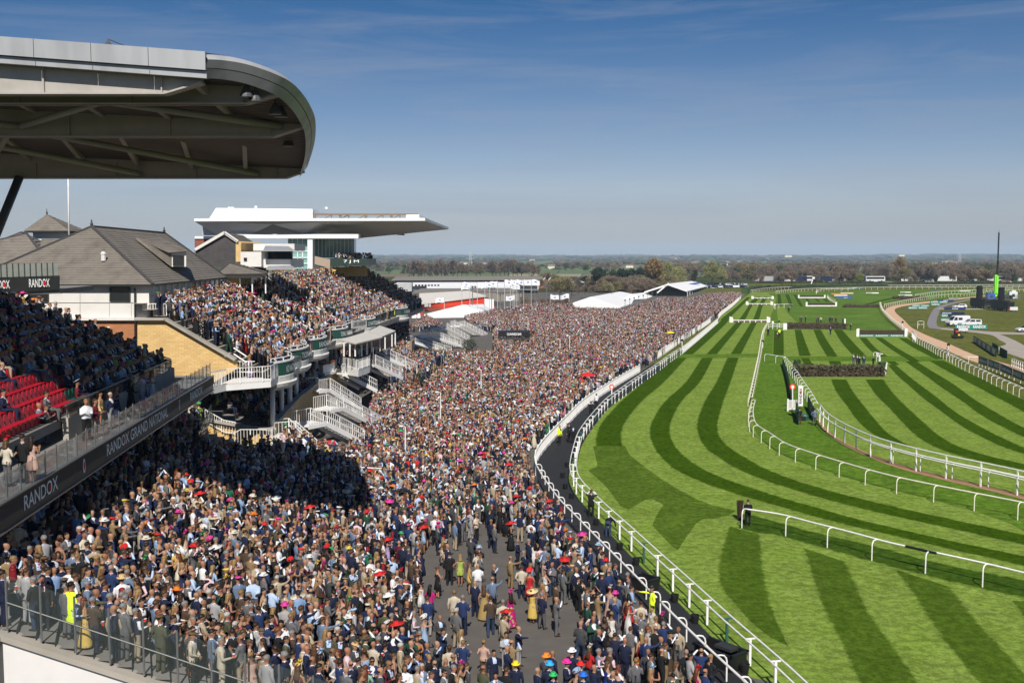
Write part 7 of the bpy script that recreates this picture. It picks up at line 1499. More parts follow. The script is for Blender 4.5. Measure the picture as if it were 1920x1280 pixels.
# flags
M_FLAG = mat('white_flag',(0.75,0.77,0.80),0.8,var=0.05); fw_ = MB(); n = 10
M_FLAGB = mat('blue_flag_emblem',(0.03,0.08,0.30),0.8)
def flag(px,pyt,pyb,Yf,d_,lab):
 g = D(px,pyb,Yf); c = D(px,pyt,Yf); t = T('flagpole',lab,'flagpole',tuple(g),'white flags on poles behind the crowd'); mb = MB(); mb.tube([g,c],0.09,5); t.part('pole',mb,M_SHEDP); mb = MB(); L,H = 2.5,1.3; q = random.Random(int(px)); ph = q.random() * 6; A_,B_ = [],[]
 for k in range(9): u = k / 8; p = c + Vector((d_ * L * u,0.45 * math.sin(u * 7 + ph) * u,-0.35 * u * u + 0.12 * math.sin(u * 6 + ph))); A_.append(p); B_.append(p - UZ * H)
 mb.strip(A_,B_); t.part('flag',mb,M_FLAG); mb = MB(); mb.strip([p - UZ * 0.55 - UY * 0.03 for p in A_[3:6]],[p - UZ * 0.8 - UY * 0.03 for p in A_[3:6]]); t.part('emblem',mb,M_FLAGB)
FL = [(866,529,592,1),(881,533,588,-1),(895,529,588,1),(909,529,585,1),(933,527,580,-1),(946,525,580,1),(957,524,578,1),(962,526,578,1),(969,524,576,1),(982,524,576,1),(996,524,574,1),(833,558,592,-1),(965,554,580,-1),(1067,551,566,-1),(1032,552,566,1),(918,530,584,-1)]
ORD = ['furthest from the rail','second','third','fourth','fifth','sixth','seventh','eighth','ninth','tenth','eleventh','low, before the red warehouse','low, beside the white warehouse end','low, beside the long marquee','low, left of the long marquee','half hidden']
for (a,b,c,d_),o_ in zip(FL,ORD): flag(a,b,c,300,d_,'white and blue flag behind the crowd, ' + (o_ + ' in the row' if o_ in ORD[:11] else o_))
for px,yt,yb in ((886,538,590),(938,550,586),(974,547,578),(1003,545,572),(1025,535,566),(922,541,588)):
 g,c = D(px,yb,310),D(px,yt,310); t = T('floodlight_mast',f'slim mast with dark floodlights behind the crowd, ' + {886: 'left of the white warehouse end',938: 'before the grey warehouse wall',974: 'at the corner of the grey warehouse',1003: 'among the bare shrubs',1025: 'tallest, by the gabled shed',922: 'beside the white warehouse end'}[px],'floodlight',tuple(g),'floodlight masts'); mb = MB(); mb.tube([g,c],0.14,6); t.part('mast',mb,STEEL); mb = MB()
 for q in (-0.8,0.0,0.8): mb.box(c + Vector((q,-0.2,0)),(0.6,0.5,0.6))
 t.part('lamp_cluster',mb,M_LAMP)
# ---- trees: trunk with limbs, crown of many fine twigs or leaf clumps
def bark(nm,c): return mat(nm,c,0.9,var=0.3,scale=4)
M_BARK = bark('bark',(0.085,0.065,0.05));
def twig_mat(nm,c): return mat(nm,c,0.9,var=0.35,scale=0.5)
M_TW = [twig_mat('bare_twigs_brown',(0.18,0.135,0.095)),twig_mat('bare_twigs_grey',(0.15,0.125,0.105)),twig_mat('budding_twigs',(0.19,0.165,0.08)),twig_mat('willow_gold',(0.24,0.165,0.075)),twig_mat('willow_green',(0.21,0.215,0.085)),twig_mat('evergreen_needles',(0.016,0.030,0.014)),twig_mat('spring_leaves',(0.165,0.20,0.03)),twig_mat('green_leaves',(0.05,0.085,0.025))]
def crown_mesh(kind,seed,m,n=900):
 """unit tree: 1 high; crown of sprigs grown around limb ends"""
 q = random.Random(seed); mb = MB(); tips = []; tb = MB()
 wide = {'round': 0.36,'tall': 0.17,'poplar': 0.10,'ever': 0.40,'shrub': 0.55}[kind]; base = {'round': 0.16,'tall': 0.15,'poplar': 0.08,'ever': 0.18,'shrub': 0.02}[kind]
 tb.tube([(0,0,0),(q.uniform(-.01,.01),0,base + 0.12),(q.uniform(-.03,.03),q.uniform(-.03,.03),0.62)],[0.022,0.017,0.006],6)
 for k in range(14):
  a = q.uniform(0,6.28); z0 = q.uniform(base,0.5); r_ = wide * q.uniform(0.55,1.0); z1 = min(0.95,z0 + q.uniform(0.18,0.5)); e = Vector((r_ * math.cos(a),r_ * math.sin(a),z1)); mid_ = Vector((0.35 * e.x,0.35 * e.y,z0 + (z1 - z0) * 0.6)); tb.tube([(0,0,z0),mid_,e],[0.010,0.006,0.002],4,cap=False); tips += [e,mid_.lerp(e,0.6)]
 lobes = [(Vector((wide * 0.62 * math.cos(a),wide * 0.62 * math.sin(a),z)),q.uniform(0.42,0.62)) for a,z in [(q.uniform(0,6.28),q.uniform(base + 0.18,0.85)) for _ in range(11)]] + [(Vector((0,0,0.85)),0.5),(Vector((0,0,0.6)),0.7)]
 for i in range(n):
  c,s_ = q.choice(lobes); d = Vector((q.gauss(0,1),q.gauss(0,1),q.gauss(0,1))).normalized() * (q.random() ** 0.45); P = c + Vector((d.x * wide * s_,d.y * wide * s_,d.z * 0.30 * s_))
  if P.z > 1.0: P.z = 1.0 - (P.z - 1.0) * 0.4
  if P.z < base * 0.8: continue
  if kind in ('ever',): a = Vector((q.gauss(0,1),q.gauss(0,1),q.gauss(0.2,1))).normalized(); k,w_ = 0.075 * q.uniform(0.6,1.3),0.42
  else: a = (P - Vector((0,0,P.z - 0.35))).normalized() * 0.8 + Vector((q.gauss(0,.5),q.gauss(0,.5),q.gauss(0.35,.5))); a.normalize(); k,w_ = 0.11 * q.uniform(0.6,1.4),0.085 if kind != 'shrub' else 0.16
  x = a.cross(Vector((q.gauss(0,1),q.gauss(0,1),q.gauss(0,1)))).normalized(); mb.add([P,P + a * k * 0.5 + x * k * w_,P + a * k,P + a * k * 0.5 - x * k * w_],[(0,1,2,3)])
 return tb.mesh('trunk',M_BARK),mb.mesh('crown',m)
TREES = {}
for i in range(3):
 TREES['bare%d' % i] = crown_mesh('round',40 + i,M_TW[i],2600)
TREES['tall'] = crown_mesh('tall',50,M_TW[0],1800); TREES['poplar'] = crown_mesh('poplar',51,M_TW[1],1500); TREES['gold'] = crown_mesh('tall',52,M_TW[3],2200); TREES['willow'] = crown_mesh('round',53,M_TW[4],3400); TREES['ever0'] = crown_mesh('ever',54,M_TW[5],2600); TREES['ever1'] = crown_mesh('tall',55,M_TW[5],1800); TREES['leaf'] = crown_mesh('round',56,M_TW[6],2200); TREES['green'] = crown_mesh('round',57,M_TW[7],2200); TREES['shrub'] = crown_mesh('shrub',58,M_TW[0],1200); TREES['shrubg'] = crown_mesh('shrub',59,M_TW[7],1200)
WHAT = {'bare0': 'bare brown tree','bare1': 'bare grey tree','bare2': 'budding olive tree','tall': 'narrow bare tree','poplar': 'slender bare poplar','gold': 'tall golden twigged willow','willow': 'yellow green willow','ever0': 'dark round evergreen','ever1': 'narrow dark evergreen','leaf': 'bright spring green tree','green': 'mid green bushy tree','shrub': 'low bare shrub','shrubg': 'low green shrub'}
trng = random.Random(77); TREE_LOG = []
def tree(kind,px,pyt,pyb,Yd,wx=1.0,where='',group='trees beyond the racecourse'):
 g = D(px,pyb,Yd); g.z = max(0,g.z) if g.z < 3 else 0.0; top = D(px,pyt,Yd); h = max(2,top.z - g.z); tr,cr_ = TREES[kind]; t = link('tree',None,None,g,trng.uniform(0,6.28)); t.scale = (h * wx,h * wx,h); t['category'] = 'tree' if 'shrub' not in kind else 'shrub'; t['group'] = group
 link('trunk',tr,t); link('crown',cr_,t); TREE_LOG.append([t,kind,where,px]); return t
# evergreens and willows left of the temporary stand
for k,a,b,c,Yd,w_,wh in (('ever0',1122,501,537,520,1.0,'broadest of the dark group, above the pale shed'),('ever0',1145,509,532,540,0.8,'standing alone between the dark group'),('ever0',1166,503,530,540,1.0,'at the left of the dark trio'),('ever0',1184,503,530,545,0.85,'in the middle of the dark trio'),('ever1',1198,503,530,545,1.6,'pointed, at the right of the dark trio'),('ever0',1206,505,530,545,0.9,'nearest the golden willow'),('ever0',1098,517,536,540,1.1,'low, left of the broad evergreen'),
 ('gold',1228,486,545,520,1.5,'tallest above the second marquee'),('willow',1252,492,545,530,0.9,'full crowned beside the golden one'),('willow',1272,500,545,540,0.9,'left of the temporary stand roof'),('willow',1335,491,541,590,1.0,'standing behind the temporary stand'),('willow',1352,500,540,600,0.8,'right of the one behind the stand'),('ever1',1302,511,532,560,1.3,'peeping over the temporary stand'),('green',1296,511,532,600,1.2,'behind the peeping evergreen')):
 tree(k,a,b,c,Yd,w_,wh)
for px in range(770,852,7): tree('poplar' if px % 2 else 'tall',px + trng.uniform(-2,2),490 + trng.uniform(-2,5),521,820 + trng.uniform(-30,30),1.5,'in the long poplar row behind the brown shed')
for px in (858,866,875,893,901): tree('tall',px,494 + trng.uniform(0,5),520,850,1.3,'thinning out at the end of the poplar row')
for px in (924,930,938,946,954,962,970,978,992,1000,1009): tree('tall' if px % 3 else 'bare1',px,487 + trng.uniform(0,7) + (5 if px > 985 else 0),520,840 + trng.uniform(-30,30),1.2,'in the second row behind the gabled shed')
for px,y0 in ((1040,524),(1052,527),(1062,520),(1072,531),(1050,545),(1085,540),(1096,535),(1110,535),(1126,538),(1142,532),(1158,528),(1172,522),(1186,525),(1200,530),(1214,522)): tree(trng.choice(['bare0','bare2','bare0']),px,y0,560 if y0 > 535 else 552,430 + trng.uniform(-20,50),1.25,'in the scrub behind the long marquee')
for px in (985,1000,1015,1030,1045,1060): tree('shrub',px,553 + trng.uniform(0,6),572,345,1.1,'at the edge of the crowd below the flags')
# the line behind the coaches
px = 1366.0
while px < 1932:
 k = trng.choices(['bare0','bare1','bare2','tall','poplar','green'],[5,5,2,1,0.4,0.5])[0]; top = 503 + trng.uniform(-6,14); tree(k,px,top,541,640 + trng.uniform(-20,70),trng.uniform(0.9,1.35),''); px += trng.uniform(5,10.5)
for k,a,b,Yd,w_,wh in (('gold',1685,483,720,1.2,'tallest, spire shaped, over the houses'),('leaf',1612,513,650,1.0,'beside the blue roofed house'),('leaf',1604,516,650,0.9,'left of the brightest one'),('ever1',1598,509,655,1.1,'pointed, beside the spring green tree'),('ever1',1754,517,640,1.6,'before the white gabled house'),('bare0',1822,507,650,1.7,'broadest, left of the crane'),('bare0',1848,507,655,1.6,'broad, behind the crane'),('bare2',1838,505,660,1.6,'broad, between the two broadest'),('green',1540,523,640,1.0,'beside the cream house'),('bare1',1655,500,660,1.2,'tall, left of the golden spire'),('bare1',1648,503,660,1.3,'beside the tall one')): tree(k,a,b,541,Yd,w_,wh)
# labels: kind, then where, each its own
seen_t = {}; LM = [(1366,'the willow behind the stand'),(1440,'the first white coach'),(1520,'the tilted hoist'),(1540,'the cream house'),(1567,'the red brick house'),(1632,'the blue roofed house'),(1668,'the square cream house'),(1750,'the white gabled house'),(1800,'the white spire'),(1868,'the crane'),(1892,'the red roofed house')]
SZ = ['large','small','spreading','low','dense','thin','crooked','open crowned','stubby','leaning']
by_key = {}
for r_ in TREE_LOG:
 t,k,wh,px = r_
 if not wh:
  lm = min(LM,key=lambda l: abs(l[0] - px)); dx = px - lm[0]; wh = ('directly behind ' if abs(dx) < 4 else ('just left of ' if dx < 0 else 'just right of ')) + lm[1] if abs(dx) < 14 else ('well left of ' if dx < 0 else 'well right of ') + lm[1]
 by_key.setdefault((WHAT[k],wh),[]).append((t,px))
ORDN = ['first','second','third','fourth','fifth','sixth','seventh','eighth','ninth','tenth','eleventh','twelfth','thirteenth','fourteenth','fifteenth']
for (w_,wh),L in by_key.items():
 L.sort(key=lambda x: x[1])
 for i,(t,px) in enumerate(L): t['label'] = (w_ + ' ' + wh) if len(L) == 1 else f'{w_} {wh}, {ORDN[i]} from the left'
# hedges, coaches, cars
def hedge(lab,pts,h,w,m,n,s,seed):
 P_ = [G(*p) for p in pts]; t = T('hedge',lab,'hedge',tuple(P_[0])); mb = MB(); q = random.Random(seed)
 for a,b in zip(P_,P_[1:]):
  L = (b - a).length; yaw = math.atan2(b.y - a.y,b.x - a.x); mb.box((a + b) / 2 + UZ * h * 0.45,(L,w * 0.8,h * 0.9),yaw); sprigs(mb,(a + b) / 2 + UZ * h / 2,(L,w,h),int(n * L / 100),s,seed,yaw)
 t.part('leaves',mb,m,kind='stuff'); return t
hedge('long clipped dark green hedge before the parked coaches',[(1408,546),(1440,543),(1520,541),(1700,538.3),(1960,536.8)],2.0,2.4,M_LEAF,1500,0.7,5); hedge('curved bright green hedge at the top of the home straight',[(1396,551),(1404,547),(1414,545)],2.2,3.0,M_BOX,2500,0.5,6)
COACH = [(-6,0.5),(-6,3.2),(-5.8,3.5),(5.6,3.5),(6,3.0),(6.1,0.5)]
cm = [M_CARW,mat('navy_coach_paint',(0.015,0.02,0.05),0.3),mat('silver_coach_paint',(0.45,0.46,0.48),0.3,0.3)]
def coach_mesh(m):
 mb = MB(); n = len(COACH); mb.add([(x,-1.25,z) for x,z in COACH] + [(x,1.25,z) for x,z in COACH],[tuple(range(n))[::-1],tuple(range(n,2 * n))] + [(i,(i + 1) % n,n + (i + 1) % n,n + i) for i in range(n)]); return mb.mesh('body',m)
CBM = [coach_mesh(m) for m in cm]; mb = MB(); mb.quad((-5.7,-1.27,1.7),(5.5,-1.27,1.7),(5.5,-1.27,3.0),(-5.7,-1.27,3.0)); CWM = mb.mesh('windows',M_CARG); mb = MB(); mb.quad((6.12,-1.1,1.4),(6.12,1.1,1.4),(6.03,1.1,2.9),(6.03,-1.1,2.9)); CFM = mb.mesh('windscreen',M_CARG); mb = MB(); mb.tube([(0,-0.1,0),(0,0.1,0)],0.5,12); CWH = mb.mesh('wheel',M_TYRE)
COX = [(1472,0),(1494,1),(1514,0),(1541,1),(1566,2),(1610,1),(1640,0),(1705,0),(1740,2),(1774,0),(1812,0),(1850,0),(1884,2),(1916,0),(1452,1),(1432,2)]
for i,(px,k) in enumerate(COX):
 Yd = 655 + (i % 3) * 3; g = D(px,537,Yd); g.z = 0; t = thing('coach','','coach',g,R(180 if i % 2 else 0),'coaches parked beyond the hedge'); link('body',CBM[k],t); link('windows',CWM,t); link('windscreen',CFM,t)
 for wx in (-3.5,3.8): link('wheel',CWH,t,(wx,-1.2,0.5))
 lm = min(LM,key=lambda l: abs(l[0] - px)); cl = ['white','navy','silver'][k]; L_ = f'{cl} coach parked beyond the hedge near {lm[1]}'
 t['label'] = L_ if L_ not in seen_t else f'second {cl} coach parked beyond the hedge near {lm[1]}'; seen_t[L_] = 1; t.location.z = 0.9
cr2 = random.Random(31); body_cols = [M_CARW,cm[1],cm[2],mat('red_car_paint',(0.4,0.02,0.02),0.3),mat('orange_coach_paint',(0.75,0.16,0.02),0.35),BLACK]
def car_mesh(m):
 mb = MB(); n = len(CARP); mb.add([(x,-0.85,z) for x,z in CARP] + [(x,0.85,z) for x,z in CARP],[tuple(range(n))[::-1],tuple(range(n,2 * n))] + [(i,(i + 1) % n,n + (i + 1) % n,n + i) for i in range(n)]); return mb.mesh('body',m)
CMS = [car_mesh(m) for m in body_cols]; mb = MB()
for pf in CARW_: mb.add([(x,-0.87,z) for x,z in pf],[tuple(range(len(pf)))]); mb.add([(x,0.87,z) for x,z in pf],[tuple(range(len(pf)))[::-1]])
CGM = mb.mesh('windows',M_CARG); mb = MB(); mb.quad((1.02,-0.7,1.02),(1.02,0.7,1.02),(0.27,0.66,1.46),(0.27,-0.66,1.46)); CFS = mb.mesh('windscreen',M_CARG); mb = MB(); mb.tube([(0,-0.1,0),(0,0.1,0)],0.33,10); CWS = mb.mesh('wheel',M_TYRE)
for i in range(52):
 px = 1318 + (i % 26) * 3.6 + cr2.uniform(-1,1); row = i // 26; g = D(px,0,560 + row * 38 + cr2.uniform(-6,6)); g.z = 0; c = cr2.choices(range(6),[6,4,5,1,0.35,5])[0]; t = thing('parked_car','','car',g,R(cr2.choice([80,95,265,10])),'cars parked at the top of the straight')
 if 1318 < px < 1412: pass
 link('body',CMS[c],t); link('windows',CGM,t); link('windscreen',CFS,t)
 for wx in (-1.3,1.35):
  for q in (-0.8,0.8): link('wheel',CWS,t,(wx,q,0.33))
 if c == 4: t.scale = (1.6,1.3,2.0)
 cn = ['white','dark blue','silver','red','tall orange','black'][c]; rowd = ['front','rear'][row]; t['label'] = f"{cn} vehicle in the {rowd} row of the car park, {ORDN[(i % 26) % 15]} in its {'first' if i % 26 < 15 else 'second'} half"
# houses
M_TILE = mat('brown_roof_tiles',(0.16,0.10,0.075),0.8,var=0.2); M_TILER = mat('red_roof_tiles',(0.30,0.11,0.07),0.8,var=0.2); M_TILEB = mat('blue_slate_roof',(0.03,0.035,0.055),0.6,var=0.2); M_RENDER = mat('cream_render',(0.66,0.60,0.48),0.8,var=0.05)
def cottage(lab,xl,xr,yr,ye,yb,Yd,wm,rm,gable=None,chim=None):
 a,b = D(xl,yb,Yd),D(xr,yb,Yd); t = T('house',lab,'house',tuple(a)); ze,zr = D(xl,ye,Yd).z,D(xl,yr,Yd).z; dp = 7.0; mb = MB(); mb.prism([(a.x,Yd),(b.x,Yd),(b.x,Yd + dp),(a.x,Yd + dp)],0,ze); t.part('wall',mb,wm)
 A,B = Vector((a.x - 0.4,Yd - 0.4,ze)),Vector((b.x + 0.4,Yd - 0.4,ze)); P,Q = Vector((a.x - 0.4,Yd + dp / 2,zr)),Vector((b.x + 0.4,Yd + dp / 2,zr)); mb = MB(); mb.add([A,B,Q,P,A + UY * (dp + 0.8),B + UY * (dp + 0.8)],[(0,1,2,3),(3,2,5,4),(0,3,4),(1,5,2)]); t.part('roof',mb,rm)
 n = max(2,int((b.x - a.x) / 3))
 for k in range(n): x = a.x + (b.x - a.x) * (k + 0.5) / n; mb = MB(); mb.box((x,Yd - 0.02,ze - 1.3),(1.2,0.08,1.2)); t.part('window',mb,M_WIN)
 if gable: g0,g1 = D(gable[0],yb,Yd - 1).x,D(gable[1],yb,Yd - 1).x; zt = D(960,gable[2],Yd - 1).z; mb = MB(); mb.slab([(g0,Yd - 1.2,0),(g1,Yd - 1.2,0),(g1,Yd - 1.2,ze),((g0 + g1) / 2,Yd - 1.2,zt),(g0,Yd - 1.2,ze)],(0,3,0)); t.part('gable',mb,wm); mb = MB(); mb.beam((g0 - 0.3,Yd - 1.4,ze - 0.1),((g0 + g1) / 2,Yd - 1.4,zt + 0.15),0.4,0.35); mb.beam(((g0 + g1) / 2,Yd - 1.4,zt + 0.15),(g1 + 0.3,Yd - 1.4,ze - 0.1),0.4,0.35); t.part('bargeboard',mb,M_MARQ); mb = MB(); mb.box(((g0 + g1) / 2,Yd - 1.24,ze - 1.4),(1.6,0.06,1.3)); t.part('gable_window',mb,M_MARQ)
 if chim: x = D(chim,yb,Yd).x; mb = MB(); mb.box((x,Yd + dp / 2,zr + 0.2),(0.9,0.9,2.2)); t.part('chimney',mb,M_BRR)
for args in (('cream house with brown roof behind the navy coaches',1533,1546,526.5,531,537,690,M_RENDER,M_TILE),('red brick house with a slate roof and pale fascia',1553,1583,527,531.5,537,690,M_BRR,M_TILEB,(1552,1560,528.5)),('brick house with a dark blue roof and a gabled porch',1619,1648,525.5,531.5,538,690,M_BRR,M_TILEB,(1635,1648,526.5),1619),('square cream house behind the white coach',1662,1676,528.5,531.5,538,690,M_RENDER,M_TILE),('white gabled house with a grey roof beside the dark evergreen',1737,1752,525,531,538,690,M_RENDER,M_SHEDG,(1746,1753,529)),('red roofed house right of the crane',1881,1900,524.5,531.5,538,690,M_BRR,M_TILER,(1889,1900,528)),('brown roofed house at the frame edge',1912,1935,528,533,538,690,M_BRR,M_TILE),('small brick bungalow left of the tilted hoist',1505,1520,529,532,537,690,M_BRR,M_TILE)): cottage(*args)
sp = T('spire','slim white spire rising over the trees left of the crane','spire',tuple(D(1813,520,900))); mb = MB(); mb.tube([D(1813,522,900),D(1813,512,900),D(1813,503,900)],[1.0,0.5,0.1],6); sp.part('spire',mb,M_MARQ)
hoist = T('hoist','tilted white hoist arm above the coaches','hoist',tuple(D(1520,538,640))); mb = MB(); mb.beam(D(1519,538,640),D(1524,523,640),0.5,0.5); mb.box(D(1525,521,640),(1.4,1.0,1.2)); hoist.part('arm',mb,M_MARQ)
def pylon(lab,px,yt,yb,Yd,w):
 t = T('pylon',lab,'pylon',tuple(D(px,yb,Yd))); mb = MB(); b_,tp = D(px,yb,Yd),D(px,yt,Yd); H = tp.z - b_.z
 lv = [(0,w),(0.45,w * 0.45),(0.8,w * 0.2),(1.0,w * 0.05)]
 for sx in (-1,1):
  for sy in (-1,1): mb.tube([b_ + Vector((sx * ww / 2,sy * ww / 2,H * f)) for f,ww in lv],0.22,4)
 for k in range(7):
  f = k / 8; ww = np.interp(f,[l[0] for l in lv],[l[1] for l in lv]); w2 = np.interp(f + 0.125,[l[0] for l in lv],[l[1] for l in lv])
  for s_ in (-1,1): mb.beam(b_ + Vector((s_ * ww / 2,-ww / 2,H * f)),b_ + Vector((-s_ * w2 / 2,-w2 / 2,H * (f + 0.125))),0.16,0.16)
 for f,ww in ((0.72,9),(0.84,7),(0.94,5)): mb.beam(b_ + Vector((-ww / 2,0,H * f)),b_ + Vector((ww / 2,0,H * f)),0.3,0.4)
 t.part('lattice',mb,M_SHEDP)
pylon('grey lattice pylon rising behind the brown shed',882,471,519,1250,9); pylon('grey lattice pylon standing in the fields left of the white spire',1798,476,506,1500,9)
# ---- open country: fields, hedgerow woods and hills
def field(px0,px1,y0,y1,m): q = [G(px0,y1),G(px1,y1),G(px1 + 4,y0),G(px0 + 6,y0)]; sheet('field',[(p.x,p.y) for p in q],m,0.02)
FM = [mat('winter_field',(0.10,0.15,0.045),0.9,scale=0.02),mat('ploughed_field',(0.16,0.12,0.075),0.9,scale=0.02),mat('straw_field',(0.27,0.23,0.13),0.9,scale=0.02),mat('pasture',(0.085,0.13,0.05),0.9,scale=0.02)]
fr = random.Random(9)
for r0,r1 in ((519,513.5),(513.4,508),(507.9,503),(502.9,498.5),(498.4,494.8),(494.7,491.5),(491.4,489)):
 x = 500.0
 while x < 1950: w = fr.uniform(60,200); field(x,x + w - 1,r1,r0,FM[fr.choices([0,1,2,3],[4,2,1.4,4])[0]]); x += w
WC = [(0.095,0.072,0.055),(0.075,0.06,0.05),(0.06,0.078,0.036),(0.03,0.045,0.024),(0.12,0.092,0.062),(0.08,0.09,0.04)]
wm_,n_,l_,b_ = new_mat('wood_foliage'); at = n_.new('ShaderNodeAttribute'); at.attribute_name = 'shade'; l_.new(at.outputs['Color'],b_.inputs['Base Color']); b_.inputs['Roughness'].default_value = 0.95; b_.inputs['Specular IOR Level'].default_value = 0.1
ico = bmesh.new(); bmesh.ops.create_icosphere(ico,subdivisions=2,radius=1.0); IV = np.array([v.co[:] for v in ico.verts]); IF = np.array([[v.index for v in f.verts] for f in ico.faces]); ico.free()
def wood(name,label,pts,seed):
 """a belt of far crowns, each a lumpy low mesh; pts rows: x, y, z0, radius, height, colour"""
 g = np.random.default_rng(seed); n = len(pts); nv = len(IV); V_ = np.zeros((n,nv,3)); Cc = np.zeros((n,nv,4)); Cc[...,3] = 1
 for i,(x,y,z0,r_,h,c) in enumerate(pts):
  j = 1 + g.uniform(-0.32,0.32,(nv,1)); v = IV * j; V_[i] = v * [r_,r_,h / 2] + [x,y,z0 + h / 2]; Cc[i,:,:3] = np.array(c) * g.uniform(0.8,1.2)
 F_ = (IF[None] + (np.arange(n) * nv)[:,None,None]).reshape(-1,3); me = bpy.data.meshes.new(name); me.from_pydata(V_.reshape(-1,3).tolist(),[],F_.tolist()); me.attributes.new('shade','FLOAT_COLOR','POINT').data.foreach_set('color',Cc.astype(np.float32).ravel()); me.materials.append(wm_); o = link(name,me); o['kind'] = 'stuff'; o['label'] = label; o['category'] = 'wood'; return o
tree_col = bpy.data.collections.new('belt_trees'); TK = ['bare0','bare1','bare2','tall','green','shrub','shrubg','ever0']
for i,k in enumerate(TK):
 bm = bmesh.new(); [bm.from_mesh(m) for m in TREES[k]]; me = bpy.data.meshes.new('t'); bm.to_mesh(me); bm.free(); me.materials.append(M_BARK); me.materials.append(TREES[k][1].materials[0]); nt_ = len(TREES[k][0].polygons); me.polygons.foreach_set('material_index',[0 if j < nt_ else 1 for j in range(len(me.polygons))]); tree_col.objects.link(bpy.data.objects.new('belt_tree_%d' % i,me))
def scatter_group(nm,coll_):
 ng = bpy.data.node_groups.new(nm,'GeometryNodeTree'); ng.interface.new_socket('Geometry',in_out='INPUT',socket_type='NodeSocketGeometry'); ng.interface.new_socket('Geometry',in_out='OUTPUT',socket_type='NodeSocketGeometry')
 N_ = ng.nodes; Lk = ng.links; gi = N_.new('NodeGroupInput'); go = N_.new('NodeGroupOutput'); ip = N_.new('GeometryNodeInstanceOnPoints'); ci = N_.new('GeometryNodeCollectionInfo')
 ci.inputs['Collection'].default_value = coll_; ci.inputs['Separate Children'].default_value = True; ci.inputs['Reset Children'].default_value = True; ip.inputs['Pick Instance'].default_value = True
 def named(a_,ty): q = N_.new('GeometryNodeInputNamedAttribute'); q.data_type = ty; q.inputs['Name'].default_value = a_; return next(o for o in q.outputs if o.enabled and o.name == 'Attribute')
 Lk.new(gi.outputs[0],ip.inputs['Points']); Lk.new(ci.outputs[0],ip.inputs['Instance']); Lk.new(named('vid','INT'),ip.inputs['Instance Index']); Lk.new(named('scl','FLOAT_VECTOR'),ip.inputs['Scale'])
 er = N_.new('FunctionNodeEulerToRotation'); Lk.new(named('rot','FLOAT_VECTOR'),er.inputs[0]); Lk.new(er.outputs[0],ip.inputs['Rotation']); Lk.new(ip.outputs[0],go.inputs[0]); return ng
def scatter_obj(name,ng,P_,vid,rot,scl):
 me = bpy.data.meshes.new(name); me.from_pydata([tuple(p) for p in P_],[],[]); n = len(P_)
 me.attributes.new('vid','INT','POINT').data.foreach_set('value',np.asarray(vid,np.int32)); me.attributes.new('rot','FLOAT_VECTOR','POINT').data.foreach_set('vector',np.asarray(rot,np.float32).ravel()); me.attributes.new('scl','FLOAT_VECTOR','POINT').data.foreach_set('vector',np.asarray(scl,np.float32).ravel())
 o = link(name,me); o['kind'] = 'stuff'; o.modifiers.new('place','NODES').node_group = ng; return o
TG = scatter_group('place_trees',tree_col); wr = np.random.default_rng(3)
for lab,n,(xa,xb),(ya,yb),(ha,hb2),wt in (('scrubby bushes and young trees behind the sheds and marquees',130,(1030,1330),(470,640),(3,8),[3,2,3,0.5,1,4,2,0]),('bare hedgerow trees beyond the houses and coaches',420,(1180,1980),(760,1000),(6,11),[5,5,2,1,1.2,2,1,0.3]),('trees and hedges across the near fields',800,(560,2000),(1000,1500),(4,9),[4,4,2,0.6,2,4,3,0.8])):
 P_,vid,rot,scl = [],[],[],[]; seeds = [(wr.uniform(xa,xb),wr.uniform(ya,yb)) for _ in range(int(n / 8))]
 for i in range(n):
  sx_,sy_ = seeds[wr.integers(len(seeds))]; px = sx_ + wr.normal(0,20); Y = sy_ + wr.normal(0,(yb - ya) * 0.03); h = wr.uniform(ha,hb2); k = wr.choice(8,p=np.array(wt) / sum(wt)); h *= 0.45 if TK[k].startswith('shrub') else 1; w_ = h * wr.uniform(0.9,1.5) * (1.8 if TK[k].startswith('shrub') else 1)
  P_.append(((px - 960) / _F * Y,Y,0)); vid.append(k); rot.append((0,0,wr.uniform(0,6.28))); scl.append((w_,w_,h))
 o = scatter_obj('woodland',TG,P_,vid,rot,scl); o['label'] = lab; o['category'] = 'wood'
belts = [(1500,2400,1,8,6.5,700,'woods and hedgerows across the middle fields',(500,2000),0.5),(2400,4200,1,12,6.5,900,'far woods fading into haze',(400,2050),0.5)]
wr = np.random.default_rng(12)
for bi,(y0,y1,k,rr,hh,n,lab,(xa,xb),clump) in enumerate(belts):
 pts = []; seeds = [(wr.uniform(xa,xb),wr.uniform(y0,y1)) for _ in range(int(n / 9))]
 for i in range(n):
  sx,sy = seeds[wr.integers(len(seeds))]; px = sx + wr.normal(0,22); Y = sy + wr.normal(0,(y1 - y0) * 0.02)
  x = (px - 960) / _F * Y; r_ = rr * wr.uniform(0.5,1.2); h = hh * wr.uniform(0.45,1.1); pts.append((x,Y,0,r_,h,WC[wr.choice(6,p=[.3,.25,.15,.1,.1,.1])]))
 wood('woodland',lab,pts,bi)
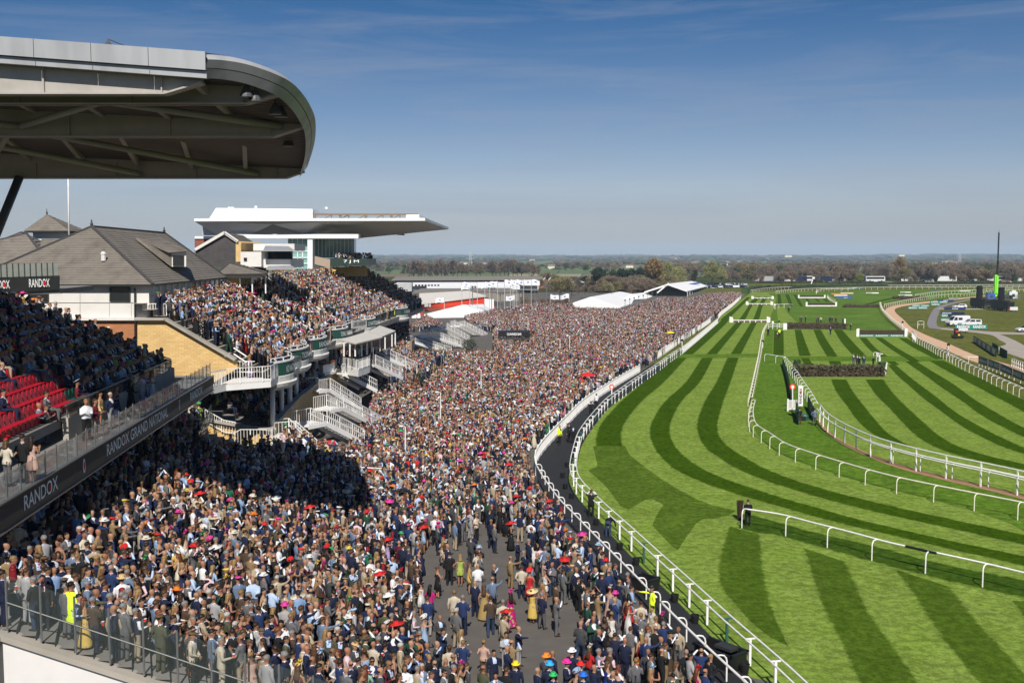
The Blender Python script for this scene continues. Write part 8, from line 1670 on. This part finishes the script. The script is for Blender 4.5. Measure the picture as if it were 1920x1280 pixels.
# ridge of hills with its woods
def ridge_h(px,Y):
 return 0
hm_ = mat('wooded_hills',(0.055,0.060,0.040),0.95,var=0.6,scale=0.004,dirt=0.4)
for lvl,(Y0,Y1,ytop,amp,sd_) in enumerate(((4300,6500,481.5,1.6,3),(6500,9500,479.0,2.2,4))):
 hr = np.random.default_rng(sd_); ph = hr.uniform(0,6.28,14); cols = 260; mb = MB(); rows = 8; vs_ = []
 for r in range(rows):
  f = r / (rows - 1); Y = Y0 + (Y1 - Y0) * f
  for c in range(cols):
   px = -500 + c * 3000 / (cols - 1); hgt = 17 + (480 - ytop) * Y1 / _F; wv = sum(math.sin(px * 0.004 * (i + 1) ** 1.25 + ph[i]) / (i + 1) ** 0.8 for i in range(12)); H = max(1.0,hgt + wv * amp * Y1 / _F * 0.55); vs_.append(((px - 960) / _F * Y,Y,H * (math.sin(f * math.pi / 2) ** 1.5) - 0.02))
 mb.add(vs_,[(r * cols + c,r * cols + c + 1,(r + 1) * cols + c + 1,(r + 1) * cols + c) for r in range(rows - 1) for c in range(cols - 1)]); struct('hills',mb,hm_,smooth=True)
 pts = []
 for i in range(1500):
  px = hr.uniform(200,2050); f = hr.uniform(0.15,1.0); Y = Y0 + (Y1 - Y0) * f; wv = sum(math.sin(px * 0.004 * (i_ + 1) ** 1.25 + ph[i_]) / (i_ + 1) ** 0.8 for i_ in range(12)); hgt = 17 + (480 - ytop) * Y1 / _F; H = max(1.0,hgt + wv * amp * Y1 / _F * 0.55) * (math.sin(f * math.pi / 2) ** 1.5)
  pts.append(((px - 960) / _F * Y,Y,H - 3,hr.uniform(12,40),hr.uniform(8,16),WC[hr.choice(6,p=[.25,.2,.2,.2,.05,.1])]))
 wood('woodland',['wooded lower slopes of the far hills','tree line along the skyline hills'][lvl],pts,30 + lvl)
FH = []; hw = random.Random(6)
for i,(px,py) in enumerate(((1478,482),(1612,498),(1622,496),(1632,495),(1640,497),(1752,497),(1770,494),(1780,493),(1786,495),(1858,499),(1880,498),(1895,499),(1842,502),(1028,503),(1035,504),(998,490),(905,496),(960,500),(1180,502),(1230,497),(1300,496),(1262,487),(1690,480.5),(1368,497),(1450,505),(870,496),(915,499))):
 Yd = min(3600,max(900,17 * _F / max(5.5,py - 480))); g = G(px,py) if py > 486 else D(px,py,3600); Yd = g.y; s_ = Yd / 1000; t = T('farmhouse','','house',tuple((g.x,g.y,max(0,g.z))),'white houses far out in the fields'); mb = MB(); w = hw.uniform(6,13) * max(1,s_ * 0.6); h = 3.2 * max(1,s_ * 0.45); b0 = t.l; mb.box(b0 + UZ * h / 2,(w,6,h)); t.part('wall',mb,M_RENDER); mb = MB(); mb.add([b0 + Vector((-w / 2,-3.3,h)),b0 + Vector((w / 2,-3.3,h)),b0 + Vector((w / 2,0,h * 1.7)),b0 + Vector((-w / 2,0,h * 1.7)),b0 + Vector((-w / 2,3.3,h)),b0 + Vector((w / 2,3.3,h))],[(0,1,2,3),(3,2,5,4),(0,3,4),(1,5,2)]); t.part('roof',mb,hw.choice([M_SHEDG,M_TILE,M_TILER]))
 FH.append((px,py,t.t))
for i,(px,py,t) in enumerate(sorted(FH,key=lambda q: q[0])): t['label'] = 'tiny pale farmhouse ' + ('high on the hill slope' if py < 490 else 'in the far fields' if py < 500 else 'beside the nearest fields') + ', ' + (ORDN[i] + ' from the left end' if i < 14 else (ORDN[26 - i] + ' from the right end'))
# haze
hz,hn,hl,hb_ = new_mat('haze'); hn.remove(hb_); pv_ = hn.new('ShaderNodeVolumePrincipled'); pv_.inputs['Density'].default_value = 0.00009; pv_.inputs['Color'].default_value = (0.58,0.79,1.0,1); pv_.inputs['Anisotropy'].default_value = -0.2; hl.new(pv_.outputs[0],hn['Material Output'].inputs['Volume'])
mb = MB(); mb.box((0,5500,59),(26000,11400,122)); o = obj('haze',mb,hz); o['kind'] = 'stuff'
# ---------------------------------------------------------------- the crowd: who stands where
def inpoly(x,y,poly):
 px = np.array([p[0] for p in poly]); py = np.array([p[1] for p in poly]); r = np.zeros(len(x),bool); j = len(poly) - 1
 for i in range(len(poly)):
  c = ((py[i] > y) != (py[j] > y)) & (x < (px[j] - px[i]) * (y - py[i]) / (py[j] - py[i] + 1e-12) + px[i]); r ^= c; j = i
 return r
nrg = np.random.default_rng(5)
def scatter(poly,s,jit=0.42):
 px = [p[0] for p in poly]; py = [p[1] for p in poly]
 gx,gy = np.meshgrid(np.arange(min(px),max(px),s),np.arange(min(py),max(py),s)); gx = gx.copy(); gx[1::2] += s / 2
 x = (gx + nrg.uniform(-jit,jit,gx.shape) * s).ravel(); y = (gy + nrg.uniform(-jit,jit,gy.shape) * s).ravel()
 k = inpoly(x,y,poly); return x[k],y[k]
PEOPLE = []; TAKEN = []
def person_at(px,py,z,face,where,**kw):
 p = G(px,py,z); d = new_person(p,R(face),where=where,**kw); d['fixed'] = True; PEOPLE.append(d); TAKEN.append((p.x,p.y)); return d
def free(x,y,r_=0.5): return all((x - a) ** 2 + (y - b) ** 2 > r_ * r_ for a,b in TAKEN)
HC = lambda n,c: (n,c,1)
# people who can be told one by one: px, py are where the feet stand
for px,py,f,hc in ((967,1325,80,HC('yellow',(0.80,0.58,0.02))),(1024,1312,60,HC('orange',(0.85,0.22,0.02))),(1030,1330,100,HC('sky blue',(0.03,0.35,0.75))),(1037,1344,70,HC('green',(0.03,0.42,0.10))),(1062,1322,-20,HC('pink',(0.78,0.03,0.30))),(1088,1322,95,HC('red',(0.72,0.02,0.02))),(1093,1350,85,HC('royal blue',(0.02,0.14,0.62))),(1072,1300,40,HC('white',(0.75,0.76,0.8)))):
 person_at(px,py,0,f,'',key='m1' if px != 967 else 'm0',top=prng.choice(['navy','charcoal','navy']),hat='trilby',hatc=hc,label=f'man in a bright {hc[0]} trilby standing among friends in coloured hats')
def note(px,py,f,label,key,z=0.0,**kw): return person_at(px,py,z,f,'',key=key,label=label,**kw)
note(1143,1163,60,'woman in blush pink strapless midi dress seen from behind, red hair','w0',top='blush',hair='bun',hairc='red',hat='fascinator',hatc=HC('grey',(0.45,0.42,0.42)))
note(1112,1160,70,'woman in strapless black midi dress with pinned up dark hair','w2',top='black',hair='bun',hairc='dark brown',hat=None)
note(1178,1178,100,'woman in a tight red dress close to the hooped crowd rail','w0',top='red',hair='long',hairc='black',hat=None)
note(1090,1227,40,'man in navy blazer and beige trousers filming the crowd on open tarmac','m1',top='navy',bot='beige',hair='short',hat=None)
note(1146,1218,80,'woman in white and blue patterned sundress among the suits','w4',top='white',hairc='blonde',hair='bun',hat=None,floral=True)
note(993,1132,75,'woman in red dress and big red hat on the open tarmac','w1',top='red',hat='saucer',hatc=HC('red',(0.65,0.02,0.02)),hair='bun')
note(998,1168,60,'woman in yellow dress and wide straw hat on the open tarmac','w2',top='yellow',hat='sunhat',hatc=HC('straw',(0.6,0.47,0.22)),hair='bun')
note(1017,1160,200,'woman in blush dress facing the camera beside the yellow dress','w1',top='blush',hairc='blonde',hat=None,hair='long')
note(1022,1130,210,'woman in white dress with pink fascinator and long black hair','w4',top='white',hairc='black',hair='long',hat='fascinator',hatc=HC('pink',(0.7,0.4,0.5)))
note(957,1177,110,'woman in magenta patterned dress and magenta hat walking away','w0',top='magenta',floral=True,hair='long',hairc='dark brown',hat='fascinator',hatc=HC('magenta',(0.6,0.01,0.25)))
note(920,1192,95,'man in brown jacket and jeans walking away on the tarmac','m6',top='brown',bot='denim',hat=None,hair='short')
note(943,1197,95,'man in pale beige suit walking away beside the brown jacket','m6',top='cream',bot='beige',hat=None,hair='short')
note(908,1163,80,'woman in long gold satin dress with long brown hair','w0',top='gold',hair='long',hairc='brown',hat=None)
note(825,1226,-60,'bald man in black suit and blue shirt holding a racecard alone','m2',top='charcoal',bot='black',shirt='pale blue',hair='bald',hat=None)
note(802,1192,80,'man in navy blazer and white trousers on the tarmac','m1',top='dark blue',bot='pale grey',hat=None,hair='short')
note(852,1178,85,'man in cream suit and tan shoes on open tarmac','m0',top='cream',bot='beige',hat=None,hair='short')
note(868,1190,70,'grey haired man in dark blue jacket beside the cream suit','m2',top='dark blue',bot='navy',hat=None,hair='short',hairc='grey')
note(788,1262,60,'man in black overcoat facing away near the black bin','m0',top='black',bot='black',hat=None,hair='short')
note(868,1278,70,'man in bright navy suit chatting in a ring of friends','m2',top='dark blue',bot='navy',hair='short',hat=None)
note(907,1272,80,'woman in blush top and long olive skirt seen from behind','w3',top='blush',bot='brown',hairc='blonde',hair='bun',hat=None)
note(926,1298,-70,'man in navy suit and sunglasses walking towards the camera','m6',top='navy',hat=None,hair='short')
note(843,1290,85,'man in pale beige blazer with cropped dark hair','m0',top='cream',hat=None,hair='short')
note(863,1100,100,'woman in lime green short dress on the tarmac','w4',top='lime',hairc='blonde',hair='bob',hat=None)
note(843,1097,95,'tall man in black suit beside the lime green dress','m0',top='black',bot='black',hat=None,hair='short')
note(1013,1080,100,'man in red and white striped top on the tarmac','m8',shirt='pale pink',hat=None)
note(1022,1082,80,'man in pale blue grey jacket and beige trousers by the hooped rail','m0',top='blue grey',bot='beige',hat=None,hair='short',hairc='grey')
note(1040,1096,100,'man in dark navy suit standing alone beside the rail crowd','m0',top='navy',bot='navy',hat=None)
note(978,1122,85,'man in pale jacket and navy trousers talking to a man in blue','m2',top='cream',bot='navy',hat=None,hair='short')
note(995,1120,160,'man in bright blue jacket facing the pale jacket','m2',top='sky blue',bot='navy',hat=None,hair='short',hairc='fair')
# stewards, groundstaff and photographers
HIVIS = ('hi-vis yellow',(0.72,0.95,0.03),1)
def staff(px,py,f,label,me=None,key='m0',group=None,z=0.0,**kw): d = person_at(px,py,z,f,'',key=key,label=label,**kw); d['mesh'] = me; return d
def hi(d): d['top'] = HIVIS; d['pat'] = HIVIS[1]; d['shirt'] = ('black',(0.02,0.02,0.02),1); d['bot'] = ('black',(0.012,0.012,0.014),1); return d
hi(staff(1222,1168,190,'steward in long hi-vis yellow coat reaching over the hooped crowd rail',STEWARD_ARM,hat='cap',hatc=HC('black',(0.012,0.012,0.012)),hair='short'))
hi(staff(1049,833,-40,'steward in hi-vis yellow jacket standing on the black path',None,'m0',hat=None,hair='bald'))
s_ = hi(person_at(100,1222,5.05,70,'',key='m2',label='steward in long hi-vis yellow coat behind the end balustrade',hat=None,hair='bun')); s_['mesh'] = STEWARD; s_['p'].y = 32.0; s_['p'].z = terrace_z(s_['p'].x,32.0); s_['hairc'] = ('black',(0.01,0.01,0.01),1)
for px,py,f,lab,ky in ((1067,830,150,'policeman in black vest looking at the crowd from the black path','m4'),(1075,832,-100,'policewoman in black vest resting an arm on the double rail','m10'),(1108,783,95,'photographer in black jacket crouched against the double rail','m9'),(1118,766,60,'man in white shirt standing behind the crouched photographer','m8'),
  (1108,970,75,'photographer in black jacket aiming a camera over the double rail','m9'),(1402,985,88,'groundsman in black jacket standing by the end of the single rail','m1')):
 d = staff(px,py,f,lab,None,ky,top='black',bot='black',shirt='pale blue' if 'police' in lab else 'white',hair='short',hat='cap' if 'police' in lab else None,hatc=HC('black',(0.01,0.01,0.012)))
staff(1140,1007,70,'man in jeans bending over beside the double rail',BENDER,'m0',top='black',bot='denim',hair='short',hat=None)
M_IN = [(1499,795,100,'groundsman with black jacket and tan trousers beside the winning post','m1','black','brown'),(1527,797,60,'groundsman in patterned jacket leaning on the hooped rail by the winning post','m2','blue grey','charcoal'),(1489,704,100,'man in black stooping at the left end of the big brush fence','m1','black','black'),
  (1600,684,-90,'woman in white trousers behind the big brush fence','m4','charcoal','pale'),(1607,686,-90,'man in grey suit behind the big brush fence','m1','charcoal','black'),(1611,686,-70,'man in black suit in the trio behind the big brush fence','m1','black','black'),(1619,687,-80,'man in jeans and navy jacket behind the big brush fence','m2','navy','denim'),(1637,688,0,'man in black behind the tall post of the big brush fence','m1','black','black'),
  (1775,672,-90,'spectator beside the sand track by the distance post','m3','charcoal','beige'),(1440,629,100,'fence attendant in black by the middle running rail','m0','black','black'),(1457,638,-90,'person in tan coat on the dark grass strip','m6','brown','brown'),(1461,631,90,'attendant in yellow bib on the dark grass strip','m0','yellowish','black'),(1557,627,-90,'man in white shirt walking down the striped turf','m6','black','navy'),(1595,619,-60,'man in black walking past the end of the far brush fence','m6','black','black'),
  (1500,605,0,'attendant at the head of the pair by the far brush fence','m0','charcoal','black'),(1503,605,180,'second attendant of the pair by the far brush fence','m2','navy','black'),(1510,605,0,'attendant with camera beside the far brush fence','m9','black','black'),(1531,605,180,'attendant in grey behind the middle of the far brush fence','m0','grey','black'),(1534,606,0,'attendant in black behind the middle of the far brush fence','m0','black','black'),(1539,606,90,'attendant in white behind the middle of the far brush fence','m0','cream','black'),
  (1556,606,90,'attendant in navy behind the far end of the brush fence','m0','navy','black'),(1560,606,180,'attendant in black jacket near the far end of the brush fence','m2','black','black'),(1567,606,90,'attendant in pink behind the far end of the brush fence','m0','maroon','navy'),(1580,606,0,'last attendant at the white end post of the far brush fence','m0','grey','black'),(1479,586,90,'person in black on the dark strip by the far rails','m0','black','black')]
for px,py,f,lab,ky,tp,bt in M_IN:
 d = staff(px,py,f,lab,None,ky,top=tp if tp != 'yellowish' else 'beige',bot=bt if bt != 'pale' and bt != 'charcoal' else 'grey',hair='short',hat=None)
 if tp == 'yellowish': d['top'] = HIVIS
# people on the near balcony and gangway
NB = [(38,826,9.0,60,'m6','navy','man in navy suit climbing the balcony steps by the red seats'),(75,832,9.0,20,'m2','blue grey','bald man in pale blue blazer leaning on the balcony rail'),(88,832,9.0,10,'m1','charcoal','dark haired man leaning on the rail beside the pale blue blazer'),
 (45,905,9.0,80,'m0','black','man in black suit behind the lettered balcony glass'),(62,905,9.0,75,'w1','blush','woman in pale pink suit with long blonde hair behind the balcony glass'),(15,912,9.0,70,'w3','cream','blonde woman in cream jacket with red hair flower on the balcony'),(180,820,9.0,0,'w3','burgundy','woman in burgundy at the balcony glass above the lettering'),
 (247,760,9.0,20,'m3','bottle green','man in green sitting low behind the balcony glass'),(270,756,9.0,30,'w5','cobalt','woman in dark blue top on the balcony walkway past the lettering')]
for px,py,z,f,ky,tp,lab in NB: person_at(px,py,z,f,'',key=ky,top=tp,label=lab,**({'hair': 'bald'} if 'bald' in lab else {}))
# terrace faces near the end balustrade
for px,py,z,f,ky,tp,bt,lab in ((208,1268,4.3,60,'m0','grey','grey','man in pale grey suit standing at the end balustrade'),(183,1256,4.6,75,'m0','beige','navy','man in pale tan blazer with straps of shadow across his back'),(132,1240,5.0,70,'m1','brown','navy','man in brown tweed jacket beneath the steward'),(303,1292,3.4,60,'m2','olive','olive','grey haired man in olive suit with his hand on the balustrade'),(112,1236,5.1,40,'w0','yellow','black','woman in yellow dress beside the steward'),(160,1100,4.0,40,'m1','pale grey','denim','man in pale checked jacket at the gangway glass'),(112,1095,5.2,250,'w0','taupe','black','woman in long patterned lace gown on the dark gangway'),(275,1186,3.0,60,'w0','gold','black','woman in tan coat with a red flower in her hair'),(256,945,4.6,80,'m10','cream','beige','man in cream jacket pointing over the shaded terrace')):
 d = person_at(px,py,z,f,'',key=ky,top=tp,**({'bot': bt} if VAR[VI[ky]]['sex'] == 'm' else {}),label=lab); d['p'].y = max(d['p'].y,31.75); d['p'].z = max(z - 0.4,terrace_z(d['p'].x,d['p'].y))
P2 = lambda pts: [tuple(G(x,y))[:2] for x,y in pts]
W0L = [tuple(p)[:2] for p in offs(gp(W0,n=4),0.75)]
main = W0L + P2([(1215,686),(1278,642),(1298,629),(1330,606),(1344,596),(1372,574),(1388,561),(1392,556)])
main += P2([(1372,553),(1345,554),(1325,558),(1292,566),(1240,564),(1168,587),(1080,585),(1062,572),(1000,574),(870,602),(900,640),(860,672),(760,700),(700,735),(690,800),(640,880),(600,905)]) + [(-10.2,80)] + [(x,y) for x,y in arc(FOOT + 0.0,31.5,78)][::-1]
zones = [((36,60),0.86),((60,85),0.70),((85,130),0.68),((130,200),0.80),((200,300),1.0),((300,560),1.3)]
gap = P2([(800,1040),(985,1010),(1000,1100),(1090,1180),(1080,1300),(830,1330),(790,1200)]); gap2 = P2([(900,900),(960,930),(985,1040),(820,1060),(850,980)])
POL = []
for (ya,yb),s in zones:
 x,y = scatter(main,s) if False else (None,None)
 bx0,bx1 = min(p[0] for p in main),max(p[0] for p in main)
 xx,yy = scatter([(bx0,ya),(bx1,ya),(bx1,yb),(bx0,yb)],s); k = inpoly(xx,yy,main); xx,yy = xx[k],yy[k]
 drop = (inpoly(xx,yy,gap) & (nrg.random(len(xx)) < 0.70)) | (inpoly(xx,yy,gap2) & (nrg.random(len(xx)) < 0.34)) | (nrg.random(len(xx)) < 0.04)
 for a,b in zip(xx[~drop],yy[~drop]): POL.append((a,b,0.0,'lawn'))
# the near terrace
x,y = scatter([(-24,31.55),(4,31.55),(4,38),(-24,38)],0.60); x2_,y2_ = scatter([(-24,38.3),(4,38.3),(4,78),(-24,78)],0.70); x = np.concatenate([x,x2_]); y = np.concatenate([y,y2_])
for a,b in zip(x,y):
 r_ = math.hypot(a - CX,b - CY)
 if FOOT < r_ < 158.0 and a > XL(b) - 4.5 and not (375 < proj((a,b,terrace_z(a,b) + 1.8))[0] < 530 and (b > 72.8 or proj((a,b,terrace_z(a,b) + 1.8))[1] < 812)): POL.append((a,b,terrace_z(a,b),'terrace'))
KEEP = 0
AVOID = [tuple(G(x,y))[:2] + (r_,) for x,y,r_ in ((788,1268,1.1),(1147,760,0.5))]
crowd_pts = []
for a,b,z,w in POL:
 if b < 75 and not free(a,b,0.55): continue
 if any((a - q[0]) ** 2 + (b - q[1]) ** 2 < q[2] ** 2 for q in AVOID): continue
 base = 35 if b < 80 else 20
 f = nrg.normal(base,38) if nrg.random() < 0.8 else nrg.uniform(0,360)
 crowd_pts.append((a,b,z,math.radians(f),False,w))
for k in range(7): yy = 45.5 + k * 1.9 + nrg.uniform(-0.7,0.7); crowd_pts.append((XL(yy) - 0.6 - nrg.uniform(0,0.9),yy,8.98,nrg.normal(0.2,0.8),False,'balcony'))
# raked upper terraces, lower deck, seats, balconies
for y0,y1,dep in ((76.8,117,9.6),(118.4,183,11.2)):
 Y = y0
 while Y < y1:
  for i in range(int(dep / UP_T)):
   if nrg.random() < 0.88 and not (103.8 < Y < 107.6 and y0 < 100) and not (119.6 < Y < 123):
    d_ = 0.4 + (i - 0.5) * UP_T + nrg.uniform(-0.15,0.15); yy = Y + nrg.uniform(-0.2,0.2); x_ = xf(yy) - d_
    if i == 0 or d_ > 0: crowd_pts.append((x_,yy,upper_z(x_,yy),nrg.normal(0.25,0.45),False,'upper terrace'))
  Y += 0.6
 for b_ in BAYS:
  if y0 < b_ < y1:
   for k in range(7): crowd_pts.append((xf(b_) + nrg.uniform(0,0.75),b_ + nrg.uniform(-2,2),UP_Z,nrg.normal(0.2,0.4),False,'upper terrace'))
Y = 78.8
while Y < 118:
 for i in range(9):
  if nrg.random() < 0.8: x_ = xf(Y) - 0.7 - i * 0.95; crowd_pts.append((x_,Y + nrg.uniform(-0.2,0.2),3.95 + i * 0.33,nrg.normal(0.2,0.4),nrg.random() < 0.6,'lower deck'))
 Y += 0.72
for k,(d_,p,i,Y) in enumerate(SEATS):
 if nrg.random() > (0.14 if red_seat(p) else 0.84): continue
 crowd_pts.append((p.x + 0.05,p.y,p.z,nrg.normal(0.15,0.25),True,'seats'))
for k in range(60): crowd_pts.append((-26.2 - nrg.uniform(0,1.2),78.4 + k * 0.37,12.32,nrg.normal(0.2,0.4),False,'verandah'))
a_,b_ = D(622,484,153),D(690,484,155)
for k in range(70): p = a_.lerp(b_,nrg.random()); crowd_pts.append((p.x,p.y + nrg.uniform(0.3,4),p.z - 1.0,nrg.normal(-0.5,0.5),False,'far balcony'))
x,y = scatter(P2([(700,735),(760,700),(860,672),(860,640),(800,600),(740,640),(705,690)]),0.85)
for a,b in zip(x,y): crowd_pts.append((a,b,0.0,nrg.normal(0.3,0.6),False,'lawn'))
x,y = scatter([(xf(130) - 6,124),(xf(130) + 8,124),(xf(180) + 8,200),(xf(180) - 8,200)],0.95)
for a,b in zip(x,y): crowd_pts.append((a,b,1.6 + max(0,(xf(min(b,180)) + 4 - a)) * 0.25,nrg.normal(0.3,0.5),False,'lawn'))
for st_,n_,zz in (((D(646,668,112),D(690,660,118)),26,None),):
 for k in range(n_): p = st_[0].lerp(st_[1],nrg.random()); crowd_pts.append((p.x + nrg.uniform(-1,1),p.y + nrg.uniform(-1.5,1.5),p.z - 0.9,nrg.normal(0.2,0.5),False,'pavilion'))
for k in range(5): crowd_pts.append((xf(78) - 0.7 - k * 0.7 - 0.8,76.9,8.0,nrg.normal(-0.9,0.4),False,'balcony'))
# largest in the picture become people of their own, the rest one mass
cand = []
for c in crowd_pts:
 q = proj((c[0],c[1],c[2] + 1.0))
 if not (-25 < q[0] < 1945 and q[1] < 1300): continue
 if 150 < c[1] < 232 and 766 < q[0] < 925 and 598 < q[1] < 662 and c[5] == 'lawn' and c[0] < -2: continue
 sz = 1.75 * _F / q[2] * (0.72 if c[4] else 1.0)
 cand.append((sz,c,q))
cand.sort(key=lambda t: -t[0])
N_OWN = max(150,322 - len(PEOPLE))
own = [c for s_,c,q in cand[:N_OWN]]; mass = [c for s_,c,q in cand[N_OWN:]]
for c in own:
 kw = {}
 d = new_person((c[0],c[1],c[2]),c[3],seated=c[4],**kw); d['where'] = c[5]; PEOPLE.append(d)
# labels: look first, then hair or hat, then what they do, then where and beside whom
def place_of(d):
 p = d['p']; q = proj(p); w = d['where']
 if w == 'balcony': return 'on the balcony walkway behind the lettering'
 if w == 'seats': return 'on the shaded seats behind the lettered balcony'
 if w == 'terrace': return 'on the near terrace' if proj((p.x,p.y,p.z + 1))[0] > 260 else 'on the terrace by the end balustrade'
 if q[0] > 1080: return 'near the hooped crowd rail'
 if q[0] > 800: return 'on the open tarmac'
 return 'at the foot of the near terrace'
used_l = {}
plain = [d for d in PEOPLE if not d['label']]
for d in PEOPLE:
 if d['label']: used_l[d['label']] = 1
NEAR_W = lambda d: sorted((o for o in PEOPLE if o is not d),key=lambda o: (o['p'] - d['p']).length)
wc = lambda s: len(s.replace(',','').split())
for d in plain:
 s,h,a = describe(d); pl = place_of(d); opts = [s + h,s + h + (', ' + a if a else ''),s + h + ' ' + pl,s + ', ' + (a or 'standing') + ' ' + pl]
 for o in NEAR_W(d)[:6]:
  nb = ('woman in ' + o['top'][0] if o['sex'] == 'w' else 'man in ' + (o['shirt'][0] + ' shirt' if o['key'] == 'm8' else o['top'][0]))
  opts += [s.split(',')[0] + h + ', beside ' + nb,s.split(',')[0] + h + ', ' + (a + ' ' if a else '') + 'beside ' + nb + (' in ' + o['hatc'][0] + ' hat' if o['hat'] else '')]
 for o in opts:
  if wc(o) <= 16 and o not in used_l: d['label'] = o; break
 else: d['label'] = opts[0]
 used_l[d['label']] = 1
for d in PEOPLE: d['final'] = d['label']; build_person(d)
cup_m = MB().lathe([(0.034,0),(0.046,0.13),(0.042,0.13),(0.031,0.02)],(0,0,0),10).mesh('cup',RED); lid_m = MB().lathe([(0.048,0.128),(0.048,0.137),(0.01,0.137)],(0,0,0),10).mesh('rim',WHITE); cups = 0
for d in sorted(PEOPLE,key=lambda d: d['p'].length):
 if d['key'] == 'm2' and not d['mesh'] and cups < 14 and wc(d['label']) <= 10:
  cups += 1; p = d['p'] + Matrix.Rotation(d['face'] - math.pi / 2,3,'Z') @ Vector((0.15,0.36,1.10)) * d['scale']; o = link('paper_cup',cup_m,None,p); link('rim',lid_m,o); tag(o,'red paper cup held by the ' + d['label'],'cup','red paper cups')
# the mass of the crowd: points that carry a figure, its turn, size and colours
fig_col = bpy.data.collections.new('crowd_figures'); FIG = []
def figure(vi,hair,hat_):
 v = VAR[vi]; me = v['far'].copy(); bm = bmesh.new(); bm.from_mesh(me)
 for extra in ([HAIRS[hair][0]] if hair else []) + ([HATS[hat_]] if hat_ else []):
  t = extra.copy(); t.transform(Matrix.Translation((0,0,-0.44 if v['seated'] else 0))); bm.from_mesh(t)
 bm.to_mesh(me); bm.free(); me.polygons.foreach_set('use_smooth',[True] * len(me.polygons)); o = bpy.data.objects.new('figure_%03d' % len(FIG),me); fig_col.objects.link(o); FIG.append((v['sex'],v['seated'])); return len(FIG) - 1
for i,v in enumerate(VAR):
 if v['sex'] == 'm':
  for h,ht in (('short',None),('curly',None),('fringe',None),(None,None)) + ((('short','cap'),) if i % 3 == 0 else ()) + ((('short','trilby'),) if i % 4 == 1 else ()): figure(i,h,ht)
 else:
  for h,ht in (('long',None),('bob',None),('bun',None),('long','fascinator'),('bun','saucer')) + ((('bob','sunhat'),) if i % 2 else ()): figure(i,h,ht)
pools = {}
for i,(sx_,se) in enumerate(FIG): pools.setdefault((sx_,se),[]).append(i)
n = len(mass); vid = np.zeros(n,np.int32); rot = np.zeros((n,3),np.float32); scl = np.ones(n,np.float32); C = {k: np.ones((n,4),np.float32) for k in ('c_skin','c_top','c_bot','c_shirt','c_hair','c_hat','c_tie','c_pat')}
for i,c in enumerate(mass):
 se = c[4]; d = new_person((c[0],c[1],c[2]),c[3],seated=se); pool = pools[(d['sex'],se)]
 vid[i] = pool[prng.randrange(len(pool))]; rot[i,2] = c[3] - math.pi / 2; scl[i] = d['scale']
 for k,x in colours(d).items(): C[k][i,:3] = x
crowd = scatter_obj('crowd',scatter_group('place_figures',fig_col),[(c[0],c[1],c[2]) for c in mass],vid,rot,np.repeat(scl[:,None],3,1) * np.array([1.1,1.1,1.0])); pm_ = crowd.data
for k,a in C.items(): pm_.attributes.new(k,'FLOAT_COLOR','POINT').data.foreach_set('color',a.ravel())
crowd['label'] = 'dense crowd of racegoers in suits and dresses filling the lawn and terraces'; crowd['category'] = 'crowd'
print('people',len(PEOPLE),'mass',n)
